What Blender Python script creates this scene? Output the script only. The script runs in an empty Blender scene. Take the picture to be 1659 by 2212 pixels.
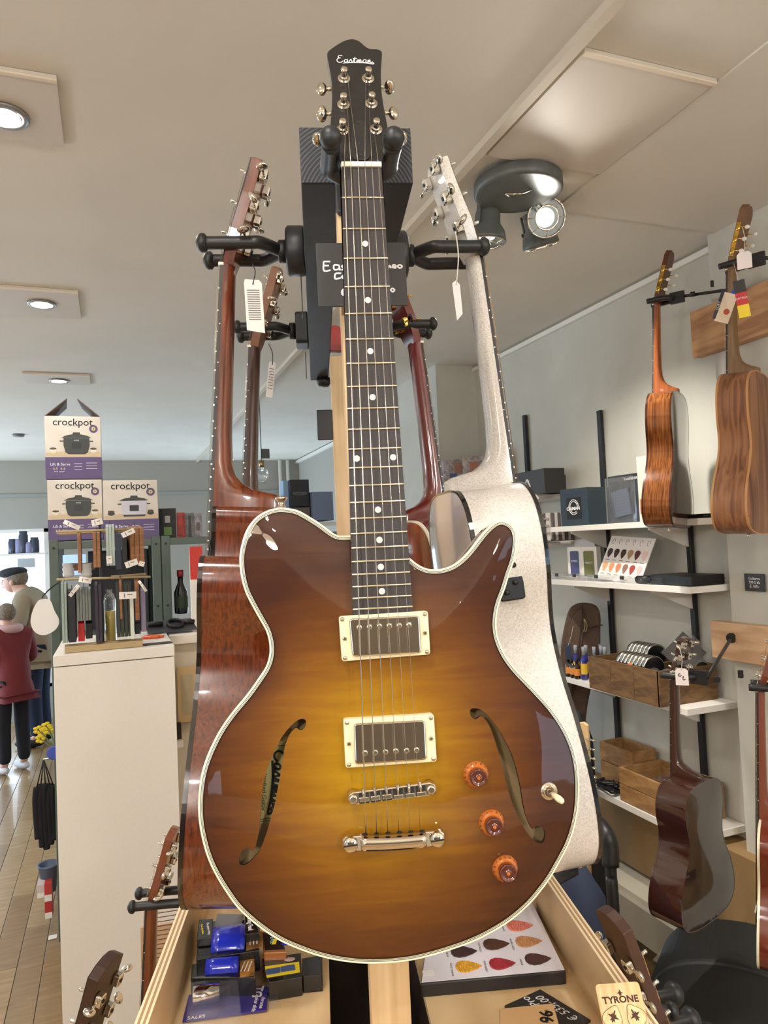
import bpy, bmesh, math, random
import numpy as np
from mathutils import Vector, Matrix
from mathutils.geometry import delaunay_2d_cdt
random.seed(4)
R_ = math.radians
CAMZ = 1.8
# ------------------------------------------------------------------ camera
FPX, CX, CY = 1560., 829.5, 1106.
YAW, PIT, ROLL = R_(20.7), R_(2.4), R_(2.57)
F0 = Vector((math.sin(YAW), math.cos(YAW), 0)); R0 = Vector((math.cos(YAW), -math.sin(YAW), 0))
CF = F0*math.cos(PIT)+Vector((0, 0, 1))*math.sin(PIT)
U0 = R0.cross(CF)
CR = R0*math.cos(ROLL)-U0*math.sin(ROLL); CU = R0*math.sin(ROLL)+U0*math.cos(ROLL)
CAM = Vector((0, 0, CAMZ))
scene = bpy.context.scene
cd = bpy.data.cameras.new('camera'); co = bpy.data.objects.new('camera', cd); scene.collection.objects.link(co)
co.matrix_world = Matrix(((CR.x, CU.x, -CF.x, 0), (CR.y, CU.y, -CF.y, 0), (CR.z, CU.z, -CF.z, CAMZ), (0, 0, 0, 1)))
cd.sensor_fit = 'VERTICAL'; cd.sensor_height = 32.; cd.sensor_width = 24.; cd.lens = 32.*FPX/2212.; cd.clip_start = .02; cd.clip_end = 100
scene.camera = co
# ------------------------------------------------------------------ light and exposure
w = bpy.data.worlds.new('daylight'); scene.world = w; w.use_nodes = True
bg = w.node_tree.nodes['Background']; bg.inputs[0].default_value = (.62, .80, 1., 1); bg.inputs[1].default_value = 1.6
vs = scene.view_settings; vs.view_transform = 'Standard'; vs.look = 'None'; vs.exposure = .72; vs.gamma = 1; vs.use_curve_mapping = False
col = scene.collection

def lamp(name, kind, loc, energy, color, size=.1, target=None, spot=60, blend=.5):
    d = bpy.data.lights.new(name, kind); d.energy = energy; d.color = color
    if kind == 'AREA': d.size = size; d.shape = 'DISK'
    else: d.shadow_soft_size = size
    if kind == 'SPOT': d.spot_size = R_(spot); d.spot_blend = blend
    o = bpy.data.objects.new(name, d); col.objects.link(o); o.location = loc
    t = Vector(target) if target else Vector(loc)+Vector((0, 0, -1))
    o.rotation_euler = (t-Vector(loc)).to_track_quat('-Z', 'Y').to_euler()
    return o
WARM = (1., .96, .90); NEUT = (1., .98, .95)
DOWN = [(-.22, 1.93, 16, WARM), (-.255, 3.364, 12, NEUT), (-.281, 4.835, 6, NEUT), (-1.6, 3.0, 14, WARM), (-1.6, .4, 20, WARM),
        (-.25, .2, 20, WARM), (.55, -.9, 26, WARM), (1.5, -.6, 22, WARM), (-1., -1.6, 20, WARM), (-1.8, 6.2, 5, NEUT)]  # first three are visible fixtures; the rest are unseen, added for fill
DSC = 2.6
PEND_FILL = 32
for (x, y, e, c) in DOWN: lamp('downlight_lamp', 'AREA', (x, y, 2.885), e*DSC, c, .09)

# ------------------------------------------------------------------ helpers
def ray(x, y): return CF+CR*((x-CX)/FPX)-CU*((y-CY)/FPX)
def onX(x, y, X): r = ray(x, y); return CAM+r*(X/r.x)
def onY(x, y, Y): r = ray(x, y); return CAM+r*(Y/r.y)
def onZ(x, y, Z): r = ray(x, y); return CAM+r*((Z-CAMZ)/r.z)
def atD(x, y, d): return CAM+ray(x, y)*d
SA = R_(15.41)
FD = Vector((math.sin(SA), math.cos(SA), 0)); RD = Vector((math.cos(SA), -math.sin(SA), 0)); ZZ = Vector((0, 0, 1))
def onV(x, y, v): r = ray(x, y); return CAM+r*(v/r.dot(FD))
def S(u, v, z): return RD*u+FD*v+ZZ*(CAMZ+z)
STAND = Matrix.Translation(CAM) @ Matrix(((RD.x, FD.x, 0, 0), (RD.y, FD.y, 0, 0), (0, 0, 1, 0), (0, 0, 0, 1)))
def basis(O, x, y, z):
    return Matrix(((x.x, y.x, z.x, O.x), (x.y, y.y, z.y, O.y), (x.z, y.z, z.z, O.z), (0, 0, 0, 1)))
def gframe(O, n0, lean):
    n0 = n0.normalized(); y = ZZ*math.cos(lean)-n0*math.sin(lean); z = n0*math.cos(lean)+ZZ*math.sin(lean)
    return basis(O, y.cross(z), y, z)
def loc_on(M, px, py, z=0.):
    "pixel -> local xy on the plane z=const of frame M"
    Mi = M.inverted(); o = Mi @ CAM; d = Mi.to_3x3() @ ray(px, py); t = (z-o.z)/d.z; p = o+d*t
    return (p.x, p.y)

def lin(c):
    return tuple((v/12.92 if v <= .04045 else ((v+.055)/1.055)**2.4) for v in c)
def rgb(r, g, b): return lin((r/255., g/255., b/255.))+(1.,)
MATS = {}
def mat(name, c, rough=.5, metal=0., coat=0., emit=0., noise=None, bump=0., alpha=1., trans=0., spec=None):
    """noise=(scale vec, second colour, contrast low, high)"""
    if name in MATS: return MATS[name]
    m = bpy.data.materials.new(name); m.use_nodes = True; nt = m.node_tree; b = nt.nodes['Principled BSDF']
    b.inputs['Base Color'].default_value = rgb(*c); b.inputs['Roughness'].default_value = rough; b.inputs['Metallic'].default_value = metal
    b.inputs['Coat Weight'].default_value = coat; b.inputs['Coat Roughness'].default_value = .04
    b.inputs['Transmission Weight'].default_value = trans; b.inputs['Alpha'].default_value = alpha
    if spec is not None: b.inputs['Specular IOR Level'].default_value = spec
    if emit: b.inputs['Emission Color'].default_value = rgb(*c); b.inputs['Emission Strength'].default_value = emit
    if noise:
        tc = nt.nodes.new('ShaderNodeTexCoord'); mp = nt.nodes.new('ShaderNodeMapping'); mp.inputs['Scale'].default_value = noise[0]
        nz = nt.nodes.new('ShaderNodeTexNoise'); nz.inputs['Scale'].default_value = 1.; nz.inputs['Detail'].default_value = 5; nz.inputs['Distortion'].default_value = .6
        rp = nt.nodes.new('ShaderNodeValToRGB'); rp.color_ramp.elements[0].color = rgb(*c); rp.color_ramp.elements[1].color = rgb(*noise[1])
        rp.color_ramp.elements[0].position = noise[2]; rp.color_ramp.elements[1].position = noise[3]
        L = nt.links.new; L(tc.outputs['Object'], mp.inputs[0]); L(mp.outputs[0], nz.inputs[0]); L(nz.outputs['Fac'], rp.inputs[0]); L(rp.outputs[0], b.inputs['Base Color'])
        if bump:
            bp = nt.nodes.new('ShaderNodeBump'); bp.inputs['Strength'].default_value = bump; bp.inputs['Distance'].default_value = .002
            L(nz.outputs['Fac'], bp.inputs['Height']); L(bp.outputs[0], b.inputs['Normal'])
    MATS[name] = m; return m

def obj(name, me, m=None, parent=None, M=None):
    o = bpy.data.objects.new(name, me); col.objects.link(o)
    if parent is not None: o.parent = parent
    if M is not None: o.matrix_local = M
    if m is not None and me is not None and not me.materials: me.materials.append(m)
    return o
def mesh(name, vs_, fs, smooth=False):
    me = bpy.data.meshes.new(name); me.from_pydata([tuple(v) for v in vs_], [], fs); me.update()
    if smooth: me.polygons.foreach_set('use_smooth', [True]*len(me.polygons)); me.update()
    return me
def fixn(me):
    bm = bmesh.new(); bm.from_mesh(me); bmesh.ops.recalc_face_normals(bm, faces=bm.faces[:]); bm.to_mesh(me); bm.free(); return me
def thing(name, label, cat, M=None, group=None):
    o = bpy.data.objects.new(name, None); col.objects.link(o); o.empty_display_size = .05
    if M is not None: o.matrix_world = M
    o['label'] = label; o['category'] = cat
    if group: o['group'] = group
    return o
def tag(o, label, cat, group=None):
    o['label'] = label; o['category'] = cat
    if group: o['group'] = group
    return o
def struct(o): o['kind'] = 'structure'; return o
T = Matrix.Translation
def Tr(x, y, z): return Matrix.Translation((x, y, z))
def Rx(a): return Matrix.Rotation(R_(a), 4, 'X')
def Ry(a): return Matrix.Rotation(R_(a), 4, 'Y')
def Rz(a): return Matrix.Rotation(R_(a), 4, 'Z')
BOXC = {}
def boxme(sx, sy, sz, bev=0.):
    k = (round(sx, 5), round(sy, 5), round(sz, 5), bev)
    bm = bmesh.new(); bmesh.ops.create_cube(bm, size=1.)
    for v in bm.verts: v.co = Vector((v.co.x*sx, v.co.y*sy, v.co.z*sz))
    if bev > 0: bmesh.ops.bevel(bm, geom=bm.edges[:], offset=min(bev, .45*min(sx, sy, sz)), segments=2, affect='EDGES', profile=.5)
    me = bpy.data.meshes.new('box'); bm.to_mesh(me); bm.free()
    return me
def box(name, c, s, m, parent=None, R=None, bev=0.):
    M = Tr(*c)
    if R is not None: M = M @ R
    return obj(name, boxme(*s, bev), m, parent, M)
def lathe_me(prof, seg=20, smooth=True, cap=True):
    vs_, fs = [], []
    for (r, z) in prof:
        for k in range(seg): a = 2*math.pi*k/seg; vs_.append((r*math.cos(a), r*math.sin(a), z))
    for i in range(len(prof)-1):
        for k in range(seg):
            a = i*seg+k; b = i*seg+(k+1) % seg; fs.append((a, b, b+seg, a+seg))
    if cap:
        fs.append(tuple(reversed(range(seg)))); n = (len(prof)-1)*seg; fs.append(tuple(range(n, n+seg)))
    me = mesh('lathe', vs_, fs)
    fl = [True]*(len(fs)-(2 if cap else 0))+[False]*(2 if cap else 0)
    if smooth: me.polygons.foreach_set('use_smooth', fl)
    return me
def lathe(name, prof, m, parent=None, M=None, seg=20, cap=True): return obj(name, lathe_me(prof, seg, True, cap), m, parent, M)
def cr(pts, n=8, closed=False):
    pts = [Vector(p) for p in pts]; N = len(pts); out = []
    rng = range(N) if closed else range(N-1)
    for i in rng:
        if closed: p0, p1, p2, p3 = pts[(i-1) % N], pts[i], pts[(i+1) % N], pts[(i+2) % N]
        else: p1, p2 = pts[i], pts[i+1]; p0 = pts[i-1] if i > 0 else p1*2-p2; p3 = pts[i+2] if i+2 < N else p2*2-p1
        for k in range(n):
            t = k/n; out.append(.5*((2*p1)+(p2-p0)*t+(2*p0-5*p1+4*p2-p3)*t*t+(3*p1-p0-3*p2+p3)*t**3))
    if not closed: out.append(pts[-1])
    return out
def tube_me(pts, r, seg=8, closed=False, cap=True):
    pts = [Vector(p) for p in pts]; N = len(pts); rs = r if isinstance(r, (list, tuple)) else [r]*N
    vs_, fs = [], []; prev = None
    for i, p in enumerate(pts):
        a = pts[i-1] if (i > 0 or closed) else p; b = pts[(i+1) % N] if (i < N-1 or closed) else p
        t = (b-a).normalized()
        if prev is None: nrm = t.orthogonal().normalized()
        else:
            nrm = prev-t*prev.dot(t); nrm = nrm.normalized() if nrm.length > 1e-6 else t.orthogonal().normalized()
        prev = nrm; bn = t.cross(nrm)
        for k in range(seg): an = 2*math.pi*k/seg; vs_.append(p+(nrm*math.cos(an)+bn*math.sin(an))*rs[i])
    M_ = N if closed else N-1
    for i in range(M_):
        for k in range(seg):
            a = i*seg+k; b = i*seg+(k+1) % seg; c = ((i+1) % N)*seg; fs.append((a, b, c+(k+1) % seg, c+k))
    if cap and not closed: fs.append(tuple(reversed(range(seg)))); n = (N-1)*seg; fs.append(tuple(range(n, n+seg)))
    return mesh('tube', vs_, fs, True)
def tube(name, pts, r, m, parent=None, M=None, seg=8, closed=False): return obj(name, tube_me(pts, r, seg, closed), m, parent, M)
def prism_me(poly, z0, z1, smooth_side=False):
    n = len(poly); vs_ = [(p[0], p[1], z0) for p in poly]+[(p[0], p[1], z1) for p in poly]
    fs = [tuple(reversed(range(n))), tuple(range(n, 2*n))]+[(i, (i+1) % n, n+(i+1) % n, n+i) for i in range(n)]
    me = mesh('prism', vs_, fs)
    if smooth_side: me.polygons.foreach_set('use_smooth', [False, False]+[True]*n)
    bm = bmesh.new(); bm.from_mesh(me); bmesh.ops.recalc_face_normals(bm, faces=bm.faces[:])
    bmesh.ops.triangulate(bm, faces=[f for f in bm.faces if len(f.verts) > 4]); bm.to_mesh(me); bm.free(); return me
def prism(name, poly, z0, z1, m, parent=None, M=None): return obj(name, prism_me(poly, z0, z1), m, parent, M)
def bevprism(name, poly, z0, z1, m, parent=None, M=None, bev=.002, seg=2):
    me = prism_me(poly, z0, z1); bm = bmesh.new(); bm.from_mesh(me); bmesh.ops.dissolve_limit(bm, angle_limit=.01, verts=bm.verts[:], edges=bm.edges[:])
    es = [e for e in bm.edges if len(e.link_faces) == 2 and e.calc_face_angle(0) > .5]
    bmesh.ops.bevel(bm, geom=es, offset=bev, segments=seg, affect='EDGES', profile=.5); bm.to_mesh(me); bm.free()
    return obj(name, me, m, parent, M)
def ell(name, c, r, m, parent=None, R=None, seg=16):
    bm = bmesh.new(); bmesh.ops.create_uvsphere(bm, u_segments=seg, v_segments=max(8, seg//2), radius=1.)
    for v in bm.verts: v.co = Vector((v.co.x*r[0], v.co.y*r[1], v.co.z*r[2]))
    for f in bm.faces: f.smooth = True
    me = bpy.data.meshes.new('ell'); bm.to_mesh(me); bm.free()
    M = Tr(*c)
    if R is not None: M = M @ R
    return obj(name, me, m, parent, M)
def text(name, s, size, m, parent=None, M=None, ext=.0003, align='CENTER', bold=0., shear=0., sx=1.):
    c = bpy.data.curves.new('t', 'FONT'); c.body = s; c.size = size; c.extrude = ext; c.align_x = align; c.align_y = 'CENTER'; c.offset = bold; c.shear = shear; c.resolution_u = 3
    o = bpy.data.objects.new('t', c); col.objects.link(o); bpy.context.view_layer.update()
    me = bpy.data.meshes.new_from_object(o.evaluated_get(bpy.context.evaluated_depsgraph_get())); bpy.data.objects.remove(o); bpy.data.curves.remove(c)
    if sx != 1.:
        for v in me.vertices: v.co.x *= sx
    me.materials.clear(); return obj(name, me, m, parent, M)
def strokes_me(lines, r, seg=5):
    "flat ribbons for hand lettering, xy plane"
    vs_, fs = [], []
    for ln in lines:
        P = [Vector((p[0], p[1], 0)) for p in ln]
        if len(P) > 2: P = cr(P, 5)
        for i, p in enumerate(P):
            a = P[max(i-1, 0)]; b = P[min(i+1, len(P)-1)]; t = (b-a); t = t.normalized() if t.length > 0 else Vector((1, 0, 0)); n = Vector((-t.y, t.x, 0))*r
            vs_ += [p+n+ZZ*.0002, p-n+ZZ*.0002]
        k = len(vs_)-2*len(P)
        for i in range(len(P)-1): fs.append((k+2*i+1, k+2*i+3, k+2*i+2, k+2*i))
    return mesh('strokes', vs_, fs)
def align(a, b):
    "matrix: origin a, local z toward b"
    a = Vector(a); b = Vector(b); q = (b-a).to_track_quat('Z', 'Y'); return Matrix.Translation(a) @ q.to_matrix().to_4x4()
def rect(w_, h_): return [(-w_/2, -h_/2), (w_/2, -h_/2), (w_/2, h_/2), (-w_/2, h_/2)]
def rrect(w_, h_, r, n=4):
    out = []
    for (sx, sy, a0) in ((1, -1, -90), (1, 1, 0), (-1, 1, 90), (-1, -1, 180)):
        cx, cy = sx*(w_/2-r), sy*(h_/2-r)
        for k in range(n+1): a = R_(a0+90*k/n); out.append((cx+r*math.cos(a), cy+r*math.sin(a)))
    return out

# ------------------------------------------------------------------ materials
CHROME = mat('chrome', (225, 222, 215), .08, 1.)
NICKEL = mat('nickel', (215, 205, 190), .1, 1.)
GOLD = mat('gold_plate', (235, 190, 90), .15, 1.)
BLACKRUB = mat('black_rubber', (32, 33, 36), .42)
BLACKM = mat('black_metal', (22, 22, 24), .45)
WHITE = mat('white_laminate', (228, 218, 205), .45)
SHELFW = mat('shelf_white', (232, 228, 220), .5)
PAPER = mat('paper_white', (235, 230, 225), .6)
CREAM = mat('cream_plastic', (228, 215, 176), .3)
BLK = mat('black_paint', (14, 14, 15), .3, coat=.4)
INK = mat('ink', (18, 14, 12), .6)
WINK = mat('white_ink', (235, 235, 235), .6)
GREYW = mat('grey_print', (120, 118, 120), .6)
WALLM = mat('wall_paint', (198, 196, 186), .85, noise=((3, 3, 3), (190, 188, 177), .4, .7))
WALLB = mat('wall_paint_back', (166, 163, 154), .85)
CEILM = mat('ceiling_paint', (221, 216, 206), .9, noise=((2, 2, 2), (214, 209, 199), .35, .7))
BEIGEP = mat('beige_laminate', (232, 227, 219), .45, noise=((120, 120, 120), (229, 224, 216), .3, .7))
BLACKWOOD = mat('black_stained_timber', (24, 24, 26), .55, noise=((6, 8, 90), (46, 46, 48), .45, .75), bump=.5)
PINE = mat('pine', (214, 184, 140), .55, noise=((60, 60, 4), (190, 152, 104), .4, .75))
PINES = mat('pine_side', (206, 178, 138), .6, noise=((40, 40, 3), (176, 140, 98), .45, .8))
PLY = mat('plywood_face', (222, 192, 146), .5, noise=((14, 3, 14), (196, 160, 112), .35, .75))
PLYE1 = mat('plywood_edge_light', (232, 212, 176), .65); PLYE2 = mat('plywood_edge_dark', (168, 132, 92), .7)
MAHOG = mat('mahogany_gloss', (112, 50, 22), .22, coat=1., noise=((400, 30, 400), (62, 24, 10), .35, .7))
MAHOGN = mat('mahogany_neck', (120, 58, 26), .25, coat=.8, noise=((160, 10, 160), (74, 30, 14), .35, .7))
MAHOGB = mat('mahogany_side', (122, 56, 24), .2, coat=1., noise=((420, 36, 300), (70, 26, 10), .30, .70))
DARKN = mat('dark_neck', (66, 38, 30), .3, coat=.6)
TORT = mat('tortoise_binding', (26, 13, 10), .12, coat=1., noise=((60, 60, 60), (74, 28, 14), .62, .8))
EBONY = mat('ebony', (34, 28, 28), .45, noise=((300, 8, 300), (52, 42, 40), .4, .7))
ROSEW = mat('rosewood_gloss', (146, 88, 40), .15, coat=1., noise=((60, 1.5, 220), (88, 44, 20), .35, .65))
WALNUT = mat('walnut_satin', (152, 104, 70), .45, noise=((30, 1.2, 70), (100, 62, 42), .4, .66))
REDM = mat('red_mahogany', (104, 30, 22), .25, coat=.9)
DKRED = mat('dark_red_gloss', (70, 26, 18), .1, coat=1.)
BONE = mat('bone', (236, 228, 205), .35)
FRETM = mat('fret_metal', (225, 215, 190), .22, 1.)
STRING = mat('string_steel', (205, 200, 190), .22, 1.)
STRINGB = mat('string_bronze', (190, 140, 90), .3, 1.)
PEARL = mat('pearl', (232, 230, 222), .2, coat=.6, noise=((400, 400, 400), (205, 208, 200), .4, .6))
PEARLB = mat('pearl_button', (228, 222, 210), .25)
TAG = mat('price_tag', (238, 228, 226), .6)
# ================================================================== room
def quad(name, p, m, thick=.02, n=None):
    "slab from 4 coplanar world points, thickened along n"
    p = [Vector(q) for q in p]; n = Vector(n).normalized()*thick
    v = p+[q+n for q in p]
    return fixn(mesh(name, v, [(0, 1, 2, 3), (7, 6, 5, 4), (0, 4, 5, 1), (1, 5, 6, 2), (2, 6, 7, 3), (3, 7, 4, 0)]))
def slab(name, x0, x1, y0, y1, z0, z1, m, parent=None):
    return box(name, ((x0+x1)/2, (y0+y1)/2, (z0+z1)/2), (x1-x0, y1-y0, z1-z0), m, parent)
XW, CZ = 2.21, 2.9
oakb = mat('oak_floor_base', (120, 92, 60), .5)
fme = boxme(6.6, 12.3, .052)
for v_ in fme.vertices: v_.co += Vector((-.7, 2.95, -.034))
fl = struct(obj('floor', fme, oakb))
# planks (parts of the floor) where the floor shows, left of the cabinet
OAK = [mat('oak_%d' % i, c, .32, noise=((5, 40, 5), d, .35, .7), coat=.15) for i, (c, d) in enumerate([((166, 138, 98), (142, 112, 75)), ((150, 122, 84), (128, 100, 66)), ((176, 150, 110), (152, 124, 86))])]
pl = [boxme(1., .104, .008, .0012), boxme(.8, .104, .008, .0012)]
pl = []
for L_ in (.75, 1.0, 1.25):
    for q in range(3):
        me = boxme(.104, L_-.003, .008, .0012); me.materials.append(OAK[q]); pl.append((L_, me))
for i in range(13):
    y = 2.3+random.random()*-.9; x = -1.46+i*.107
    while y < 8.9:
        L_, me = random.choice(pl); o = obj('plank', me, None, fl, Tr(x, y+L_/2, -.004)); y += L_
for (x0, x1, y0, y1) in ((-4, -1.52, -3.2, 9.05), (-.06, 2.6, -3.2, 9.05), (-1.52, -.06, -3.2, 1.4)):
    o = slab('floor_boards', x0, x1, y0, y1, -.0079, -.0005, OAK[0], fl)
ce = struct(slab('ceiling', -4, 2.6, -3.2, 9.1, CZ, CZ+.08, CEILM))
struct(slab('trim_1', .985, 1.012, -.5, 9., CZ-.022, CZ, mat('trim_cream', (206, 196, 180), .7)))
struct(slab('ceiling_soffit', 1.425, 2.3, -3.2, 2.02, CZ-.006, CZ-.0005, CEILM))
PANM = mat('ceiling_panel_paint', (205, 196, 184), .55)
def cpanel(x0, x1, y0, y1, lab):
    t = thing('ceiling_panel', lab, 'panel', Tr((x0+x1)/2, (y0+y1)/2, CZ))
    w_, h_ = x1-x0, y1-y0
    box('board', (0, 0, -.006), (w_, h_, .010), PANM, t, bev=.001)
    box('edge_strip', (0, -h_/2+.006, -.0125), (w_, .012, .004), mat('strip_cream', (226, 212, 190), .6), t)
    return t
cpanel(1.03, 1.418, 1.31, 1.77, 'square cream access panel in the ceiling above the spotlight cluster')
cpanel(-.50, -.09, 1.75, 2.045, 'ceiling access panel at the upper left around the nearest recessed light')
cpanel(-.52, -.105, 3.19, 3.56, 'ceiling access panel around the second recessed light')
cpanel(-.47, -.1, 4.68, 4.95, 'ceiling access panel around the farthest recessed light')
LEDM = mat('lamp_lens', (255, 252, 240), .5, emit=14.)
labs = ['nearest recessed downlight cut off by the left frame edge', 'middle recessed downlight in the left ceiling', 'farthest small recessed downlight above the cooker boxes']
for i, (x, y, e, c) in enumerate(DOWN):
    t = thing('recessed_downlight', labs[i] if i < 3 else 'added fill downlight %s, outside the picture' % ['', '', '', 'left of the second access panel', 'far left of the photographer', 'left above the photographer', 'right behind the photographer', 'by the right pier behind the photographer', 'behind the photographer on the left', 'in the far left corner of the shop'][i], 'ceiling light', Tr(x, y, CZ-.012))
    lathe('bezel', [(.058, 0), (.058, -.006), (.045, -.008), (.040, -.004), (.04, 0)], mat('bezel_grey', (150, 150, 146), .4, .6), t, seg=28)
    lathe('lens', [(.036, -.0045), (.036, -.0055)], LEDM, t, seg=24)
# walls
def wallx(name, X0, X1, y0, y1, m=WALLM): return struct(slab(name, X0, X1, y0, y1, 0, CZ, m))
wallx('wall_right', XW, XW+.1, 2.06, 4.08)
wallx('wall_right_pier', 2.13, 2.31, -3.2, 2.06)
pr = wallx('wall_right_pillar', 1.93, 2.31, 4.08, 4.8)
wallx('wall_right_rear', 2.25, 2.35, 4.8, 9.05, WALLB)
struct(slab('trim_2', 2.19, XW, 2.06, 4.08, CZ-.035, CZ-.012, SHELFW))
struct(slab('trim_3', 2.215, 2.25, 4.8, 9., CZ-.045, CZ-.012, SHELFW))
wallx('wall_left', -4.1, -4, -3.2, 9.1)
# rear wall with the bright shop window at the left
Y9 = 9.0
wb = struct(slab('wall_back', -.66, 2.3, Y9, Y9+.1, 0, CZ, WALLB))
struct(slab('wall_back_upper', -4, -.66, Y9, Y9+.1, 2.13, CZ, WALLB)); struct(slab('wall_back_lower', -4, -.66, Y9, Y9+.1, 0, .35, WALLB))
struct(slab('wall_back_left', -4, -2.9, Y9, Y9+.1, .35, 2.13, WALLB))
struct(slab('trim_4', -4, 2.25, Y9-.02, Y9, 2.49, 2.52, mat('rail_grey', (150, 158, 154), .6)))
wn = thing('window_1', 'bright shop window with white frame at the far left of the rear wall', 'window', Tr(-1.78, Y9+.04, 1.24)); wn['kind'] = 'structure'
del wn['label']; del wn['category']
for (x, w_) in ((-1.1, .05), (-.35, .05), (.4, .05), (1.09, .06)): box('window_frame', (x, 0, 0), (w_, .06, 1.78), SHELFW, wn)
for z in (-.87, .87): box('window_frame', (0, 0, z), (2.24, .06, .04), SHELFW, wn)
box('glass_pane', (0, .01, 0), (2.2, .004, 1.74), mat('window_glass', (255, 255, 255), .02, trans=1.), wn)
sky = mat('daylit_facade', (225, 238, 255), .8, emit=1.6)
lamp('window_and_fill_light', 'AREA', (-1.6, 8.9, 1.3), 22, (.75, .87, 1.), 1.2, (-.6, 4, 1.4))
wl = bpy.data.objects['window_and_fill_light'].data; wl.shape = 'RECTANGLE'; wl.size = 1.8; wl.size_y = 1.5
w2 = bpy.data.objects.new('added_window_2', None); col.objects.link(w2); w2.location = (-3.97, 7.2, 1.35); struct(w2)  # added unseen window with glowing pane, to light the rear right
for (y_, z_, a_, b_) in ((-1.2, 0, .05, 1.7), (0, 0, .05, 1.7), (1.2, 0, .05, 1.7), (0, .85, 2.45, .05), (0, -.85, 2.45, .05)): box('window_frame', (0, y_, z_), (.05, a_, b_), SHELFW, w2)
box('glass_pane', (-.02, 0, 0), (.004, 2.4, 1.7), mat('bright_glass', (200, 225, 255), .1, emit=1.5), w2)
l2 = lamp('window_and_fill_light', 'AREA', (-3.9, 7.2, 1.35), 75, (.62, .82, 1.), 1.2, (2.2, 7.0, 1.9)); l2.data.shape = 'RECTANGLE'; l2.data.size = 2.2; l2.data.size_y = 1.5  # fill lamp in front of the added left window
w3 = bpy.data.objects.new('added_window_3', None); col.objects.link(w3); w3.location = (1.55, Y9-.02, .95); struct(w3)  # added window hidden behind the guitars, for bluish fill at the rear
for (x_, z_, a_, b_) in ((-.5, 0, .05, 1.2), (0, 0, .05, 1.2), (.5, 0, .05, 1.2), (0, .6, 1.05, .05), (0, -.6, 1.05, .05)): box('window_frame', (x_, 0, z_), (a_, .05, b_), SHELFW, w3)
box('glass_pane', (0, .012, 0), (1.0, .004, 1.2), mat('bright_glass', (200, 225, 255), .1, emit=1.5), w3)
l3 = lamp('window_and_fill_light', 'AREA', (1.55, Y9-.06, .95), 42, (.62, .82, 1.), 1.2, (1.3, 7.4, 2.0)); l3.data.shape = 'RECTANGLE'; l3.data.size = 1.0; l3.data.size_y = 1.1  # fill lamp of the added hidden window, aimed at ceiling and side wall
# far wall behind the photographer: open shop front, its daylight is the world's
struct(slab('wall_front_upper', -4, 2.3, -3.3, -3.2, 2.3, CZ, WALLM)); struct(slab('wall_front_lower', -4, 2.3, -3.3, -3.2, 0, .6, WALLM))
struct(slab('wall_front_middle', -3.2, 1.4, -3.3, -3.2, .6, 2.3, mat('wall_front_dark', (92, 84, 74), .8)))
# baseboard / skirting ledge under the right shelves
struct(slab('baseboard_right', 1.93, XW, 1.9, 3.9, .16, .30, mat('skirt_grey', (150, 145, 132), .7)))
struct(slab('baseboard_right_lip', 1.95, XW, 1.9, 3.9, .30, .325, mat('skirt_light', (190, 184, 168), .6)))
struct(slab('trim_5', 2.08, XW, 1.95, 3.9, .34, .62, mat('mdf_skirt', (150, 120, 80), .6)))
# pipes in the rear corner
for x, l_ in ((2.0, 'left'), (2.1, 'right')): tag(obj('heating_pipe', tube_me([(x, 8.93, .1), (x, 8.93, CZ-.01)], .022, 10), SHELFW), '%s of the two white vertical pipes in the far rear corner' % l_, 'pipe', 'pair of pipes in the rear corner')

# ================================================================== spotlight cluster
GREYL = mat('grey_lamp_enamel', (96, 100, 98), .4, noise=((20, 20, 20), (84, 88, 86), .4, .7))
LITE = mat('spot_bulb', (255, 250, 238), .5, emit=3.)
fx = onZ(1118, 392, CZ-.012)
sp = thing('ceiling_spotlight', 'round grey industrial ceiling fixture with three caged spotlights', 'ceiling light', T(fx))
sp.location.z = CZ-.012
lathe('mounting_plate', [(.128, 0), (.135, -.004), (.135, -.034), (.128, -.04), (.11, -.036)], GREYL, sp, seg=40)
def spot(px, py, d, aim, yoke, lit):
    c = atD(px, py, d)-fx; c.z = (atD(px, py, d)).z-(CZ-.012)
    dirv = Vector(aim).normalized()
    M = align(c, c+dirv)
    h = lathe('lamp_head', [(r_*1.14, z_*1.14) for r_, z_ in [(.012, -.075), (.030, -.066), (.036, -.045), (.037, -.02), (.050, 0), (.055, .022), (.056, .03), (.052, .03), (.048, .022), (.034, -.01), (.0, -.012)]], GREYL, sp, M, 28, False)
    lathe('bulb', [(.0, -.005), (.022, 0), (.030, .012), (.026, .02), (.0, .024)], LITE, h, seg=20, cap=False)
    for z, r in ((.036, .061), (.044, .038)): tube('cage_ring', [(r*math.cos(a*math.pi/14), r*math.sin(a*math.pi/14), z) for a in range(28)], .0022, BLACKM if z < .035 else NICKEL, h, seg=6, closed=True)
    for k in range(8): a = k*math.pi/4; tube('cage_bar', [(.062*math.cos(a), .062*math.sin(a), .035), (.058*math.cos(a), .058*math.sin(a), .041), (.037*math.cos(a), .037*math.sin(a), .045)], .0015, NICKEL, h, seg=5)
    for s in (-1, 1): box('bracket_arm', (s*.049, 0, -.06), (.005, .014, .11), GREYL, h, bev=.001); lathe('bracket_screw', [(.007, 0), (.007, .008)], BLACKM, h, Tr(s*.051, 0, -.012) @ Ry(90*s), 12)
    tube('stem', [c-dirv*.07, Vector((c.x*.6, c.y*.6, -.03))], .006, GREYL, sp)
    wp = fx+c; wp.z = CZ-.012+c.z
    if lit: lamp('spotlight_lamp', 'SPOT', wp+dirv*.07, lit, (1., .95, .86), .03, wp+dirv, 96, .8)
    return wp
spot(1176, 470, 2.36, (-.35, -.84, -.42), 0, 17)
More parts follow.
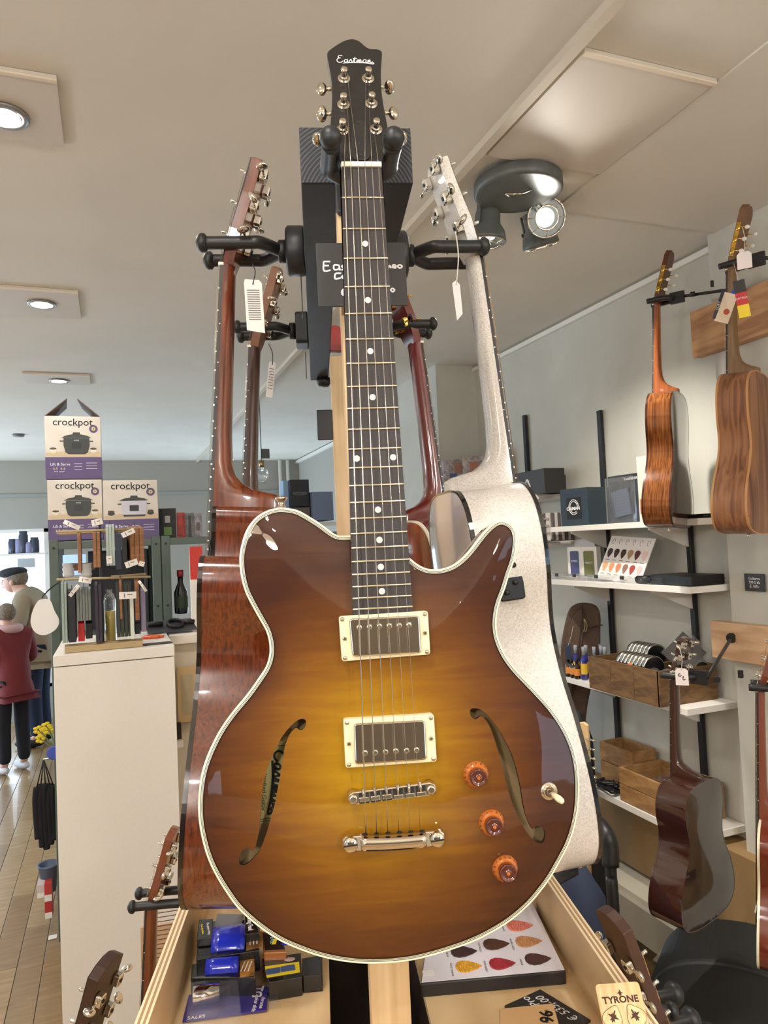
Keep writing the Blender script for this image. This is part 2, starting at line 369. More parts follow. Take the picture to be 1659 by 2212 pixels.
spot(1052, 500, 2.34, (-.05, .1, -1), 0, 34)
spot(1164, 508, 2.50, (.35, .25, -.9), 0, 44)
tube('cable', cr([(.03, -.03, -.035), (-.02, -.04, -.06), (-.05, -.01, -.05), (-.02, .02, -.04)], 6), .003, NICKEL, sp)

# ================================================================== display stand: timbers, posts and plywood bin
st = thing('display_stand', 'wooden display stand with pine posts, black timber arms and a plywood tray', 'display stand', STAND)
BT, BB = .484, .417
box('timber_arm', (.0195, 1.32, (BT+BB)/2), (.045, 1.0, BT-BB), BLACKWOOD, st, bev=.0015)
box('timber_arm', (.105, 1.32, (BT+BB)/2), (.045, 1.0, BT-BB), BLACKWOOD, st, bev=.0015)
RG = bpy.data.materials.new('black_end_grain'); RG.use_nodes = True; nt_ = RG.node_tree; b_ = nt_.nodes['Principled BSDF']; b_.inputs['Roughness'].default_value = .6
tc_ = nt_.nodes.new('ShaderNodeTexCoord'); mp_ = nt_.nodes.new('ShaderNodeMapping'); mp_.inputs['Location'].default_value = (-.045, 0, .055); wv = nt_.nodes.new('ShaderNodeTexWave'); wv.wave_type = 'RINGS'; wv.rings_direction = 'Y'; wv.inputs['Scale'].default_value = 75; wv.inputs['Distortion'].default_value = 1.5; wv.inputs['Detail'].default_value = 3
rr_ = nt_.nodes.new('ShaderNodeValToRGB'); rr_.color_ramp.elements[0].color = rgb(26, 28, 32); rr_.color_ramp.elements[1].color = rgb(74, 78, 84); rr_.color_ramp.elements[0].position = .45
nt_.links.new(tc_.outputs['Object'], mp_.inputs[0]); nt_.links.new(mp_.outputs[0], wv.inputs[0]); nt_.links.new(wv.outputs['Fac'], rr_.inputs[0]); nt_.links.new(rr_.outputs[0], b_.inputs['Base Color'])
for u_, fl_ in ((.0195, 0), (.105, 180)): box('end_grain', (u_, .8195, (BT+BB)/2), (.0436, .001, BT-BB-.002), RG, st, R=Ry(0) if not fl_ else Rz(180))
box('post', (.0592, .8435, -.6985), (.044, .045, 2.203), PINE, st, bev=.001)
p2 = onV(711, 747, 1.5)-CAM; u2 = p2.dot(RD)
box('post', (u2+.024, 1.525, -.705), (.047, .05, 2.2), PINES, st, bev=.001)
HF, HR = -.62, -.54
M_ = lambda x: (x-0)
V0, V1 = .62, 1.85
UL, UR = -.233, .349
for nm, u0, u1 in (('side_panel', UL, UL+.016), ('side_panel', UR-.016, UR)):
    s_ = box(nm, ((u0+u1)/2, (V0+V1)/2, HR-.18), (.016, V1-V0, .36), PLY, st)
    for k in range(5): box('ply_layer', ((k-2)*.0032, 0, .1805), (.0031, V1-V0, .0012+.0003*(k % 2)), PLYE1 if k % 2 == 0 else PLYE2, s_)
box('back_panel', ((UL+UR)/2, V1-.008, HR-.10), (UR-UL-.033, .016, .20), PLY, st)
box('front_panel', ((UL+UR)/2, V0+.008, HR-.12), (UR-UL-.033, .016, .16), PLY, st)
box('tray', ((UL+.016-.010)/2, (V0+V1)/2, HF-.006), (-.010-UL-.016, V1-V0-.033, .012), PLY, st)
box('tray', ((.119+UR-.016)/2, (V0+V1)/2, HF-.006), (UR-.016-.119, V1-V0-.033, .012), PLY, st)
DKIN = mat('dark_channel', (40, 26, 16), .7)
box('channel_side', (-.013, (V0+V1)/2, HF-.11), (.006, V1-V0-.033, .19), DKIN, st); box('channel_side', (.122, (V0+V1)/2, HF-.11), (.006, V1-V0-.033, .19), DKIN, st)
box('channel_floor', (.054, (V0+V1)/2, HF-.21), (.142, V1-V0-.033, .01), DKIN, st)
for u in (UL+.05, UR-.05):
    for v in (V0+.06, V1-.06): box('leg', (u, v, (HR-.2-CAMZ)/2-.0), (.04, .04, CAMZ+HR-.2), PINE, st)
for v, z in ((1.512, .355), (1.512, .33)): pass

for k, (x, y, z, lb_) in enumerate([(-1.9, -.6, 2.3, 'far left behind'), (-2.2, 2.6, 2.3, 'left of the cabinet aisle'), (.3, -1.9, 2.35, 'straight behind'), (1.45, -1.6, 2.35, 'right behind'), (-.9, -.9, 2.35, 'left behind'), (-2.3, 5.4, 2.3, 'in the rear left aisle')]):  # unseen pendants added as omni fill, to brighten the ceiling
    t = thing('fill_pendant', 'added fill pendant lamp %s the photographer, outside the picture' % lb_ if 'behind' in lb_ else 'added fill pendant lamp %s, outside the picture' % lb_, 'pendant lamp', Tr(x, y, z))
    ell('globe', (0, 0, 0), (.09, .09, .09), mat('globe_glow', (255, 236, 205), .5, emit=6.), t); tube('cord', [(0, 0, .09), (0, 0, CZ-z)], .003, BLACKM, t); lathe('lamp_holder', [(.03, .08), (.025, .13)], BLACKM, t)
    o_ = lamp('fill_pendant_light', 'POINT', (x, y, z-.12), PEND_FILL*(.3 if y > 4 else .8 if y > 2 else 1), (1., .96, .91), .08)
# ================================================================== guitar hangers
def hanger(label, M, kind='yoke', L=.125, half=.033, group=None, tip=.0, badge=False, noblock=False):
    "local: z = outward from the mount, y = up, x = across"
    t = thing('guitar_hanger', label, 'guitar hanger', M, group)
    r = .0085
    if kind == 'front':
        bevprism('mount_plate', rrect(.05, .06, .008), 0, .012, BLACKRUB, t)
    else:
        if badge: bevprism('mount_block', rrect(.062, .066, .008), 0, .026, BLACKRUB, t, bev=.003)
        else: lathe('mount_block', [(.036, 0), (.037, .003), (.037, .024), (.033, .028)], BLACKRUB, t, seg=28)
    z0 = .012 if kind == 'front' else .026
    lathe('swivel_collar', [(.017, z0), (.017, z0+.012), (.014, z0+.014)], BLACKM, t, seg=20)
    for s in (-1, 1):
        p = cr([(0, 0, z0+.008), (s*.012, 0, z0+.018), (s*half*.98, 0, z0+.038), (s*half*1.02, 0, z0+.052), (s*half, tip*.3, L*.7), (s*half, tip, L)], 6)
        a = tube('yoke_arm', p, [r*1.12]*len(p), BLACKRUB, t, seg=14)
        if kind == 'front': ell('ball_end', (s*half, tip+.003, L+.004), (.0115,)*3, BLACKRUB, a, seg=22)
        else: lathe('end_cap', [(.0095, -.004), (.0135, -.001), (.014, .004), (.011, .009), (.005, .012), (.0, .0125)], BLACKRUB, a, Tr(s*half, tip, L), 18, False)
    return t
def outM(P, n0):
    n0 = n0.normalized(); x = ZZ.cross(n0); return basis(P, x, ZZ, n0)
# front hanger carrying the sunburst guitar
hanger('black two-armed hanger holding the sunburst electric guitar in front', outM(S(.0605, .822, .408), -FD), 'front', L=.110, half=.0318, tip=-.004)
hanger('black hanger on the left timber carrying the mahogany acoustic', outM(S(-.003, 1.09, .449), -RD), L=.145)
hb = hanger('black hanger with red badge on the rear of the left timber', outM(S(-.003, 1.5, .449), -RD), L=.14, badge=True)
bd = box('badge', (-.032, .0, .013), (.0008, .045, .018), mat('badge_red', (150, 20, 24), .4), hb)
text('badge_text', 'GRAVITY', .011, WINK, bd, Tr(-.0006, 0, 0) @ Matrix(((0, 0, -1, 0), (0, 1, 0, 0), (1, 0, 0, 0), (0, 0, 0, 1))) @ Rz(90))
hanger('black hanger on the right timber carrying the white sparkle guitar', outM(S(.1275, 1.10, .445), RD), L=.14)
hanger('black hanger on the rear right carrying the red guitar with gold tuners', outM(S(.1275, 1.5, .449), RD), L=.125)

# ================================================================== sunburst semi-hollow guitar in front
O = atD(781, 355, .74)
GM = gframe(O, -FD, R_(3)); GMi = GM.inverted()
def L(px, py, z=0.): return loc_on(GM, px, py, z)
gt = thing('electric_guitar', 'sunburst semi-hollow electric guitar with f-holes hanging in front of the stand', 'guitar', GM)
ZE, DEP, ARCH = -.016, .040, .0105
outpx = [(757, 1156), (740, 1157), (724, 1154), (691, 1130), (659, 1110), (640, 1101), (618, 1097), (597, 1097), (574, 1104), (550, 1120), (532, 1145), (521, 1178), (517, 1210), (521, 1248), (530, 1280), (545, 1310), (560, 1337), (574, 1362), (581, 1387), (582, 1412), (575, 1438), (560, 1462), (533, 1500), (503, 1536), (478, 1571), (457, 1610), (441, 1650), (432, 1687), (428, 1729), (429, 1770), (436, 1812), (448, 1853), (464, 1888), (487, 1926), (516, 1965), (558, 2002), (603, 2032), (651, 2053), (696, 2068), (747, 2078), (800, 2082), (858, 2079), (908, 2071), (975, 2052), (1035, 2029), (1095, 1995), (1140, 1958), (1168, 1926), (1190, 1896), (1209, 1863), (1228, 1827), (1241, 1790), (1249, 1751), (1252, 1708), (1250, 1662), (1242, 1621), (1227, 1583), (1205, 1546), (1177, 1511), (1142, 1474), (1112, 1442), (1090, 1410), (1076, 1375), (1073, 1340), (1079, 1305), (1091, 1273), (1101, 1240), (1111, 1212), (1116, 1185), (1117, 1158), (1108, 1136), (1088, 1124), (1068, 1128), (1044, 1150), (1011, 1192), (990, 1212), (974, 1222), (950, 1229), (922, 1228), (900, 1217), (886, 1205)]
opts = cr([(*L(x, y, ZE), 0) for (x, y) in outpx], 5, False)
opts = [Vector((p.x, p.y)) for p in opts]
# resample evenly
def resample(P, step):
    out = [P[0].copy()]; acc = 0
    for a, b in zip(P, P[1:]+[P[0]]):
        d = (b-a).length
        if d < 1e-9: continue
        t = step-acc
        while t <= d: out.append(a+(b-a)*(t/d)); t += step
        acc = d-(t-step)
    if (out[-1]-out[0]).length < step*.5: out.pop()
    return out
OP = resample(opts, .0035)
area = sum(a.x*b.y-b.x*a.y for a, b in zip(OP, OP[1:]+OP[:1]))
if area < 0: OP.reverse()
N = len(OP)
def offs(P, d):
    n = len(P); out = []
    for i, p in enumerate(P):
        t = (P[(i+1) % n]-P[i-1]).normalized(); out.append(p+Vector((-t.y, t.x))*d)   # ccw: left normal = inward
    return out
def smoothP(P, k=2):
    for _ in range(k): P = [(P[i-1]+P[i]*2+P[(i+1) % len(P)])/4 for i in range(len(P))]
    return P
OA = np.array([(p.x, p.y) for p in OP])
def edist(x, y): return float(np.sqrt(((OA-np.array([x, y]))**2).sum(1)).min())
def arch(d): return ZE+ARCH*(1-(1-min(max(d-.006, 0)/.12, 1))**2)
INN = smoothP(offs(OP, .0045), 2)
def zpx(lst, ox, oy, sc): return [(ox+x/sc, oy+y/sc) for x, y in lst]
fl_px = zpx([(1160, 270), (1145, 256), (1120, 252), (1080, 265), (1020, 310), (960, 375), (900, 455), (860, 545), (810, 640), (760, 760), (720, 900), (705, 1020), (690, 1160), (685, 1270), (672, 1400), (650, 1530), (627, 1605), (605, 1650), (590, 1640), (575, 1612), (545, 1602), (510, 1620), (475, 1670), (458, 1730), (458, 1790), (490, 1803), (540, 1785), (600, 1730), (660, 1660), (700, 1580), (740, 1470), (780, 1340), (810, 1230), (840, 1120), (865, 980), (890, 860), (910, 720), (925, 620), (945, 520), (985, 420), (1020, 375), (1060, 340), (1085, 375), (1120, 375), (1150, 340), (1163, 300)], 420, 1500, 4.81)
fr_px = zpx([(250, 260), (260, 240), (280, 229), (320, 230), (370, 245), (430, 295), (490, 370), (560, 470), (620, 580), (670, 680), (710, 800), (740, 920), (765, 1040), (785, 1180), (810, 1290), (850, 1390), (880, 1455), (895, 1430), (940, 1410), (985, 1420), (1015, 1460), (1020, 1530), (1005, 1585), (975, 1595), (920, 1575), (860, 1520), (800, 1430), (750, 1340), (700, 1230), (660, 1130), (620, 1000), (595, 900), (560, 760), (530, 640), (500, 540), (470, 450), (430, 370), (380, 310), (350, 305), (325, 345), (300, 345), (270, 320), (255, 290)], 960, 1480, 4.61)
holes = []
for hp in (fl_px, fr_px):
    P = [Vector(L(x, y, ZE+.008)) for x, y in hp]; P = smoothP(resample(P, .0022), 1); holes.append(P)
def pip(x, y, P):
    c = False; j = len(P)-1
    for i in range(len(P)):
        if (P[i].y > y) != (P[j].y > y) and x < (P[j].x-P[i].x)*(y-P[i].y)/(P[j].y-P[i].y)+P[i].x: c = not c
        j = i
    return c
pts = [p.copy() for p in INN]; edges = [(i, (i+1) % len(INN)) for i in range(len(INN))]
for H in holes:
    b0 = len(pts); pts += H; edges += [(b0+i, b0+(i+1) % len(H)) for i in range(len(H))]
xs = OA[:, 0]; ys = OA[:, 1]; g = .0062
y = ys.min(); row = 0
HA = np.array([(p.x, p.y) for H in holes for p in H])
while y < ys.max():
    x = xs.min()+(g/2 if row % 2 else 0)
    while x < xs.max():
        if pip(x, y, INN) and edist(x, y) > .0075 and np.sqrt(((HA-np.array([x, y]))**2).sum(1)).min() > .003 and not any(pip(x, y, H) for H in holes): pts.append(Vector((x, y)))
        x += g
    y += g*.87; row += 1
cv, ce_, cf, _, _, _ = delaunay_2d_cdt(pts, edges, [], 1, 1e-6)
faces = []
for f in cf:
    c = sum((cv[i] for i in f), Vector((0, 0)))/len(f)
    if any(pip(c.x, c.y, H) for H in holes) or not pip(c.x, c.y, INN): continue
    a, b, c_ = (cv[i] for i in f[:3])
    faces.append(tuple(f) if (b-a).cross(c_-a) > 0 else tuple(reversed(f)))
dist = [edist(p.x, p.y) for p in cv]
me = mesh('body_top', [(p.x, p.y, arch(d)) for p, d in zip(cv, dist)], faces, True)
# sunburst finish stored as the guitar's own colour: t=0 at the edge, 1 at the honey centre
ca = me.color_attributes.new('burst', 'FLOAT_COLOR', 'POINT')
cx0, cy0 = L(815, 1640, -.006)
sc_ = .206
for i, (p, d) in enumerate(zip(cv, dist)):
    ex = (p.x-cx0)/.155; ey = (p.y-cy0)/(.185 if p.y < cy0 else .175)
    e = math.sqrt(ex*ex+ey*ey); t = min(1, max(0, 1.12-e)); t = min(t, min(1, d/.075)**.8*1.0)
    ca.data[i].color = (t, t, t, 1)
bm_ = bpy.data.materials.new('sunburst_flame_maple'); bm_.use_nodes = True; nt = bm_.node_tree; b = nt.nodes['Principled BSDF']; LK = nt.links.new
at_ = nt.nodes.new('ShaderNodeAttribute'); at_.attribute_name = 'burst'
tc = nt.nodes.new('ShaderNodeTexCoord'); mp = nt.nodes.new('ShaderNodeMapping'); mp.inputs['Scale'].default_value = (9, 75, 9); mp.inputs['Rotation'].default_value = (0, 0, .06)
nz = nt.nodes.new('ShaderNodeTexNoise'); nz.inputs['Scale'].default_value = 1.; nz.inputs['Detail'].default_value = 3; nz.inputs['Distortion'].default_value = .9
LK(tc.outputs['Object'], mp.inputs[0]); LK(mp.outputs[0], nz.inputs[0])
ma = nt.nodes.new('ShaderNodeMath'); ma.operation = 'MULTIPLY_ADD'; LK(nz.outputs['Fac'], ma.inputs[0]); ma.inputs[1].default_value = .34; ma.inputs[2].default_value = -.17
ad = nt.nodes.new('ShaderNodeMath'); LK(ma.outputs[0], ad.inputs[0]); LK(at_.outputs['Fac'], ad.inputs[1])
rp = nt.nodes.new('ShaderNodeValToRGB'); e = rp.color_ramp.elements
e[0].position = 0; e[0].color = rgb(56, 24, 7); e[1].position = 1; e[1].color = rgb(166, 126, 8)
for ps, c in ((.12, (70, 33, 8)), (.38, (97, 55, 8)), (.62, (128, 84, 6)), (.85, (152, 110, 6))): q = e.new(ps); q.color = rgb(*c)
LK(ad.outputs[0], rp.inputs[0]); LK(rp.outputs[0], b.inputs['Base Color']); b.inputs['Roughness'].default_value = .55; b.inputs['Specular IOR Level'].default_value = .15; b.inputs['Coat Weight'].default_value = .9; b.inputs['Coat Roughness'].default_value = .02
top = obj('body_top', me, bm_, gt)
# binding rings
def ring(name, Pa, Pb, za, zb, m, parent):
    n = len(Pa); v = [(p.x, p.y, za) for p in Pa]+[(p.x, p.y, zb) for p in Pb]
    return obj(name, mesh(name, v, [(i, (i+1) % n, n+(i+1) % n, n+i) for i in range(n)], True), m, parent)
IVORY = mat('ivory_binding', (226, 218, 192), .2, coat=.5); BLKB = mat('black_ply', (18, 16, 15), .2, coat=.8)
o0 = OP; o1 = offs(OP, .0004)
bd = ring('binding', o1, smoothP(offs(OP, .0021), 1), ZE+.0006, ZE+.0008, IVORY, gt)
n = N; v = [(p.x, p.y, ZE-.005) for p in o0]+[(p.x, p.y, ZE) for p in o0]+[(p.x, p.y, ZE+.0006) for p in o1]
obj('binding_edge', mesh('be', v, [(k*n+i, k*n+(i+1) % n, (k+1)*n+(i+1) % n, (k+1)*n+i) for k in (0, 1) for i in range(n)], True), IVORY, bd)
ds = [.0021, .0027, .0033, .0038, .0043, .0050]; ms = [BLKB, IVORY, BLKB, IVORY, BLKB]
for k in range(5): ring('purfling', smoothP(offs(OP, ds[k]), 1), smoothP(offs(OP, ds[k+1]), 1), ZE+.0008, ZE+.0009, ms[k], bd)
# sides, back
SIDEM = mat('dark_maple_side', (88, 42, 16), .2, coat=1.)
zs = [ZE-.005, ZE-.02, ZE-DEP+.004, ZE-DEP]; offz = [0, .0006, .001, .004]
v = []; 
for z, d in zip(zs, offz): v += [(p.x, p.y, z) for p in offs(OP, d)]
fs = [(k*n+(i+1) % n, k*n+i, (k+1)*n+i, (k+1)*n+(i+1) % n) for k in range(3) for i in range(n)]
obj('body_side', mesh('body_side', v, fs, True), SIDEM, gt)
cv2, _, cf2, _, _, _ = delaunay_2d_cdt([p.copy() for p in offs(OP, .004)], [(i, (i+1) % n) for i in range(n)], [], 1, 1e-6)
obj('body_back', mesh('body_back', [(p.x, p.y, ZE-DEP) for p in cv2]+[(p.x, p.y, ZE-DEP+.003) for p in cv2], [tuple(f) for f in cf2]+[tuple(reversed(f)) for f in []], False), SIDEM, gt)
INT = mat('bare_inside_wood', (156, 132, 92), .8)
obj('inner_back', mesh('inner_back', [(p.x, p.y, ZE-.018) for p in cv2], [tuple(reversed(f)) if (cv2[f[1]]-cv2[f[0]]).cross(cv2[f[2]]-cv2[f[0]]) < 0 else tuple(f) for f in cf2]), INT, gt)
# rims of the f-holes
for H in holes:
    k = len(H); zt = [arch(edist(p.x, p.y)) for p in H]
    v = [(p.x, p.y, z) for p, z in zip(H, zt)]+[(p.x, p.y, z-.004) for p, z in zip(H, zt)]
    obj('f_hole_edge', mesh('fh', v, [(i, (i+1) % k, k+(i+1) % k, k+i) for i in range(k)]), mat('f_hole_dark', (30, 14, 8), .4), top)
# paper label seen through the left f-hole
zl = ZE-.0165
la, lb = Vector(L(560, 1720, zl)), Vector(L(600, 1660, zl))
lt, lbm = Vector(L(628, 1600, zl)), Vector(L(572, 1768, zl))
ctr = Vector(L(580, 1690, zl)); 
lab = box('paper_label', (ctr.x, ctr.y, zl-.0004), (.05, .076, .0006), mat('label_paper', (182, 170, 112), .7), gt)
box('label_rule', (0, -.034, .0005), (.05, .0005, .0003), INK, lab); box('label_rule', (0, -.036, .0005), (.05, .0005, .0003), INK, lab); box('label_rule', (0, .034, .0005), (.05, .0005, .0003), INK, lab)
SCRIPT_E = [[(.9, 1.25), (.75, 1.42), (.35, 1.35), (.2, 1.1), (.45, .92), (.6, .9)], [(.6, .9), (.2, .85), (-.05, .45), (.15, .1), (.6, .05), (1.0, .35)]]
def cursive(s_='Eastman'):
    Ls = [list(q) for q in SCRIPT_E]; x = 1.0
    A = [[(.75, .55), (.5, .65), (.25, .5), (.2, .2), (.4, .05), (.65, .25), (.75, .6)], [(.75, .6), (.72, .2), (.85, .05), (1.05, .25)]]
    Sg = [[(0, .25), (.3, .6), (.38, .72), (.42, .45), (.5, .2), (.35, .02), (.1, .08)], [(.35, .02), (.6, .1), (.8, .3)]]
    Tg = [[(0, .25), (.3, .9), (.36, 1.15)], [(.36, 1.15), (.25, .3), (.35, .05), (.6, .2), (.7, .35)], [(.0, .8), (.65, .88)]]
    Mg = [[(0, .3), (.15, .6), (.2, .1)], [(.2, .1), (.3, .5), (.42, .62), (.45, .1)], [(.45, .1), (.55, .5), (.68, .62), (.7, .1)], [(.7, .1), (.85, .08), (.95, .3)]]
    Ng = [[(0, .3), (.15, .6), (.2, .1)], [(.2, .1), (.3, .5), (.42, .62), (.45, .1), (.6, .05), (.8, .3)]]
    for ch, gl, adv in (('a', A, .95), ('s', Sg, .7), ('t', Tg, .62), ('m', Mg, .85), ('a', A, .95), ('n', Ng, .8)):
        for ln in gl: Ls.append([(x+px, py) for px, py in ln])
        x += adv
    Ls.append([(.9, -.12), (2.5, .02), (4.4, .0), (5.9, -.18), (6.1, -.05), (5.85, .2)])
    return [[(px-3.0, py-.5) for px, py in ln] for ln in Ls]
def logo(name, width, thick, m, parent, M):
    k = width/6.2; return obj(name, strokes_me([[(a*k, b*k*1.1) for a, b in ln] for ln in cursive()], thick), m, parent, M)
tilt = math.degrees(math.atan2(*(lambda a, b: (a.x-b.x, b.y-a.y))(Vector(L(600, 1640, zl)), Vector(L(583, 1740, zl)))))
lp = Vector(L(591, 1690, zl)); logo('label_lettering', .060, .0011, INK, lab, Tr(lp.x-ctr.x+.004, lp.y-ctr.y, .0006) @ Rz(-96))
text('label_small_print', 'Handcrafted Guitar', .006, INK, lab, Tr(lp.x-ctr.x-.009, lp.y-ctr.y-.003, .0006) @ Rz(-94), .0001)

# neck and fingerboard
a, b_ = Vector(L(737, 357, -.0015)), Vector(L(824, 355, -.0015)); c_, d_ = Vector(L(762, 1330, -.0015)), Vector(L(892, 1321, -.0015))
FB = [Vector((-.0222, -.002)), Vector((.0222, -.002)), Vector((d_.x, d_.y)), Vector((c_.x, c_.y))]
FB[0].x = a.x+.0003; FB[1].x = b_.x-.0003
yend = (c_.y+d_.y)/2; FB[2].y = FB[3].y = yend
fbo = prism('fingerboard', [tuple(FB[3]), tuple(FB[2]), tuple(FB[1]), tuple(FB[0])], -.0085, -.0012, EBONY, gt)
def fbx(y, s): t = y/yend; return (FB[0].x+(FB[3].x-FB[0].x)*t) if s < 0 else (FB[1].x+(FB[2].x-FB[1].x)*t)
SCL = .6275
for k in range(1, 23):
    y = -SCL*(1-2**(-k/12)); x0, x1 = fbx(y, -1), fbx(y, 1)
    obj('fret', tube_me([(x0, y, -.0013), (x0+.001, y, -.0008), (x1-.001, y, -.0008), (x1, y, -.0013)], .00105, 6), FRETM, gt)
def fy(k): return -SCL*(1-2**(-k/12))
for k in (3, 5, 7, 9, 12, 15, 17, 19, 21):
    y = (fy(k)+fy(k-1))/2; xm = (fbx(y, -1)+fbx(y, 1))/2
    for dx in ((-.0185, .0175) if k == 12 else (0,)):
        lathe('inlay_dot', [(.0031, -.0016), (.0031, -.00105)], PEARL, fbo, Tr(xm+dx, y, 0), 20)
bevprism('nut', [(a.x, -.0025), (b_.x, -.0025), (b_.x, .0028), (a.x, .0028)], -.006, .0012, BONE, gt, bev=.0008)
NECKM = mat('neck_brown', (90, 44, 20), .3, coat=.8)
v = []; 
for i, y in enumerate([.012, 0, -.1, -.2, -.3, -.40]):
    w_ = (.021+.006*i/5); dd = .021
    for k in range(9): an = math.pi*k/8; v.append((w_*math.cos(an)+(fbx(y, -1)+fbx(y, 1))/2, y, -.008-dd*math.sin(an)**.8))
obj('neck', mesh('neck', v, [(i*9+k, i*9+k+1, (i+1)*9+k+1, (i+1)*9+k) for i in range(5) for k in range(8)], True), NECKM, gt)
# headstock (tilted back 14 degrees)
HT = R_(12)
HM = Tr(0, .003, -.003) @ Matrix.Rotation(-HT, 4, 'X'); HM = Tr(0, .003, -.002) @ Matrix.Rotation(-HT, 4, 'X')
HW = GM @ HM
def Hl(px, py, z=0.): return loc_on(HW, px, py, z)
hp = [(824, 353), (832, 330), (838, 303), (838, 279), (834, 256), (829, 229), (825, 203), (823.6, 181), (823, 155), (824.5, 130), (825, 112), (816, 106), (807, 105.5), (796, 104), (786, 97), (775, 88), (762, 84), (748, 86), (735, 92), (718, 103), (707, 114), (709, 134), (714, 160), (717, 187), (717, 219), (715, 250), (714, 278), (718, 303), (728, 331), (736, 354)]
hl = [Hl(x, y) for x, y in hp]; hs = cr([(*p, 0) for p in hl], 3, False); hs = [(p.x, p.y) for p in hs]
hd = bevprism('headstock', hs, -.014, 0, mat('headstock_black', (17, 17, 18), .28, coat=.5), gt, HM, bev=.0007)
c0 = Vector(Hl(767, 131)); logo('headstock_logo', abs(Hl(807, 131)[0]-Hl(727, 131)[0]), .00042, mat('logo_pearl', (235, 235, 232), .3), hd, Tr(c0.x, c0.y, .0003))
cp = [(775, 262), (788, 268), (795, 290), (800, 325), (797, 343), (780, 348), (762, 344), (756, 325), (758, 295), (764, 270)]
trc = bevprism('truss_rod_cover', [tuple(q)[:2] for q in cr([(*Hl(x, y), 0) for x, y in cp], 4, True)], 0, .0018, mat('cover_black', (26, 26, 29), .25, coat=.5), hd, bev=.0005)
for q in ((774, 268), (780, 338)): p = Hl(*q); lathe('cover_screw', [(.0016, .0018), (.0013, .0024)], BLACKM, trc, Tr(*p, 0), 10)
posts = [(743, 170), (795, 170), (742, 226), (802, 224), (740, 281), (812, 280)]
btn = [((695, 193), -1, 0), ((841, 189), 1, 80), ((695, 247), -1, 30), ((850, 245), 1, 0), ((686, 302), -1, 85), ((868, 300), 1, 80)]
POSTL = []
for (q, (bq, s, rot)) in zip(posts, btn):
    p = Hl(*q)
    tm = obj('tuning_machine', lathe_me([(.0068, 0), (.0068, .0006), (.0066, .0009), (.0046, .0010), (.0045, .0013), (.0044, .0034), (.0042, .0036), (.0030, .0037), (.0029, .0040), (.0027, .0080), (.0030, .0090), (.0036, .0094), (.0037, .0098), (.0036, .0122), (.0032, .0126), (0, .0127)], 22), NICKEL, hd, Tr(*p, 0))
    POSTL.append((p[0], p[1]))
    bp = Hl(*bq, -.01)
    ed = min(hl, key=lambda e_: abs(e_[1]-bp[1])+(0 if (e_[0] > 0) == (s > 0) else 9))[0]
    tube('tuner_shaft', [(ed-s*.004-p[0], bp[1]-p[1], -.009), (bp[0]-s*.004-p[0], bp[1]-p[1], -.0095)], .0022, NICKEL, tm)
    B = ell('tuner_button', (bp[0]-p[0], bp[1]-p[1], -.0095), (.0058, .0085, .0045), NICKEL, tm, Rx(rot))
    B.scale = (1, 1, 1)
# strings
nutx = [744, 757.8, 773.6, 788.4, 803.2, 817.3]; brx = [788.5, 811, 834.5, 858.5, 881.5, 904.5]; tlx = [790.5, 813.7, 837.7, 861.4, 884.3, 907.1]
SR = [.00058, .0005, .00042, .00030, .00024, .0002]
ordp = [4, 2, 0, 1, 3, 5]
ZB, ZT = .0165, .008
for k in range(6):
    n_ = L(nutx[k], 356, .0015); b1 = L(brx[k], 1722-k*3.2, ZB); t1 = L(tlx[k], 1806-k*3.5, ZT)
    pq = HM @ Vector((POSTL[ordp[k]][0]+(.003 if k < 3 else -.003), POSTL[ordp[k]][1], .0065))
    tube('string', [pq, (n_[0], n_[1]+.002, .0017), (n_[0], n_[1], .0017), (*b1, ZB), (*t1, ZT)], SR[k], STRING, gt, seg=6)
# pickups
def pickup(ringpx, covpx, polepx, zz):
    R4 = [L(x, y, zz) for x, y in ringpx]; cx_, cy_ = sum(p[0] for p in R4)/4, sum(p[1] for p in R4)/4
    def rnd(P, r, n=4):
        out = []; k = len(P); P = [Vector(p) for p in P]
        for i in range(k):
            p = P[i]; a = (P[i-1]-p).normalized()*r; b = (P[(i+1) % k]-p).normalized()*r
            for j in range(n+1): t = j/n; out.append(tuple((p+a)*(1-t)**2+p*2*t*(1-t)+(p+b)*t*t))
        return out
    pu = bevprism('pickup', rnd(R4, .003), ZE+.004, zz, CREAM, gt, bev=.001)
    C4 = [L(x, y, zz+.004) for x, y in covpx]
    cv_ = bevprism('pickup_cover', rnd(C4, .004, 5), zz-.003, zz+.0045, NICKEL, pu, bev=.0014, seg=3)
    for q in polepx: p = L(*q, zz+.0048); lathe('pole_screw', [(.0029, zz+.0044), (.0027, zz+.0052), (.0015, zz+.0054), (0, zz+.0053)], mat('pole_steel', (190, 180, 165), .2, 1.), cv_, Tr(*p, 0), 16)
    for i in range(4):
        p = Vector(R4[i])*.925+Vector((cx_, cy_))*.075; p.y = R4[i][1]*.86+cy_*.14
        lathe('ring_screw', [(.0022, zz), (.002, zz+.0008), (0, zz+.0009)], NICKEL, pu, Tr(p.x, p.y, 0), 12)
    for s in (0, 1):
        a_ = (Vector(R4[0])+Vector(R4[3]))/2 if s == 0 else (Vector(R4[1])+Vector(R4[2]))/2; p = a_*.9+Vector((cx_, cy_))*.1
        lathe('height_screw', [(.002, zz), (.002, zz+.0015), (.0012, zz+.002)], NICKEL, pu, Tr(p.x, p.y, 0), 12)
z3 = lambda l: zpx(l, 680, 1280, 3.456)
pickup(z3([(178, 178), (845, 136), (864, 463), (202, 516)]), z3([(254, 195), (780, 170), (796, 452), (280, 480)]), z3([(332, 262), (408, 258), (483, 252), (557, 250), (630, 247), (703, 243)]), .001)
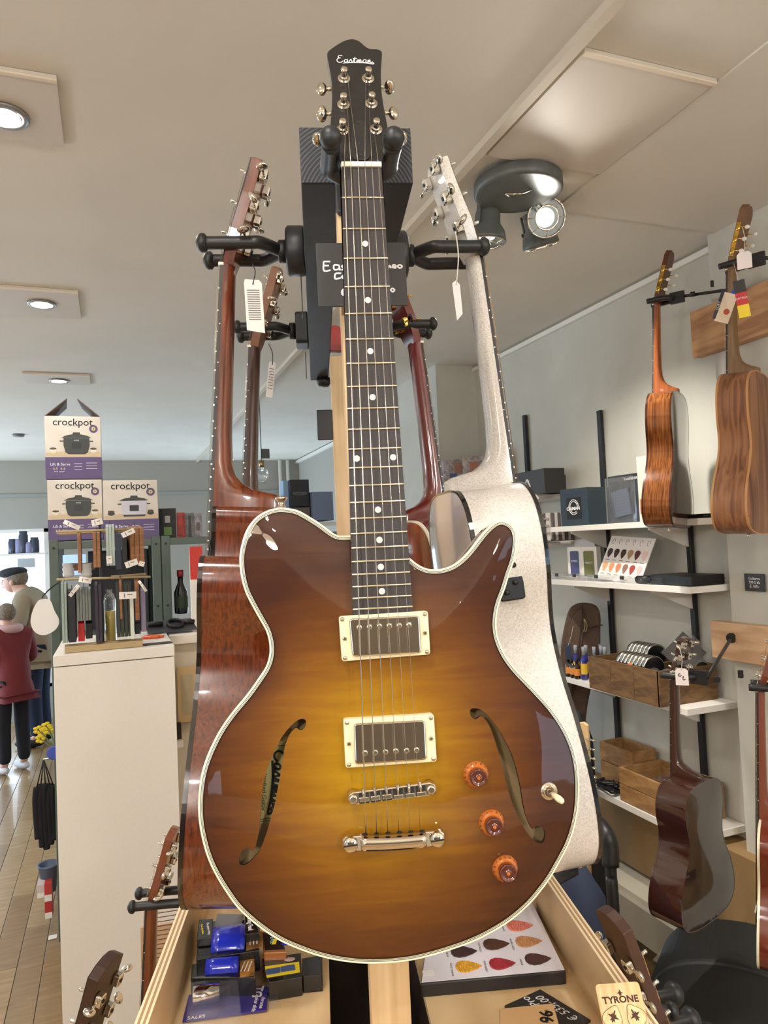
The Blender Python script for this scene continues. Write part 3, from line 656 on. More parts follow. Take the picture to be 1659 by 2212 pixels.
pickup(z3([(212, 948), (890, 908), (912, 1264), (230, 1312)]), z3([(290, 978), (823, 952), (838, 1250), (300, 1285)]), z3([(375, 1200), (452, 1196), (528, 1192), (605, 1185), (685, 1182), (760, 1177)]), .003)
# bridge
e0, e1 = Vector(L(763, 1725, .012)), Vector(L(931, 1704, .012)); dd = (e1-e0); Lb = dd.length; ang = math.degrees(math.atan2(dd.y, dd.x)); mid = (e0+e1)/2
br = obj('bridge', None, None, gt, Tr(mid.x, mid.y, .011) @ Rz(ang)); bpy.data.objects.remove(br)
BM = Tr(mid.x, mid.y, .0105) @ Rz(ang)
h = Lb/2
body_b = bevprism('bridge', [(-h, -.0055), (h, -.0055), (h+.004, -.003), (h+.005, 0), (h+.004, .004), (h, .006), (-h, .006), (-h-.004, .004), (-h-.005, 0), (-h-.004, -.003)], -.004, .003, NICKEL, gt, BM, bev=.001)
for s in (-1, 1): lathe('bridge_post', [(.0045, .0), (.0045, .0042), (.0025, .0048)], NICKEL, body_b, Tr(s*h, -.0005, 0), 18); lathe('post_foot', [(.005, -.014), (.005, -.004)], NICKEL, body_b, Tr(s*h, 0, 0), 16)
for k in range(6):
    p = L(brx[k], 1722-k*3.2, ZB); q = Vector((p[0]-mid.x, p[1]-mid.y)); q.rotate(Matrix.Rotation(-R_(ang), 2)) if False else None
    xk = (k-2.5)*(.0106)
    box('saddle_well', (xk, -.0002, .0031), (.0092, .0095, .0004), BLACKM, body_b)
    sdd = box('saddle', (xk, (-.001 if k < 3 else -.0025), .0045), (.0086, .0042, .0028), NICKEL, body_b, bev=.0006)
    lathe('intonation_screw', [(.0014, 0), (.0014, .010)], NICKEL, body_b, Tr(xk, -.002, .0035) @ Rx(-90), 8)
    lathe('screw_head', [(.0022, 0), (.0022, .0015)], NICKEL, body_b, Tr(xk, .0062, .001) @ Rx(-90), 10)
# tailpiece
e0, e1 = Vector(L(757, 1823, .008)), Vector(L(944, 1812, .008)); dd = (e1-e0); ang = math.degrees(math.atan2(dd.y, dd.x)); mid = (e0+e1)/2; h = dd.length/2
TM = Tr(mid.x, mid.y, .003) @ Rz(ang)
P = []
prof = [(-.0072, -.002), (-.0075, .003), (-.0055, .0075), (0, .0095), (.005, .0085), (.0066, .004), (.0066, -.002)]
v = []; xsn = np.linspace(-h+.010, h-.010, 13)
for x in xsn:
    bow = -.0016*(1-(x/h)**2)
    for (yy, zz) in prof: v.append((x, yy+bow, zz))
K = len(prof); fs = [(i*K+k, (i+1)*K+k, (i+1)*K+(k+1) % K, i*K+(k+1) % K) for i in range(len(xsn)-1) for k in range(K)]+[tuple(range(K)), tuple(range(len(v)-1, len(v)-1-K, -1))]
tb = obj('tailpiece', fixn(mesh('tail', v, fs, True)), NICKEL, gt, TM)
for s in (-1, 1):
    ea = bevprism('tailpiece_ear', [(s*(h-.011), -.0075), (s*(h+.005), -.006), (s*(h+.0075), -.002), (s*(h+.0075), .004), (s*(h+.004), .0068), (s*(h-.011), .0068)], -.002, .0045, NICKEL, tb, bev=.0015)
    lathe('stud', [(.0068, .004), (.0068, .0085), (.006, .0095), (0, .0096)], NICKEL, ea, Tr(s*h, 0, 0), 24)
    box('stud_slot', (s*h, 0, .0095), (.0126, .0014, .0008), BLACKM, ea, R=Rz(5))
for k in range(6): lathe('string_hole', [(.0026, .0005), (.0026, .0012)], BLACKM, tb, Tr((k-2.5)*.0106, .0066, .0045) @ Rx(-80), 12)
# knobs
AMB = mat('amber_plastic', (168, 88, 22), .12, coat=1.); AMD = mat('dark_amber_cap', (76, 22, 12), .1, coat=1.)
for (bx, by), (cx_, cy_) in (((318, 895), (350, 920)), ((475, 1380), (505, 1420)), ((620, 1850), (645, 1890))):
    q = L(960+bx/4.61, 1480+by/4.61, -.004)
    zb = arch(edist(*q))
    kb = obj('control_knob', lathe_me([(.0128, 0), (.0126, .0012), (.0102, .005), (.0086, .0055), (.0086, .006)], 32), AMB, gt, Tr(q[0], q[1], zb))
    lathe('knob_cap', [(.0083, .005), (.0083, .0125), (.0078, .0135), (.0068, .0135), (.006, .0122), (.0018, .0122), (.0016, .0132), (0, .0132)], AMD, kb, seg=30)
    lathe('knob_center', [(.0017, .0125), (.0016, .0138)], AMB, kb, seg=12)
    for i in range(11):
        a = R_(-30+i*24); text('knob_number', str(i), .0034, INK, kb, Tr(.0112*math.cos(a), .0112*math.sin(a), .0038) @ Rz(math.degrees(a)-90) @ Rx(-36), .0001)
# toggle
q = L(960+1045/4.61, 1480+1060/4.61, -.010); zb = arch(edist(*q))
tg = obj('toggle_switch', lathe_me([(.0088, 0), (.0086, .001), (.0078, .0018), (.0064, .0018), (.0062, .0034), (.005, .0036), (.0045, .002), (0, .002)], 30), NICKEL, gt, Tr(*q, zb))
tube('switch_lever', [(0, 0, .001), (.0028, -.002, .007)], .0018, NICKEL, tg)
tube('switch_tip', [(.0026, -.002, .006), (.0052, -.004, .012), (.0068, -.0052, .0158)], [.0026, .0034, .003], CREAM, tg, seg=12); ell('tip_end', (.0068, -.0052, .0158), (.003,)*3, CREAM, tg)
# strap button on the horn
q = L(608, 1097, -.03)
lathe('strap_button', [(.0065, 0), (.0055, .001), (.0032, .004), (.0032, .007), (.006, .010), (.0066, .0115), (.005, .0125), (0, .0125)], NICKEL, gt, Tr(q[0], q[1]-.001, -.034) @ Rx(-90), 20)

# ================================================================== acoustic guitar builder
def body_outline(cut, scale=1., kind='steel'):
    if kind == 'steel': h = [(.0, -.365), (.05, -.3655), (.095, -.373), (.128, -.398), (.142, -.44), (.138, -.49), (.125, -.535), (.122, -.575), (.137, -.625), (.168, -.68), (.190, -.735), (.198, -.785), (.188, -.83), (.150, -.863), (.08, -.878), (0, -.881)]
    elif kind == 'classical': h = [(.0, -.325), (.05, -.326), (.1, -.338), (.130, -.37), (.139, -.415), (.133, -.47), (.119, -.52), (.118, -.56), (.137, -.61), (.167, -.66), (.183, -.71), (.182, -.755), (.158, -.792), (.11, -.808), (.05, -.813), (0, -.814)]
    L1 = h[1:-1]
    if cut: R1 = [(.034, -.37), (.031, -.41), (.034, -.45), (.05, -.472), (.078, -.468), (.1, -.445), (.12, -.434), (.135, -.444), (.141, -.468), (.137, -.50)]+h[6:-1]
    else: R1 = L1
    P = [h[0]]+R1+[h[-1]]+[(-x, y) for x, y in reversed(L1)]
    return P
def loft(rows, closed=False):
    K = len(rows[0]); v = [p for r in rows for p in r]; n = len(rows)
    return v, [(i*K+k, i*K+(k+1) % K, (i+1)*K+(k+1) % K, (i+1)*K+k) for i in range(n-1) for k in range(K if closed else K-1)]
def acoustic(label, M, side, back, top_, bind, neck, scale=1., depth=.105, cut=True, kind='steel', board=None, hs=('mah', None), metal=None, hang=None, dome=.004, full=True, posts=True, hsm=None, hsang=14, name='acoustic_guitar', hlen=.175, htop=None, btn=None, cap_pl=None, bx=1., by=1.):
    t = thing(name, label, 'guitar', M); s = scale; board = board or EBONY; metal = metal or CHROME; hsm = hsm or neck
    ybody = -.365*s if kind == 'steel' else -.325*s
    FZ = -.006        # face plane below the fret plane
    if full:
        yb0 = -.365 if kind == 'steel' else -.325
        P = cr([(x*s*bx, (yb0+(y-yb0)*by)*s, 0) for x, y in body_outline(cut, kind=kind)], 5, True); P = [Vector((p.x, p.y)) for p in P]
        ar = sum(a.x*b.y-b.x*a.y for a, b in zip(P, P[1:]+P[:1]))
        if ar < 0: P.reverse()
        n = len(P); ymin = min(p.y for p in P)
        dz = lambda y: depth-.014*max(0, min(1, 1-(ybody-y)/(ybody-ymin)))*1.0   # shallower at the neck end
        v = [(p.x, p.y, FZ) for p in P]+[(p.x, p.y, FZ-dz(p.y)) for p in P]
        obj('body_side', fixn(mesh('side', v, [(i, (i+1) % n, n+(i+1) % n, n+i) for i in range(n)], True)), side, t)
        cvx, _, cfx, _, _, _ = delaunay_2d_cdt([p.copy() for p in P]+[Vector((x*.02*s, y*.02*s)) for x in range(-9, 10) for y in range(-48, -16) if pip(x*.02*s, y*.02*s, P)], [(i, (i+1) % n) for i in range(n)], [], 1, 1e-6)
        PA = np.array([(p.x, p.y) for p in P]); dd_ = [float(np.sqrt(((PA-np.array([q.x, q.y]))**2).sum(1)).min()) for q in cvx]
        cfx = [f for f in cfx if pip(sum(cvx[i].x for i in f)/3, sum(cvx[i].y for i in f)/3, P)]
        up = [tuple(f) if (cvx[f[1]]-cvx[f[0]]).cross(cvx[f[2]]-cvx[f[0]]) > 0 else tuple(reversed(f)) for f in cfx]
        obj('body_top', mesh('top', [(q.x, q.y, FZ) for q in cvx], up), top_, t)
        obj('body_back', mesh('back', [(q.x, q.y, FZ-dz(q.y)-dome*(1-(1-min(d_/.09, 1))**2)) for q, d_ in zip(cvx, dd_)], [tuple(reversed(f)) for f in up], True), back, t)
        for nm, zf in (('face_binding', 0), ('back_binding', 1)):
            rw = []
            Pi = offs(P, .0028); Po = offs(P, -.0006)
            zz = lambda y: FZ+.0006 if zf == 0 else FZ-dz(y)-.0006
            sg = -1 if zf == 0 else 1
            rw = [[(p.x, p.y, zz(p.y)) for p in Pi], [(p.x, p.y, zz(p.y)) for p in Po], [(p.x, p.y, zz(p.y)+sg*.006) for p in Po]]
            v, f = loft(rw, True); obj(nm, fixn(mesh(nm, v, f)), bind, t)
        yb = -.635*s-.0; yh = ybody-.10*s
        lathe('rosette', [(.062*s, FZ+.0003), (.051*s, FZ+.0008)], bind, t, Tr(0, yh, 0), 32, False); lathe('sound_hole', [(.05*s, FZ+.0004), (0, FZ+.0004)], BLACKM, t, Tr(0, yh, 0), 32, False)
        bevprism('bridge', rrect(.17*s, .03*s, .008), FZ, FZ+.008, board, t, Tr(0, yb, 0)); box('saddle', (0, yb+.004, FZ+.0095), (.072, .003, .006), BONE, t)
        lathe('end_pin', [(.006, 0), (.003, .004), (.006, .010), (0, .011)], metal, t, Tr(0, ymin, FZ-depth/2) @ Rx(90), 14)
    # neck with heel
    rows = []; D = depth*.86
    if kind == 'steel': prof_ = [(0.004, .0165), (-.03, .0165), (-.15, .018), (-.26, .020), (-.30, .023), (-.318, .029), (-.330, .040), (-.338, .055), (-.344, D-.012), (-.349, D-.002), (-.352, D), (-.372, D+.001)]
    else: prof_ = [(0.004, .018), (-.03, .018), (-.15, .019), (-.225, .022), (-.258, .026), (-.28, .034), (-.292, .045), (-.300, .06), (-.306, D-.012), (-.31, D-.002), (-.313, D), (-.332, D+.001)]
    for (y, d) in prof_:
        w_ = (.0215+(.0065 if kind == 'steel' else .0075)*(-y/.36))*(1 if d < .03 else max(.45, 1-(d-.03)*7))
        wt = .0215+.0065*(-y/.36)
        row = []
        for k in range(11):
            an = math.pi*k/10; c, sn = math.cos(an), math.sin(an)
            wd = wt+(w_-wt)*sn
            row.append((wd*abs(c)**.75*(1 if c > 0 else -1)*s, y*s, -.006-(d-.0)*sn**.8*(s if d < .03 else 1)))
        rows.append(row)
    v, f = loft(rows); obj('neck', fixn(mesh('neck', v, f, True)), neck, t)
    fbend = -.455*s if kind == 'steel' else -.43*s
    if not full: fbend = -.36*s
    fb = prism('fingerboard', [(-.0215*s, 0), (-.028*s, fbend), (.028*s, fbend), (.0215*s, 0)], -.0065, -.0008, board, t)
    SC = .645*s; fm = None
    for k in range(1, 20 if full else 13):
        y = -SC*(1-2**(-k/12)); w_ = (.0217+.0065*(-y/(.455*s)))*2*s
        if fm is None: fm = boxme(1., .0018, .002); fm.materials.append(FRETM)
        fo = obj('fret', fm, None, t, Tr(0, y, -.0006)); fo.scale = (w_, 1, 1)
        if k in (3, 5, 7, 9, 12):
            for sd in (-1, 1): box('side_dot', (sd*(w_/2-.0001), y+.012*s, -.004), (.0006, .0018, .0018), PEARL, fb)
    box('nut', (0, .002, -.0022), (.043*s, .005, .008), BONE, t, bev=.0006)
    # headstock
    HMm = Tr(0, .004, -.004) @ Matrix.Rotation(-R_(hsang), 4, 'X')
    hh = hlen
    if kind == 'steel': poly = [(-.0215, 0), (.0215, 0), (.029, .022), (.036, .05), (.0335, .11), (.037, hh-.012), (.020, hh-.003), (0, hh), (-.020, hh-.003), (-.037, hh-.012), (-.0335, .11), (-.036, .05), (-.029, .022)]
    else: poly = [(-.0225, 0), (.0225, 0), (.030, .018), (.034, .04), (.037, hh-.02), (.024, hh-.004), (.012, hh), (0, hh-.003), (-.012, hh), (-.024, hh-.004), (-.037, hh-.02), (-.034, .04), (-.030, .018)]
    poly = [(x*s, y*s) for x, y in poly]
    hd = bevprism('headstock', poly, -.017*s, 0, hsm, t, HMm, bev=.0008)
    if cap_pl: bevprism('headstock_faceplate', [(x*.99, y*.995) for x, y in poly], 0, .0016, cap_pl, hd, bev=.0003)
    if kind == 'steel':
        for sd in (-1, 1):
            for k in range(3):
                y = (.045+k*.05)*s; x = sd*.022*s
                tm = bevprism('tuning_machine', rrect(.016, .019, .004), -.012, 0, metal, hd, Tr(x+sd*.004, y, -.017*s), bev=.002)
                lathe('gear_screw', [(.003, 0), (.003, .001)], BLACKM, tm, Tr(0, 0, -.012) @ Rx(180), 10)
                tube('tuner_shaft', [(sd*.004, 0, -.006), (sd*.022, 0, -.006)], .0022, metal, tm)
                ell('tuner_button', (sd*.0285, 0, -.006), (.0085, .0095, .0048), btn or metal, tm, Rx(random.choice((0, 50, 90, 120))), 14)
                if posts: lathe('string_post', [(.0052, 0), (.005, .0015), (.0028, .002), (.0026, .009), (.003, .011), (.002, .0125)], metal, tm, Tr(-sd*.004, 0, .017*s+.0016), 12)
    else:
        for sd in (-1, 1):
            plt = box('tuner_plate', (sd*.0365*s, .085*s, -.0085*s), (.0015, .10*s, .012), GOLD, hd, bev=.0004)
            for k in range(3):
                y = (.05+k*.035)*s-.085*s
                ell('tuner_rosette', (sd*.0012, y, 0), (.0018, .010, .007), GOLD, plt, seg=10)
                tube('tuner_shaft', [(sd*.003, y, -.001), (sd*.003, y, -.022)], .0018, GOLD, plt)
                ell('tuner_button', (sd*.003, y, -.028), (.004, .0065, .0075), PEARLB, plt, seg=12)
    ns = 6
    for k in range(ns):
        xn = (k-2.5)*.0072*s; xb = (k-2.5)*.0108*s; hx = (-1 if k < 3 else 1)*(.018 if kind == 'steel' else .008)*s; hy = ([.045, .095, .145, .145, .095, .045][k])*s
        p0 = HMm @ Vector((hx, hy, .008)); 
        endp = (xb, -.635*s, .004) if full else (xn+(xb-xn)*.5, -.34*s, .0015)
        tube('string', [p0, (xn, .002, .002), (xn, .0, .002), endp], (.00055 if k < 3 else .0003), (STRINGB if kind == 'steel' else PEARLB) if k < 4 else STRING, t, seg=4)
    return t, hd
def sideframe(nut_w, facing, back_deg, lean, viewdir=None):
    "facing: +1 = face to picture right, -1 = left, relative to view direction; back visible by back_deg"
    vd = (nut_w-CAM); vd.z = 0; vd.normalize()
    if viewdir is not None: vd = viewdir
    rt = vd.cross(ZZ).normalized()
    n0 = rt*facing*math.cos(R_(back_deg))+vd*math.sin(R_(back_deg))
    return gframe(nut_w, n0, R_(lean))
# ================================================================== hanging guitars
PINKW = mat('white_sparkle', (226, 220, 212), .3, coat=1., noise=((420, 420, 420), (196, 190, 184), .42, .66))
SPBACK = mat('sparkle_back', (206, 196, 192), .12, coat=1.)
SPNECK = mat('sparkle_neck', (214, 208, 200), .25, coat=1., noise=((500, 500, 500), (176, 168, 160), .40, .7))
BLKBIND = mat('black_binding', (12, 12, 13), .1, coat=1.)
SPRUCE = mat('spruce_top', (214, 178, 120), .25, coat=.8)
def hang_back(nut, M, mount, label, Lfix=None, kind='yoke', half=.031, badge=False):
    "yoke hanger reaching from a mount plane behind the guitar (u = mount in stand axes) to just past the neck"
    p = nut-CAM; u, v, z = p.dot(RD), p.dot(FD), p.z
    sd = 1 if u > mount else -1
    return hanger(label, outM(S(mount, v, z+.014), RD*sd), kind, L=abs(u-mount)+.022, half=half, badge=badge)
n1 = onV(478, 583, 1.09)
acoustic('glossy mahogany cutaway acoustic guitar hanging sideways on the left timber', sideframe(n1, -1, 0, 4.2, FD), MAHOGB, MAHOG, MAHOG, TORT, MAHOGN, scale=.98, by=1.05, depth=.118, hsm=MAHOGN, name='acoustic_guitar', cap_pl=BLK)
n2 = onV(1036, 560, 1.10)
g2, h2 = acoustic('white sparkle acoustic guitar with black binding hanging on the right timber', sideframe(n2, 1, 4, 5.2, FD), PINKW, SPBACK, PINKW, BLKBIND, SPNECK, scale=.98, bx=.92, by=1.09, depth=.118, cut=False, hsm=PINKW, hlen=.165)
pn = bevprism('preamp_panel', rrect(.036, .060, .004), 0, .003, mat('preamp_black', (18, 18, 20), .35), g2, Tr(-.1215, -.492, -.064) @ Ry(-90) @ Rz(180))
for k in range(4): lathe('preamp_knob', [(.004, .003), (.0038, .006), (0, .006)], BLACKM, pn, Tr(.008 if k % 2 else -.006, -.018+.012*k, 0), 12)
text('preamp_text', 'isys.', .009, GREYW, pn, Tr(.004, -.024, .0032))
n3 = onV(539, 755, 1.5)
acoustic('acoustic guitar with dark neck and plain headstock hanging behind the mahogany one', sideframe(n3, -1, 3, 4.2, FD), MAHOGB, MAHOG, SPRUCE, BONE, DARKN, depth=.105, hsm=mat('headstock_brown', (124, 80, 52), .45), metal=NICKEL)
n4 = onV(905, 746, 1.5)
acoustic('dark red acoustic guitar with gold tuners hanging behind the white one', sideframe(n4, 1, 16, 5.5, FD), REDM, mat('red_burst_back', (150, 62, 22), .15, coat=1., noise=((14, 5, 14), (70, 18, 12), .4, .6)), REDM, BONE, REDM, depth=.105, cut=False, metal=GOLD, btn=mat('dark_button', (40, 14, 20), .2), hlen=.17)
# wall guitars
n6 = atD(1412, 662, 2.65)
acoustic('glossy rosewood classical guitar hanging sideways from the upper right wall', sideframe(n6, -1, 13, 3.4), ROSEW, mat('gloss_dark_back', (74, 50, 36), .06, coat=1.), SPRUCE, mat('dark_edge', (60, 24, 14), .2, coat=1.), mat('cedar_neck', (164, 92, 46), .25, coat=.8, noise=((80, 4, 80), (128, 66, 30), .3, .7)), depth=.098, kind='classical', cut=False, hsm=mat('mah_head', (92, 44, 24), .35), hlen=.195)
n7 = atD(1572, 588, 2.25)
acoustic('satin walnut classical guitar cut off by the right frame edge', sideframe(n7, -1, 16, 3.2), WALNUT, WALNUT, SPRUCE, mat('maple_edge', (188, 138, 88), .4), mat('walnut_neck', (134, 104, 70), .45, noise=((80, 3, 80), (110, 84, 56), .3, .7)), depth=.10, kind='classical', cut=False, hsm=mat('walnut_head', (120, 84, 56), .45), hlen=.195)
n8 = atD(1452, 1466, 2.12)
acoustic('small dark glossy acoustic guitar with price tag hanging low on the right wall', sideframe(n8, -1, 30, 3.), mat('espresso_gloss', (58, 30, 22), .1, coat=1.), mat('gloss_black_back', (52, 40, 36), .08, coat=1.), SPRUCE, mat('espresso_gloss', (58, 30, 22), .1), mat('dark_red_neck', (56, 26, 20), .25, coat=.8), scale=.76, depth=.10, cut=False, hlen=.17, hsm=mat('dark_red_neck', (62, 26, 20), .25))
n9 = atD(1634, 1492, 1.95)
acoustic('dark red acoustic with cream binding at the lower right frame edge', sideframe(n9, -1, 4, 3.), mat('sienna_gloss', (104, 40, 24), .1, coat=1.), mat('sienna_gloss', (104, 40, 24), .1), SPRUCE, IVORY, mat('brown_neck9', (118, 56, 34), .3, coat=.8), scale=.92, by=.74, bx=.9, depth=.10, cut=False, hlen=.165)
# guitars hanging low around the plywood bin
n10 = atD(1440, 2236, 1.10); M10 = sideframe(n10, 1, 10, 6., FD)
acoustic('brown acoustic headstock with chrome tuners at the lower right', M10, DKRED, DKRED, SPRUCE, BONE, mat('sapele_head', (78, 52, 42), .45), depth=.10, cut=False, hlen=.21)
n11 = atD(146, 2322, 1.12); M11 = sideframe(n11, -1, 14, 5., FD)
acoustic('dark brown acoustic headstock with chrome tuners at the lower left', M11, DKRED, DKRED, SPRUCE, BONE, mat('dark_brown_head', (58, 36, 26), .4), depth=.10, cut=False, hlen=.19, cap_pl=BLK)
n12 = atD(318, 1956, 1.62); M12 = sideframe(n12, -1, 4, 4., FD)
acoustic('mahogany acoustic hanging low beside the left plywood side of the bin', M12, MAHOGB, MAHOG, SPRUCE, BONE, mat('amber_neck', (128, 66, 32), .3, coat=.8, noise=((120, 5, 120), (100, 46, 20), .3, .7)), depth=.10, cut=True, hlen=.175)
hang_back(n12, M12, UL, 'black hanger below the left bin side holding the low mahogany acoustic')
hang_back(n10, M10, UR, 'black hanger below the right bin side at the lower right corner')
hang_back(n11, M11, UL, 'black hanger below the left bin side under the lower left headstock')
# mounting boards and wall hangers on the right pier
CEDAR = mat('cedar_board', (196, 150, 104), .55, noise=((8, 4, 30), (164, 116, 76), .4, .62))
a = onX(1508, 640, 2.13); b1 = 0
bz = box('mounting_board', (2.106, a.y-.42, CAMZ+.735), (.045, .84, .175), CEDAR, bev=.002); tag(bz, 'cedar mounting board high on the right pier behind the walnut guitar', 'board')
a2 = onX(1562, 1460, 2.13)
bz2 = box('mounting_board', (2.106, a2.y-.36, CAMZ-.415), (.045, .72, .135), mat('pine_board', (214, 176, 136), .55, noise=((8, 3, 24), (190, 150, 112), .4, .62)), bev=.002); tag(bz2, 'pine mounting board low on the right pier beside the small dark guitar', 'board')
print('boards', a, a2)
def wall_hanger(nut, Mg, mount, label):
    zb = Mg.to_3x3() @ Vector((0, 0, 1)); back = Vector((-zb.x, -zb.y, 0)).normalized(); lat = ZZ.cross(back)
    O_ = nut+ZZ*.014; M = basis(O_-back*.015, lat, ZZ, back)   # z toward the wall
    t = thing('guitar_hanger', label, 'guitar hanger', M)
    for s in (-1, 1):
        p = [(s*.030, 0, 0), (s*.031, 0, .04), (s*.022, 0, .07), (0, 0, .085)]
        tube('yoke_arm', cr(p, 5), .0095, BLACKRUB, t, seg=12)
    pl_ = box('bracket_plate', (0, 0, .098), (.012, .042, .05), BLACKM, t, bev=.002)
    for a_ in (-1, 1):
        for b_ in (-1, 1): lathe('bolt', [(.0032, 0), (.003, .002)], NICKEL, pl_, Tr(.006, a_*.010, b_*.012) @ Ry(90), 10)
        box('hook_tab', (0, .022*a_, .118), (.012, .02, .01), BLACKM, pl_) if a_ > 0 else None
    mp = M.inverted() @ Vector(mount)
    tube('rod', [(0, 0, .12), mp], .0055, BLACKM, t, seg=10); lathe('rod_collar', [(.009, -.008), (.009, .008)], BLACKM, t, align((0, 0, .15), mp), 12)
    lathe('wall_flange', [(.018, 0), (.018, .006)], BLACKM, t, align(mp, (0, 0, .1)), 16)
    return t
G6, G7, G8, G9 = [o.matrix_world.copy() for o in [x for x in bpy.data.objects if x.name.startswith('acoustic_guitar')][4:8]]
wall_hanger(n6, G6, (2.08, n6.y-.22, n6.z+.01), 'black bracket hanger with four bolts holding the glossy rosewood guitar')
wall_hanger(n7, G7, (2.08, n7.y-.12, n7.z+.01), 'black bracket hanger with four bolts holding the walnut guitar')
wall_hanger(n8, G8, (2.08, a2.y-.10, CAMZ-.40), 'black bracket hanger and long rod holding the small dark guitar')
wall_hanger(n9, G9, (2.08, n9.y-.05, CAMZ-.40), 'black bracket hanger at the right edge holding the cream bound guitar')

# ================================================================== tags and signs
def facecam(P, yaw=0, roll=0, tilt=0):
    d = (CAM-P); d.z *= .3; d.normalize(); x = ZZ.cross(d).normalized(); y = d.cross(x)
    return basis(P, x, y, d) @ Ry(yaw) @ Rz(roll) @ Rx(tilt)
def ptag(name, label, px, py, d, w_, h_, sx, sy, m=TAG, yaw=0, roll=0, shape=None, strm=PEARLB, lines=0, sd=None, group=None, sr=.0008):
    P = atD(px, py, d); M = facecam(P, yaw, roll)
    t = thing(name, label, 'price tag', M, group)
    poly = shape or [(-w_/2, -h_/2), (w_/2, -h_/2), (w_/2, h_/2-.2*w_), (w_*.3, h_/2), (-w_*.3, h_/2), (-w_/2, h_/2-.2*w_)]
    prism('card', poly, -.0004, .0004, m, t)
    q = M.inverted() @ atD(sx, sy, sd or d)
    tube('string', cr([(0, h_/2-.006, .001), (q.x*.5+.004, (h_/2+q.y)/2, q.z*.5), tuple(q)], 4), sr, strm, t, seg=5)
    for k in range(lines): box('print_line', (0, h_*.3-k*h_*.62/max(1, lines), .0006), (w_*.72, h_*.018, .0003), GREYW, t)
    return t
def wscale(px, d): return px*d/FPX
ptag('price_tag', 'large white barcode tag on black string below the mahogany headstock', 549, 660, .98, wscale(37, .98), wscale(108, .98), 545, 570, PAPER, 8, 2, lines=14, strm=BLACKM, shape=[(-.012, -.033), (.012, -.037), (.0125, .030), (.009, .034), (-.010, .035), (-.0115, .030)])
ptag('price_tag', 'narrow curled white tag hanging below the rear left hanger', 585, 820, 1.34, wscale(15, 1.34), wscale(78, 1.34), 580, 742, PAPER, 25, -8, lines=8, strm=BLACKM)
ptag('price_tag', 'pinkish pointed tag on white string from the white guitar', 988, 650, 1.0, wscale(19, 1.0), wscale(85, 1.0), 984, 500, TAG, 20, 2, shape=[(-.0055, .024), (0, .028), (.0055, .022), (.006, -.018), (-.003, -.027)])
ptag('price_tag', 'white luggage tag tied to the walnut guitar headstock', 1608, 562, 2.1, wscale(29, 2.1), wscale(36, 2.1), 1604, 490, TAG, 0, 0)
t_ = ptag('price_tag', 'white tag with handwritten price on the small dark guitar', 1473, 1462, 2.02, wscale(26, 2.02), wscale(36, 2.02), 1468, 1400, TAG, 0, 0)
obj('handwriting', strokes_me([[(-.004, .010), (-.009, .006), (-.006, 0), (-.001, .004)], [(-.010, .004), (-.003, .005)], [(0, -.002), (.005, .001), (.002, -.006), (.006, -.010)], [(.004, -.008), (.010, -.006)]], .0009), INK, t_, Tr(0, 0, .0006))
# brochures: black/red/yellow tag and leaflets by the walnut guitar
t = thing('hang_tag', 'long swing tag in black, red and yellow beside the walnut neck', 'tag', facecam(atD(1603, 648, 2.12), 8, 6))
k = wscale(1, 2.12)
for i, (c, h0) in enumerate((((28, 26, 28), 24), ((196, 30, 40), 28), ((240, 214, 20), 27))): box('tag_band', (0, (30-27*i)*k, 0), (23*k, 27*k, .0008), mat('tag_band_%d' % i, c, .4), t)
text('tag_text', 'ORTEGA', .008, WINK, t, Tr(0, 4*k, .0006)); tube('string', [(0, 42*k, 0), (-.004, .11, .0)], .0007, PEARLB, t, seg=4)
t = thing('leaflet', 'fanned cream and blue leaflet hanging behind the walnut neck', 'leaflet', facecam(atD(1568, 665, 2.2), 12, -22))
box('leaflet_page', (0, 0, 0), (30*k, 66*k, .0008), mat('leaflet_cream', (232, 214, 190), .5), t); box('leaflet_spine', (-17*k, 4*k, .001), (7*k, 66*k, .0008), mat('leaflet_black', (40, 40, 60), .5), t); box('leaflet_corner', (10*k, 34*k, -.001), (20*k, 16*k, .0008), mat('leaflet_blue', (40, 60, 170), .5), t)
text('leaflet_text', 'CORT', .010, WINK, t, Tr(-17*k, 0, .002) @ Rz(90)); lathe('leaflet_dot', [(.009, 0), (.009, .0006)], mat('leaflet_red', (190, 80, 50), .5), t, Tr(4*k, -8*k, .0005), 16)
CHALK = mat('chalkboard', (44, 43, 42), .45)
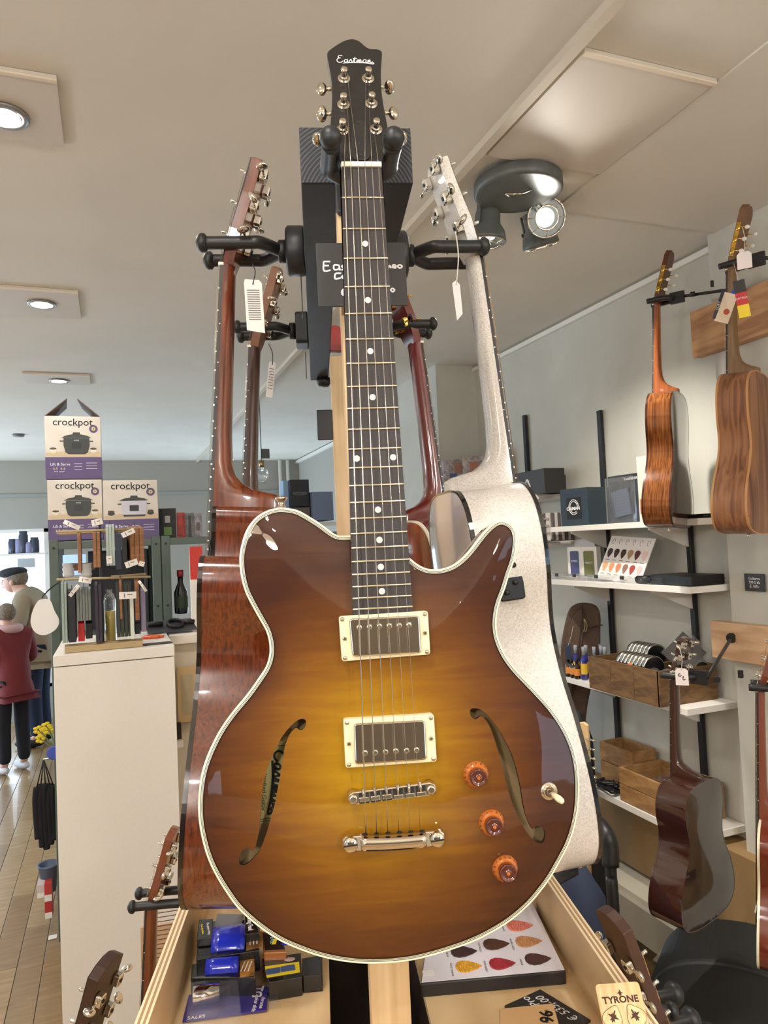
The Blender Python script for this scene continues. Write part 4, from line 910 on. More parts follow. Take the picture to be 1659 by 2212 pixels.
# sign behind the sunburst neck
cs = [onV(*q, .797) for q in ((684, 523), (876, 524), (875, 664), (689, 663))]
ctr = sum(cs, Vector())/4; wS, hS = (cs[1]-cs[0]).length, (cs[0]-cs[3]).length
t = thing('chalk_sign', 'black chalk sign with white handwriting behind the sunburst neck', 'sign', basis(ctr, RD, ZZ, -FD) @ Rx(-3))
box('sign_board', (0, 0, 0), (wS, hS, .003), CHALK, t, bev=.0004)
kk = wS/190.
sgl = ([[(-80*kk, 28*kk), (-80*kk, 8*kk), (-66*kk, 9*kk)], [(-80*kk, 28*kk), (-66*kk, 28*kk)], [(-80*kk, 19*kk), (-69*kk, 19*kk)],
    [(-48*kk, 20*kk), (-58*kk, 20*kk), (-58*kk, 10*kk), (-48*kk, 12*kk), (-48*kk, 20*kk), (-46*kk, 8*kk)], [(-36*kk, 21*kk), (-42*kk, 17*kk), (-36*kk, 13*kk), (-43*kk, 9*kk)],
    [(-44*kk, 2*kk), (-56*kk, 1*kk), (-57*kk, -10*kk), (-45*kk, -8*kk)], [(-38*kk, -2*kk), (-43*kk, -6*kk), (-38*kk, -10*kk), (-33*kk, -6*kk), (-38*kk, -2*kk)],
    [(-32*kk, -32*kk), (-42*kk, -34*kk), (-44*kk, -44*kk), (-34*kk, -48*kk)], [(-46*kk, -38*kk), (-36*kk, -38*kk)], [(-46*kk, -42*kk), (-37*kk, -42*kk)],
    [(52*kk, 12*kk), (54*kk, 18*kk), (57*kk, 12*kk), (60*kk, 18*kk), (63*kk, 12*kk)], [(67*kk, 15*kk), (74*kk, 16*kk), (69*kk, 20*kk), (66*kk, 14*kk), (74*kk, 12*kk)], [(82*kk, 20*kk), (77*kk, 16*kk), (82*kk, 12*kk), (87*kk, 16*kk), (82*kk, 20*kk)],
    [(64*kk, -32*kk), (60*kk, -36*kk), (64*kk, -40*kk), (68*kk, -36*kk), (64*kk, -32*kk)]])
for q_ in sgl: obj('chalk_stroke', strokes_me([q_], .0009), WINK, t, Tr(0, 0, .0018))
t = thing('wall_sign', 'small black chalk price sign on the right pier wall', 'sign', Matrix(((0, 0, -1, 2.122), (-1, 0, 0, onX(1634, 1258, 2.13).y), (0, 1, 0, onX(1634, 1258, 2.13).z), (0, 0, 0, 1))))
box('sign_board', (0, 0, 0), (.085, .062, .004), CHALK, t, bev=.0004)
text('sign_writing', 'Guitarra\nTM-5 bk\n€ 169,-', .014, WINK, t, Tr(0, .0, .0022))
# black card tabs hanging from the left timber and grey block at its end
for k, (px, py, w_, h_, v_, lb_) in enumerate([(652, 640, 5, 90, 1.1, 'front'), (661, 790, 4, 54, 1.42, 'rear')]):
    P = onV(px, py, v_); o = box('card_strip', P, (.0015, .02, wscale(h_, v_)), BLACKM, R=Rz(-15.4), bev=.0003); tag(o, '%s thin black card hanging edge-on below the left timber' % lb_, 'card')
# black panel on the left of the rear post
P = onV(702, 918, 1.50); o = box('black_card', P, (wscale(34, 1.5), .004, wscale(66, 1.5)), BLACKM, R=Rz(-15.4), bev=.003); tag(o, 'black rectangular card fixed to the left of the rear post', 'card')
P = onV(725, 726, 1.75); o = bevprism('red_headstock', [(-.016, -.04), (.016, -.04), (.018, .005), (.010, .022), (-.004, .026), (-.014, .016)], -.008, .008, mat('red_enamel', (176, 20, 26), .25, coat=.8), None, basis(P, RD, ZZ, -FD), bev=.002); tag(o, 'bright red headstock glimpsed between the left timber and the post', 'guitar')
# hex bolt under the timber end
o = lathe('swivel_caster', [(.018, 0), (.018, -.012), (.012, -.02), (0, -.021)], BLACKM, st, Tr(.030, 1.80, BB), 18)
# ================================================================== right wall shelving
XF, XB = 1.96, 2.205
UPB = mat('upright_black', (24, 26, 32), .5)
def upright(label, px, py0, z1, y=None, x=XB):
    P = onX(px, py0, x-.006); t = thing('shelf_upright', label, 'shelf upright', Tr(x-.012, P.y if y is None else y, 0), 'black slotted shelf uprights')
    z0 = P.z
    box('channel', (0, 0, (z0+z1)/2), (.018, .026, abs(z0-z1)), UPB, t, bev=.002)
    n = int(abs(z0-z1)/.1)
    for k in range(n): box('slot', (-.0092, 0, min(z0, z1)+.05+k*.1), (.0008, .005, .018), BLACKM, t)
    return P
upright('tall black upright rising behind the glass-fronted package on the top shelf', 1297, 887, .25)
upright('black upright behind the rosewood guitar supporting the right shelf ends', 1490, 1130, .72)
upright('black upright above the recycling-symbol box', 1135, 897, .45)
def shelf(label, y0, y1, z, x0=XF, x1=XB, th=.024, br=()):
    t = thing('wall_shelf', label, 'shelf', Tr((x0+x1)/2, (y0+y1)/2, z))
    box('board', (0, 0, -th/2), (x1-x0, y1-y0, th), SHELFW, t, bev=.001)
    for yb in br:
        bm_pts = [((x1-x0)/2-.022, -th), (-(x1-x0)/2+.03, -th), (-(x1-x0)/2+.03, -th-.01), ((x1-x0)/2-.03, -th-.085), ((x1-x0)/2-.022, -th-.085)]
        obj('bracket', prism_me([(a, b) for a, b in bm_pts], -.004, .004), SHELFW, t, Tr(0, yb-(y0+y1)/2, 0) @ Rx(90))
    return t
Z1, Z2, Z3, Z4 = CAMZ+.036, CAMZ-.213, CAMZ-.664, CAMZ-1.125
shelf('white shelf holding the black boxes, topmost of the near unit', 2.02, 2.95, Z1, br=(2.83, 2.31))
shelf('white shelf with the row of clear plastic cases', 2.08, 3.02, Z2, br=(2.83, 2.31))
shelf('white shelf under the brown compartment crate', 2.13, 2.90, Z3, br=(2.83, 2.31))
shelf('lowest white shelf under the pale wooden crates', 2.13, 2.80, Z4, th=.026)
shelf('small white shelf under the recycling-symbol box', 3.12, 3.75, onX(1150, 1068, 1.98).z, x0=1.98, br=(3.5,))
shelf('small white shelf under the woven basket', 3.14, 3.6, onX(1160, 1172, 1.98).z, x0=1.98)
shelf('small far shelf under the glasses', 3.1, 3.7, onX(1185, 1420, 1.98).z, x0=1.98)
def onshelf(px, py, z, dx=0): return onZ(px, py, z)
BOXN = mat('navy_card', (38, 52, 64), .5); BOXK = mat('black_card', (20, 20, 23), .5); CLEAR = mat('clear_plastic', (235, 240, 245), .08, trans=.9, alpha=.35)
def carton(name, label, cat, P, w_, d_, h_, m, yaw=0, top_=None, group=None):
    "box standing at P (front-left-bottom corner on the X-facing side); local x = along -Y (to the picture right), y = into the wall"
    M = Tr(*P) @ Rz(-90+yaw); t = thing(name, label, cat, M, group)
    b = box('carton', (w_/2, d_/2, h_/2), (w_, d_, h_), m, t, bev=.0012); box('lid_seam', (w_/2, d_/2, h_*.86), (w_+.0008, d_+.0008, .0008), BOXK, t)
    return t
def FX(s): return Rx(90)   # text on the local front face (-y)
# carton with round emblem
P = Vector((1.975, onX(1213, 1132, 1.975).y, Z1)); hgt = onX(1213, 1058, 1.975).z-Z1
c1 = carton('carton', 'navy black cube box with a white round emblem on the top shelf', 'box', P, .165, .16, hgt, BOXN, 12)
box('label_patch', (.082, -.0008, hgt*.47), (.088, .0008, .10), BOXK, c1)
for r in (.034, .026): tube('emblem_ring', [(.082+r*math.cos(a*.21)*.85, -.0016, hgt*.50+r*math.sin(a*.21)) for a in range(27)], .0017, WINK, c1, seg=5)
text('emblem_text', 'CAIMAN', .021, WINK, c1, Tr(.082, -.005, hgt*.46) @ Rx(90), bold=.0006)
P = Vector((1.985, onX(1318, 1132, 1.985).y, Z1)); 
h2_ = .20
c2 = carton('clear_package', 'clear fronted black product package behind the rosewood guitar', 'package', P, .26, .13, h2_, mat('smoky_black', (44, 46, 52), .2, coat=.6), 6)
box('clear_sleeve', (.08, -.012, h2_*.48), (.15, .022, h2_*.94), CLEAR, c2, bev=.002)
pn_ = box('inner_card', (.08, -.004, h2_*.42), (.09, .002, .11), mat('grey_card', (96, 104, 120), .4), c2, R=Ry(-8))
for k in range(7): box('print_line', (0, -.0014, .042-k*.013), (.06, .0006, .002), GREYW, pn_)
text('package_text', 'TotalGEAR', .016, WINK, c2, Tr(.13, -.0015, h2_*.9) @ Rx(90), .0002)
P = Vector((1.99, onX(1388, 1128, 1.99).y, Z1))
t = thing('book', 'cream booklet standing behind the rosewood guitar on the top shelf', 'book', Tr(P.x, P.y-.03, Z1) @ Rz(-75)); box('cover', (0, 0, .13), (.06, .014, .26), mat('cream_book', (226, 214, 190), .5), t); box('cover_patch', (0, -.0075, .06), (.05, .001, .06), mat('patch_orange', (190, 120, 80), .5), t)
t = thing('book', 'flat black booklet lying at the right end of the top shelf', 'book', Tr(2.08, 2.14, Z1+.008)); box('cover', (0, 0, 0), (.15, .2, .016), BOXK, t)
# recycling-symbol box
zr = onX(1150, 1068, 1.98).z
P = Vector((2.0, onX(1095, 1060, 2.0).y, zr)); wR = P.y-onX(1177, 1060, 2.0).y
c3 = carton('carton', 'black box with a white recycling symbol on the small rear shelf', 'box', P, wR, .12, onX(1140, 1018, 2.0).z-zr, mat('charcoal_card', (44, 43, 42), .5))
for k in range(3):
    a = R_(90+120*k); m_ = Tr(wR*.58, -.002, .052) @ Rx(90) @ Rz(120*k)
    prism('recycle_arrow', [(-.020, .012), (-.008, .030), (.008, .030), (.014, .020), (.020, .024), (.014, .006), (-.002, .012), (.004, .016), (.001, .021), (-.003, .021), (-.011, .007)], 0, .001, WINK, c3, m_)
P = Vector((2.03, onX(1177, 1060, 2.03).y+.02, zr)); carton('carton', 'second charcoal box behind the recycling-symbol box', 'box', P, .06, .1, .09, mat('charcoal_card', (44, 43, 42), .5))
# picture cartons at the rear (men on packaging suggested by print)
def pic_box(label, px, py, d, w_, h_, yaw, c, spots, dep=.12, group=None):
    P = atD(px, py, d); M = facecam(P, yaw); M = basis(P, Vector((M[0][0], M[1][0], 0)).normalized(), ZZ, Vector((M[0][2], M[1][2], 0)).normalized())
    t = thing('carton', label, 'box', M, group); w_, h_ = wscale(w_, d), wscale(h_, d)
    box('carton', (0, 0, -dep/2), (w_, h_, dep), mat('print_%d_%d_%d' % c, c, .5, noise=((30, 24, 30), tuple(int(q*.72) for q in c), .4, .6)), t, bev=.001)
    for i, (x, y, a, b, cc) in enumerate(spots): box('print_patch', (x*w_, y*h_, .0006+.0004*i), (a*w_, b*h_, .0008), mat('patch_%d_%d_%d' % cc, cc, .6), t)
    return t
pic_box('white and blue picture carton left of the white guitar neck', 985, 1030, 4.25, 52, 76, 10, (168, 160, 166), [(-.1, -.15, .3, .5, (70, 84, 130)), (.1, .25, .3, .3, (150, 110, 90))])
pic_box('white picture carton with brown print beside the white guitar neck', 1025, 1020, 4.22, 50, 70, 0, (176, 168, 168), [(.0, .15, .35, .35, (160, 104, 80)), (.3, -.2, .2, .3, (150, 60, 40))])
pic_box('narrow black and yellow carton by the white guitar neck', 1060, 1012, 4.2, 18, 60, 0, (24, 24, 26), [(-.3, .1, .3, .4, (200, 190, 40))])
P = onY(1000, 1090, 3.9)
shl = box('wall_shelf', (2.0, 3.80, atD(1000, 1066, 4.25).z-.012), (.42, .5, .024), SHELFW); tag(shl, 'white shelf under the picture cartons behind the white guitar', 'shelf')
# woven basket with stripes
zb_ = onX(1160, 1170, 1.98).z
t = thing('woven_basket', 'striped grey woven basket on the small white shelf', 'basket', Tr(2.06, onX(1172, 1150, 2.0).y+.02, zb_))
for k in range(8): box('strip', (-.075, .10-k*.028, .07), (.012, .024, .135), mat('basket_light' if k % 2 else 'basket_dark', (196, 188, 182) if k % 2 else (92, 82, 80), .8), t, bev=.003)
for k in range(8): box('strip', (-.06+k*.018, -.115, .07), (.014, .012, .135), mat('basket_light' if k % 2 else 'basket_dark', (196, 188, 182), .8), t, bev=.003)
for z in (.04, .075, .11): box('weft', (-.083, 0, z), (.004, .23, .008), mat('basket_weft', (150, 140, 134), .8), t)
box('basket_bottom', (0, 0, .005), (.14, .22, .01), mat('basket_dark', (92, 82, 80), .8), t)
# second shelf: two framed sets and the pick display card
t = thing('carton', 'white pack with a blue pedal print at the left of the second shelf', 'box', Tr(2.04, onX(1225, 1235, 2.04).y, Z2) @ Rz(-90+14)); 
zh = onX(1225, 1182, 2.04).z-Z2
box('carton', (.05, .015, zh/2), (.085, .03, zh), PAPER, t, bev=.001); bevprism('blue_print', rrect(.052, zh*.78, .008), 0, .0015, mat('pedal_blue', (74, 78, 124), .4), t, Tr(.05, 0, zh*.48) @ Rx(90), bev=.0004)
text('pack_text', 'EMMA', .014, WINK, t, Tr(.05, -.002, zh*.55) @ Rx(90), .0002)
t = thing('carton', 'white pack with an olive green pedal print on the second shelf', 'box', Tr(2.05, onX(1255, 1235, 2.05).y, Z2) @ Rz(-90+14))
box('carton', (.05, .015, zh/2), (.092, .03, zh), PAPER, t, bev=.001); bevprism('green_print', rrect(.06, zh*.78, .008), 0, .0015, mat('pedal_olive', (112, 116, 60), .4), t, Tr(.05, 0, zh*.48) @ Rx(90), bev=.0004)
text('pack_text', 'MERCY', .014, WINK, t, Tr(.05, -.002, zh*.5) @ Rx(90), .0002)
P = onX(1262, 1164, 2.15); o = box('blank_card', (2.15, P.y, (P.z+Z2)/2), (.004, .16, P.z-Z2), PAPER); tag(o, 'blank white card standing behind the pedal packs', 'card')
PICKP = [(0, -.5), (.16, -.33), (.33, -.02), (.37, .22), (.28, .40), (.1, .48), (-.1, .48), (-.28, .40), (-.37, .22), (-.33, -.02), (-.16, -.33)]
cL, cR = onX(1293, 1178, 2.10), onX(1392, 1175, 2.10); bR = onX(1408, 1240, 2.0); wP = .29
t = thing('pick_display_card', 'white display card with rows of coloured plectrums on the second shelf', 'display card', basis(onX(1350, 1208, 2.05), Vector((0, -1, 0)), Vector((.42, .0, .9)).normalized(), Vector((-.9, 0, .42)).normalized()) @ Rz(-4))
box('card', (0, 0, -.001), (wP, .205, .003), PAPER, t)
cols = [(60, 44, 56), (66, 40, 46), (70, 46, 46), (176, 140, 90), (96, 44, 44), (236, 200, 194), (236, 170, 120), (230, 150, 110), (226, 132, 96), (150, 116, 96), (170, 70, 66), (232, 190, 186)]
for i, c in enumerate(cols):
    x, y = (i % 6-2.5)*.046, .022-(i//6)*.066
    k = .045; bevprism('pick_sample', [(a*k, b*k) for a, b in PICKP], 0, .0016, mat('pick_%d' % i, c, .3), t, Tr(x, y, .0006), bev=.0004); box('print_line', (x, y-.031, .0008), (.026, .003, .0004), GREYW, t)
for i in range(6): tube('print_ring', [((i-2.5)*.046+.009*math.cos(a*.7), .078+.012*math.sin(a*.7), .0008) for a in range(8)], .0009, GREYW, t, seg=4)
# clear plastic cases with black latches
ys_ = [3.0, 2.86, 2.70, 2.53, 2.37]
for i, y in enumerate(ys_):
    t = thing('plastic_case', ['leftmost clear plastic case in the row on the second shelf', 'clear case second from the left in the second shelf row', 'middle clear case in the second shelf row', 'clear case with coloured picks second from right in the row', 'large clear case at the right of the row beside the black case'][i], 'plastic case', Tr(2.03, y-.068, Z2), 'clear plastic cases on the second shelf')
    box('case_body', (0, 0, .010), (.12, .13, .018), CLEAR, t, bev=.002); box('case_lid', (0, 0, .024), (.122, .132, .008), CLEAR, t, bev=.002); box('latch', (-.062, 0, .022), (.004, .022, .014), BLACKM, t)
    for q in range(5): prism('plectrum', [(a*.022, b*.022) for a, b in PICKP], 0, .002, mat('pickc_%d' % ((i+q) % 4), [(220, 180, 60), (80, 120, 200), (190, 90, 120), (235, 235, 230)][(i+q) % 4], .4), t, Tr(random.uniform(-.04, .04), random.uniform(-.05, .05), .003+q*.002) @ Rz(random.uniform(0, 360)))
P = onX(1450, 1262, 1.99)
t = thing('instrument_case', 'flat black case at the right end of the second shelf', 'case', Tr(2.06, 2.20, Z2)); box('case_body', (0, 0, .020), (.16, .22, .038), BOXK, t, bev=.004); box('case_seam', (0, 0, .024), (.162, .222, .002), BLACKM, t); tube('pouch', [(-.07, .13, .018), (-.07, .19, .016)], .016, BOXK, t, seg=12); lathe('snap', [(.004, 0), (.003, .003)], NICKEL, t, Tr(-.087, .15, .018) @ Ry(-90), 10)
# third shelf crate
CRW = mat('crate_stained', (124, 92, 54), .6, noise=((14, 14, 50), (84, 58, 34), .35, .68), bump=.3)
cf_ = onX(1262, 1440, 1.90); 
y0c, y1c = 2.20, 2.63
t = thing('wooden_crate', 'stained brown wooden crate with compartments on the third shelf', 'crate', Tr(0, 0, Z3))
x0c, x1c, hC = 1.90, 2.18, .135
box('side_board', ((x0c+x1c)/2, y0c+.006, hC/2), (x1c-x0c, .012, hC), CRW, t, bev=.002); box('side_board', ((x0c+x1c)/2, y1c-.006, hC/2), (x1c-x0c, .012, hC), CRW, t, bev=.002)
for k in range(3): yy = y0c+(y1c-y0c)*(k+.5)/3; box('front_board', (x0c+.006+.001*k, yy, hC/2), (.012, (y1c-y0c)/3-.003, hC), CRW, t, bev=.002)
box('back_board', (x1c-.006, (y0c+y1c)/2, hC/2+.0), (.012, y1c-y0c-.026, hC), CRW, t)
for k in (1, 2): box('divider', ((x0c+x1c)/2, y0c+(y1c-y0c)*k/3, hC/2+.005), (x1c-x0c-.026, .01, hC-.012), CRW, t)
box('crate_bottom', ((x0c+x1c)/2, (y0c+y1c)/2, .008), (x1c-x0c-.026, y1c-y0c-.026, .01), CRW, t)
# bottles beside the crate
GLB = mat('blue_bottle', (30, 40, 130), .08, coat=1.); GLK = mat('dark_bottle', (30, 24, 22), .1, coat=1.); LABY = mat('yellow_label', (222, 178, 60), .5); CAPC = mat('grey_cap', (150, 156, 164), .25)
def bottle(label, x, y, z, r, h, glass, cap, lab_, group):
    t = thing('spray_bottle', label, 'bottle', Tr(x, y, z), group)
    lathe('bottle_body', [(r*.9, 0), (r, .004), (r, h*.60), (r*.7, h*.68), (r*.42, h*.72), (r*.42, h*.76)], glass, t, seg=14)
    lathe('bottle_cap', [(r*.52, h*.74), (r*.55, h*.98), (r*.4, h)], cap, t, seg=12); lathe('bottle_label', [(r*1.02, h*.18), (r*1.02, h*.5)], lab_, t, seg=14, cap=False)
    return t
bn = ['front', 'second', 'third', 'fourth', 'fifth', 'sixth', 'seventh']
for i in range(7):
    bottle('%s blue bottle with yellow label from the left end of the third shelf' % bn[i], 1.99+.035*(i % 2)+.07*(i//4), 2.845-.030*i if i < 5 else 2.80-.05*(i-5), Z3, .0155, .150, GLB, CAPC, LABY, 'blue spray bottles on the third shelf')
for i in range(3):
    bottle('%s small dark bottle with orange label at the left shelf end' % bn[i], 1.975, 2.885-.033*i, Z3, .0145, .095, GLK, BLACKM, mat('orange_label', (220, 140, 60), .5), 'small dark bottles on the third shelf')
# round tins in the crate
TIN = mat('tin', (205, 205, 200), .15, 1.)
def tin(label, x, y, z, r=.046, w_=.020, yaw=0, m=None, group='round tins in the crate'):
    t = thing('round_tin', label, 'tin', Tr(x, y, z) @ Rz(yaw) @ Rx(90), group)
    lathe('tin_can', [(r*.96, -w_/2), (r, -w_/2+.002), (r, w_/2-.002), (r*.96, w_/2)], m or TIN, t, seg=26); lathe('tin_rim', [(r*1.02, w_/2-.004), (r*1.04, w_/2), (r*.94, w_/2+.001)], TIN, t, seg=26, cap=False)
    lathe('tin_face', [(r*.9, w_/2+.0008), (0, w_/2+.001)], BLK, t, seg=24, cap=False)
    return t
for i in range(8): tin('%s tin of the front row in the crate' % ['leftmost', 'second', 'third', 'fourth', 'fifth', 'sixth', 'seventh', 'rightmost'][i], 1.975, 2.47-.022*i, Z3+.125, yaw=-8)
for i in range(6): tin('%s silver tin of the rear row in the crate' % ['leftmost', 'second', 'third', 'fourth', 'fifth', 'rightmost'][i], 2.08, 2.53-.022*i, Z3+.150, yaw=-8)
for i in range(4): tin('%s black rimmed tin at the right of the crate' % ['leftmost', 'second', 'third', 'rightmost'][i], 2.12, 2.30-.026*i, Z3+.10, m=BLK, group='black tins at the right of the crate', r=.05)
# folded cards and the dark triangular packet
t = thing('string_card', 'orange and maroon card packet leaning in the crate', 'packet', facecam(onX(1382, 1448, 1.95), -10, 12)); box('packet', (0, 0, 0), (.075, .06, .004), mat('maroon_card', (90, 44, 48), .5), t, bev=.001); prism('orange_corner', [(-.045, -.03), (-.015, .036), (-.04, .034), (-.062, -.03)], .0, .003, mat('orange_card', (232, 134, 90), .5), t)
t = thing('glass_tray', 'clear glass bits in the right compartment of the crate', 'glass', Tr(1.96, 2.27, Z3+.105)); 
for q in range(6): ell('glass_piece', (random.uniform(-.03, .03), random.uniform(-.06, .06), random.uniform(0, .015)), (.016, .02, .012), CLEAR, t, seg=8)
P = onX(1478, 1410, 2.05)
t = thing('packet', 'dark diamond shaped packet in clear film standing in the crate', 'packet', facecam(P, 10, 45)); wq = .115
box('packet_card', (0, 0, 0), (wq, wq, .004), mat('dark_packet', (46, 38, 36), .25, coat=.8), t); box('packet_film', (.006, .0, .004), (wq*1.15, wq*1.1, .001), CLEAR, t); box('packet_print', (0, 0, .0025), (wq*.4, wq*.3, .0006), mat('packet_brown', (96, 60, 50), .4), t, R=Rz(-45))
# lowest shelf crates
CRP = mat('crate_pale', (176, 134, 84), .6, noise=((12, 12, 40), (140, 100, 58), .35, .68))
def crate(label, x0, x1, y0, y1, z, h, m, yaw=0):
    t = thing('wooden_crate', label, 'crate', Tr((x0+x1)/2, (y0+y1)/2, z) @ Rz(yaw)); X, Y = x1-x0, y1-y0
    for s in (-1, 1):
        box('side_board', (s*(X/2-.006), 0, h*.27), (.012, Y, h*.50), m, t, bev=.001); box('side_board', (s*(X/2-.006), 0, h*.78), (.012, Y, h*.48), m, t, bev=.001)
        box('end_board', (0, s*(Y/2-.006), h*.27), (X-.025, .012, h*.50), m, t, bev=.001); box('end_board', (0, s*(Y/2-.006), h*.78), (X-.025, .012, h*.48), m, t, bev=.001)
    box('crate_bottom', (0, 0, .006), (X-.025, Y-.025, .010), m, t); return t
crate('pale wooden crate filled with glass bulbs on the lowest shelf', 1.967, 2.19, 2.21, 2.553, Z4, .135, CRP)
crate('smaller pale wooden crate at the left end of the lowest shelf', 2.06, 2.19, 2.58, 2.80, Z4+.001, .17, CRP)
for i in range(10):
    o = ell('glass_bulb', (2.015+.055*(i % 3), 2.27+.07*(i//3), Z4+.10), (.032, .032, .028), CLEAR, None, None, 14); tag(o, '%s clear glass bulb in the pale crate' % ['nearest', 'second', 'third', 'fourth', 'fifth', 'sixth', 'seventh', 'eighth', 'ninth', 'farthest'][i], 'glass bulb', 'glass bulbs in the pale crate')
t = thing('cable_bundle', 'black straps and cables lying on the left end of the lowest shelf', 'strap', Tr(2.0, 2.66, Z4+.012))
for q in range(4): tube('strap', cr([(random.uniform(-.04, .04), random.uniform(-.08, .08), .004+.006*q) for _ in range(6)], 5), .007, BLACKM, t, seg=6)
ptag('hang_tag', 'purple tag with orange corner hanging off the lowest shelf', 1271, 1694, 2.75, wscale(22, 2.75), wscale(44, 2.75), 1276, 1655, mat('purple_card', (84, 58, 120), .5), 0, -14, shape=[(-.020, -.04), (.020, -.04), (.020, .04), (-.020, .04)], lines=4)
# glassware far left of the shelves
for i, (px, py) in enumerate([(1176, 1330), (1186, 1388)]):
    P = onX(px, py+26, 2.05); o = lathe('drinking_glass', [(.026, 0), (.03, .09), (.028, .09), (.024, .006), (0, .006)], CLEAR, None, Tr(P.x, P.y, P.z), 18, False); tag(o, '%s drinking glass behind the white guitar edge' % ['upper', 'lower'][i], 'glass')
# brown gig bag leaning against the shelves
GB = mat('brown_canvas', (92, 72, 58), .75, noise=((160, 160, 160), (78, 60, 48), .4, .6)); GBD = mat('brown_canvas_dark', (58, 44, 36), .8)
dG = 3.42; M = facecam(atD(1262, 1360, dG)); M = basis(atD(1262, 1360, dG), Vector((M[0][0], M[1][0], 0)).normalized(), ZZ, Vector((M[0][2], M[1][2], 0)).normalized())
t = thing('gig_bag', 'brown canvas gig bag leaning at the left end of the shelves', 'gig bag', M)
gp = lambda L_, n=3: [tuple(q)[:2] for q in cr([(*loc_on(M, x, y), 0) for x, y in L_], n, True)]
def ccw(L_): return L_ if sum(u[0]*v[1]-v[0]*u[1] for u, v in zip(L_, L_[1:]+L_[:1])) > 0 else L_[::-1]
bevprism('bag_shell', ccw(gp([(1226, 1326), (1240, 1308), (1264, 1303), (1288, 1310), (1297, 1330), (1297, 1366), (1296, 1410), (1284, 1460), (1270, 1520), (1262, 1600), (1262, 1700), (1290, 1800), (1290, 1960), (1150, 1960), (1150, 1780), (1172, 1640), (1196, 1520), (1208, 1440), (1214, 1380)])), -.05, 0, GB, t, bev=.010, seg=3)
bevprism('front_pocket', ccw(gp([(1232, 1345), (1255, 1315), (1262, 1350), (1252, 1420), (1236, 1500), (1214, 1540), (1206, 1500), (1216, 1420)], 4)), 0, .014, GB, t, bev=.004)
lp_ = lambda L_, z: cr([(*loc_on(M, x, y, z), z) for x, y in L_], 5)
tube('zip', lp_([(1256, 1306), (1258, 1330), (1250, 1400), (1236, 1480), (1222, 1550)], .015), .0035, GBD, t)
for s in (0, 4): tube('zip_pull', lp_([(1262, 1336), (1264+s, 1352), (1261+s, 1366)], .02), .003, mat('brass', (170, 150, 110), .3, 1.), t)
tube('seam', lp_([(1264, 1350), (1275, 1356), (1290, 1352), (1302, 1350)], .004), .0025, GBD, t)
ptag('hang_tag', 'dark blue tag on a white cord tied to the brown gig bag', 1228, 1408, 3.35, .030, .062, 1238, 1352, mat('blue_black_tag', (36, 50, 76), .4), 0, 4, shape=[(-.013, -.034), (.013, -.034), (.013, .034), (-.013, .034)])
# maple six-in-line headstock below the gig bag
P = atD(1257, 1700, 2.45); t = thing('electric_guitar', 'maple six-in-line headstock poking up beside the white guitar', 'guitar', facecam(P, -30, -3))
k = wscale(1, 2.45); bevprism('headstock', [(x*k, y*k) for x, y in [(-10, -40), (12, -40), (12, 20), (18, 60), (16, 110), (14, 132), (4, 138), (-8, 134), (-12, 120), (-6, 100), (-12, 60), (-14, 10)]], -.014, 0, mat('maple', (222, 188, 138), .4), t, bev=.003)
for q in range(6):
    y = (8+q*19)*k; tm = box('tuning_machine', (18*k, y, .004), (.014, .010, .012), CHROME, t, bev=.002); tube('tuner_shaft', [(.004, 0, 0), (.016, 0, 0)], .0022, CHROME, tm); ell('tuner_button', (.022, 0, 0), (.007, .006, .009), CHROME, tm, seg=10)
box('neck', (0, -.18*1, -.012), (.044, .30, .022), mat('maple', (222, 188, 138), .4), t, bev=.006)
# dark bags in the corner, stand tube, cloth, cases on the floor
DK = mat('black_nylon', (26, 27, 30), .7, noise=((60, 60, 60), (20, 20, 23), .4, .6)); DK2 = mat('black_case_vinyl', (24, 27, 28), .5, noise=((300, 300, 300), (18, 20, 21), .4, .6), bump=.15)
def blob(name, label, cat, P, r, m, rot=None, sub=(0, 0, 0)):
    bm = bmesh.new(); bmesh.ops.create_cube(bm, size=2.); bmesh.ops.subdivide_edges(bm, edges=bm.edges[:], cuts=5, use_grid_fill=True)
    for v in bm.verts:
        c = v.co.copy(); n_ = c.normalized(); q = c*.45+n_*1.1*.55
        w_ = 1+.035*math.sin(7*c.x+3*c.y)+.03*math.sin(6*c.z+2*c.x); v.co = Vector((q.x*r[0]*w_, q.y*r[1]*w_, q.z*r[2]))
    for f in bm.faces: f.smooth = True
    me = bpy.data.meshes.new(name); bm.to_mesh(me); bm.free(); o = obj(name, me, m, None, Tr(*P) @ (rot or Matrix())); tag(o, label, cat); return o
P = atD(1272, 1650, 3.15); blob('gig_bag', 'black nylon gig bag standing behind the maple headstock', 'gig bag', (P.x-.05, P.y, (P.z+.22)/2), (.055, .06, (P.z+.22)/2), DK)
P = atD(1248, 1900, 2.6); blob('gig_bag', 'black padded bag standing on the floor behind the white guitar', 'gig bag', (P.x, P.y, .42), (.10, .10, .42), DK)
tb_ = cr([(1.42, 2.30, .05), (1.42, 2.30, .60), (1.42, 2.32, .88), (1.38, 2.40, 1.0), (1.28, 2.55, 1.03), (1.15, 2.8, 1.0)], 6)
P0 = atD(1325, 1960, 2.2); P1 = atD(1308, 1800, 2.25); P2 = atD(1280, 1772, 2.35); P3 = atD(1235, 1765, 2.5)
t = thing('chair_frame', 'black padded tubular chair arm between the white guitar and the shelves', 'chair', T(Vector((P0.x, P0.y, 0))))
bs = Vector((P0.x, P0.y, 0)); tube('frame_tube', cr([p-bs for p in (Vector((P0.x, P0.y, .02)), P0, atD(1320, 1890, 2.22), atD(1318, 1830, 2.23), P1, P2, P3)], 5), .018, BLACKRUB, t, seg=12)
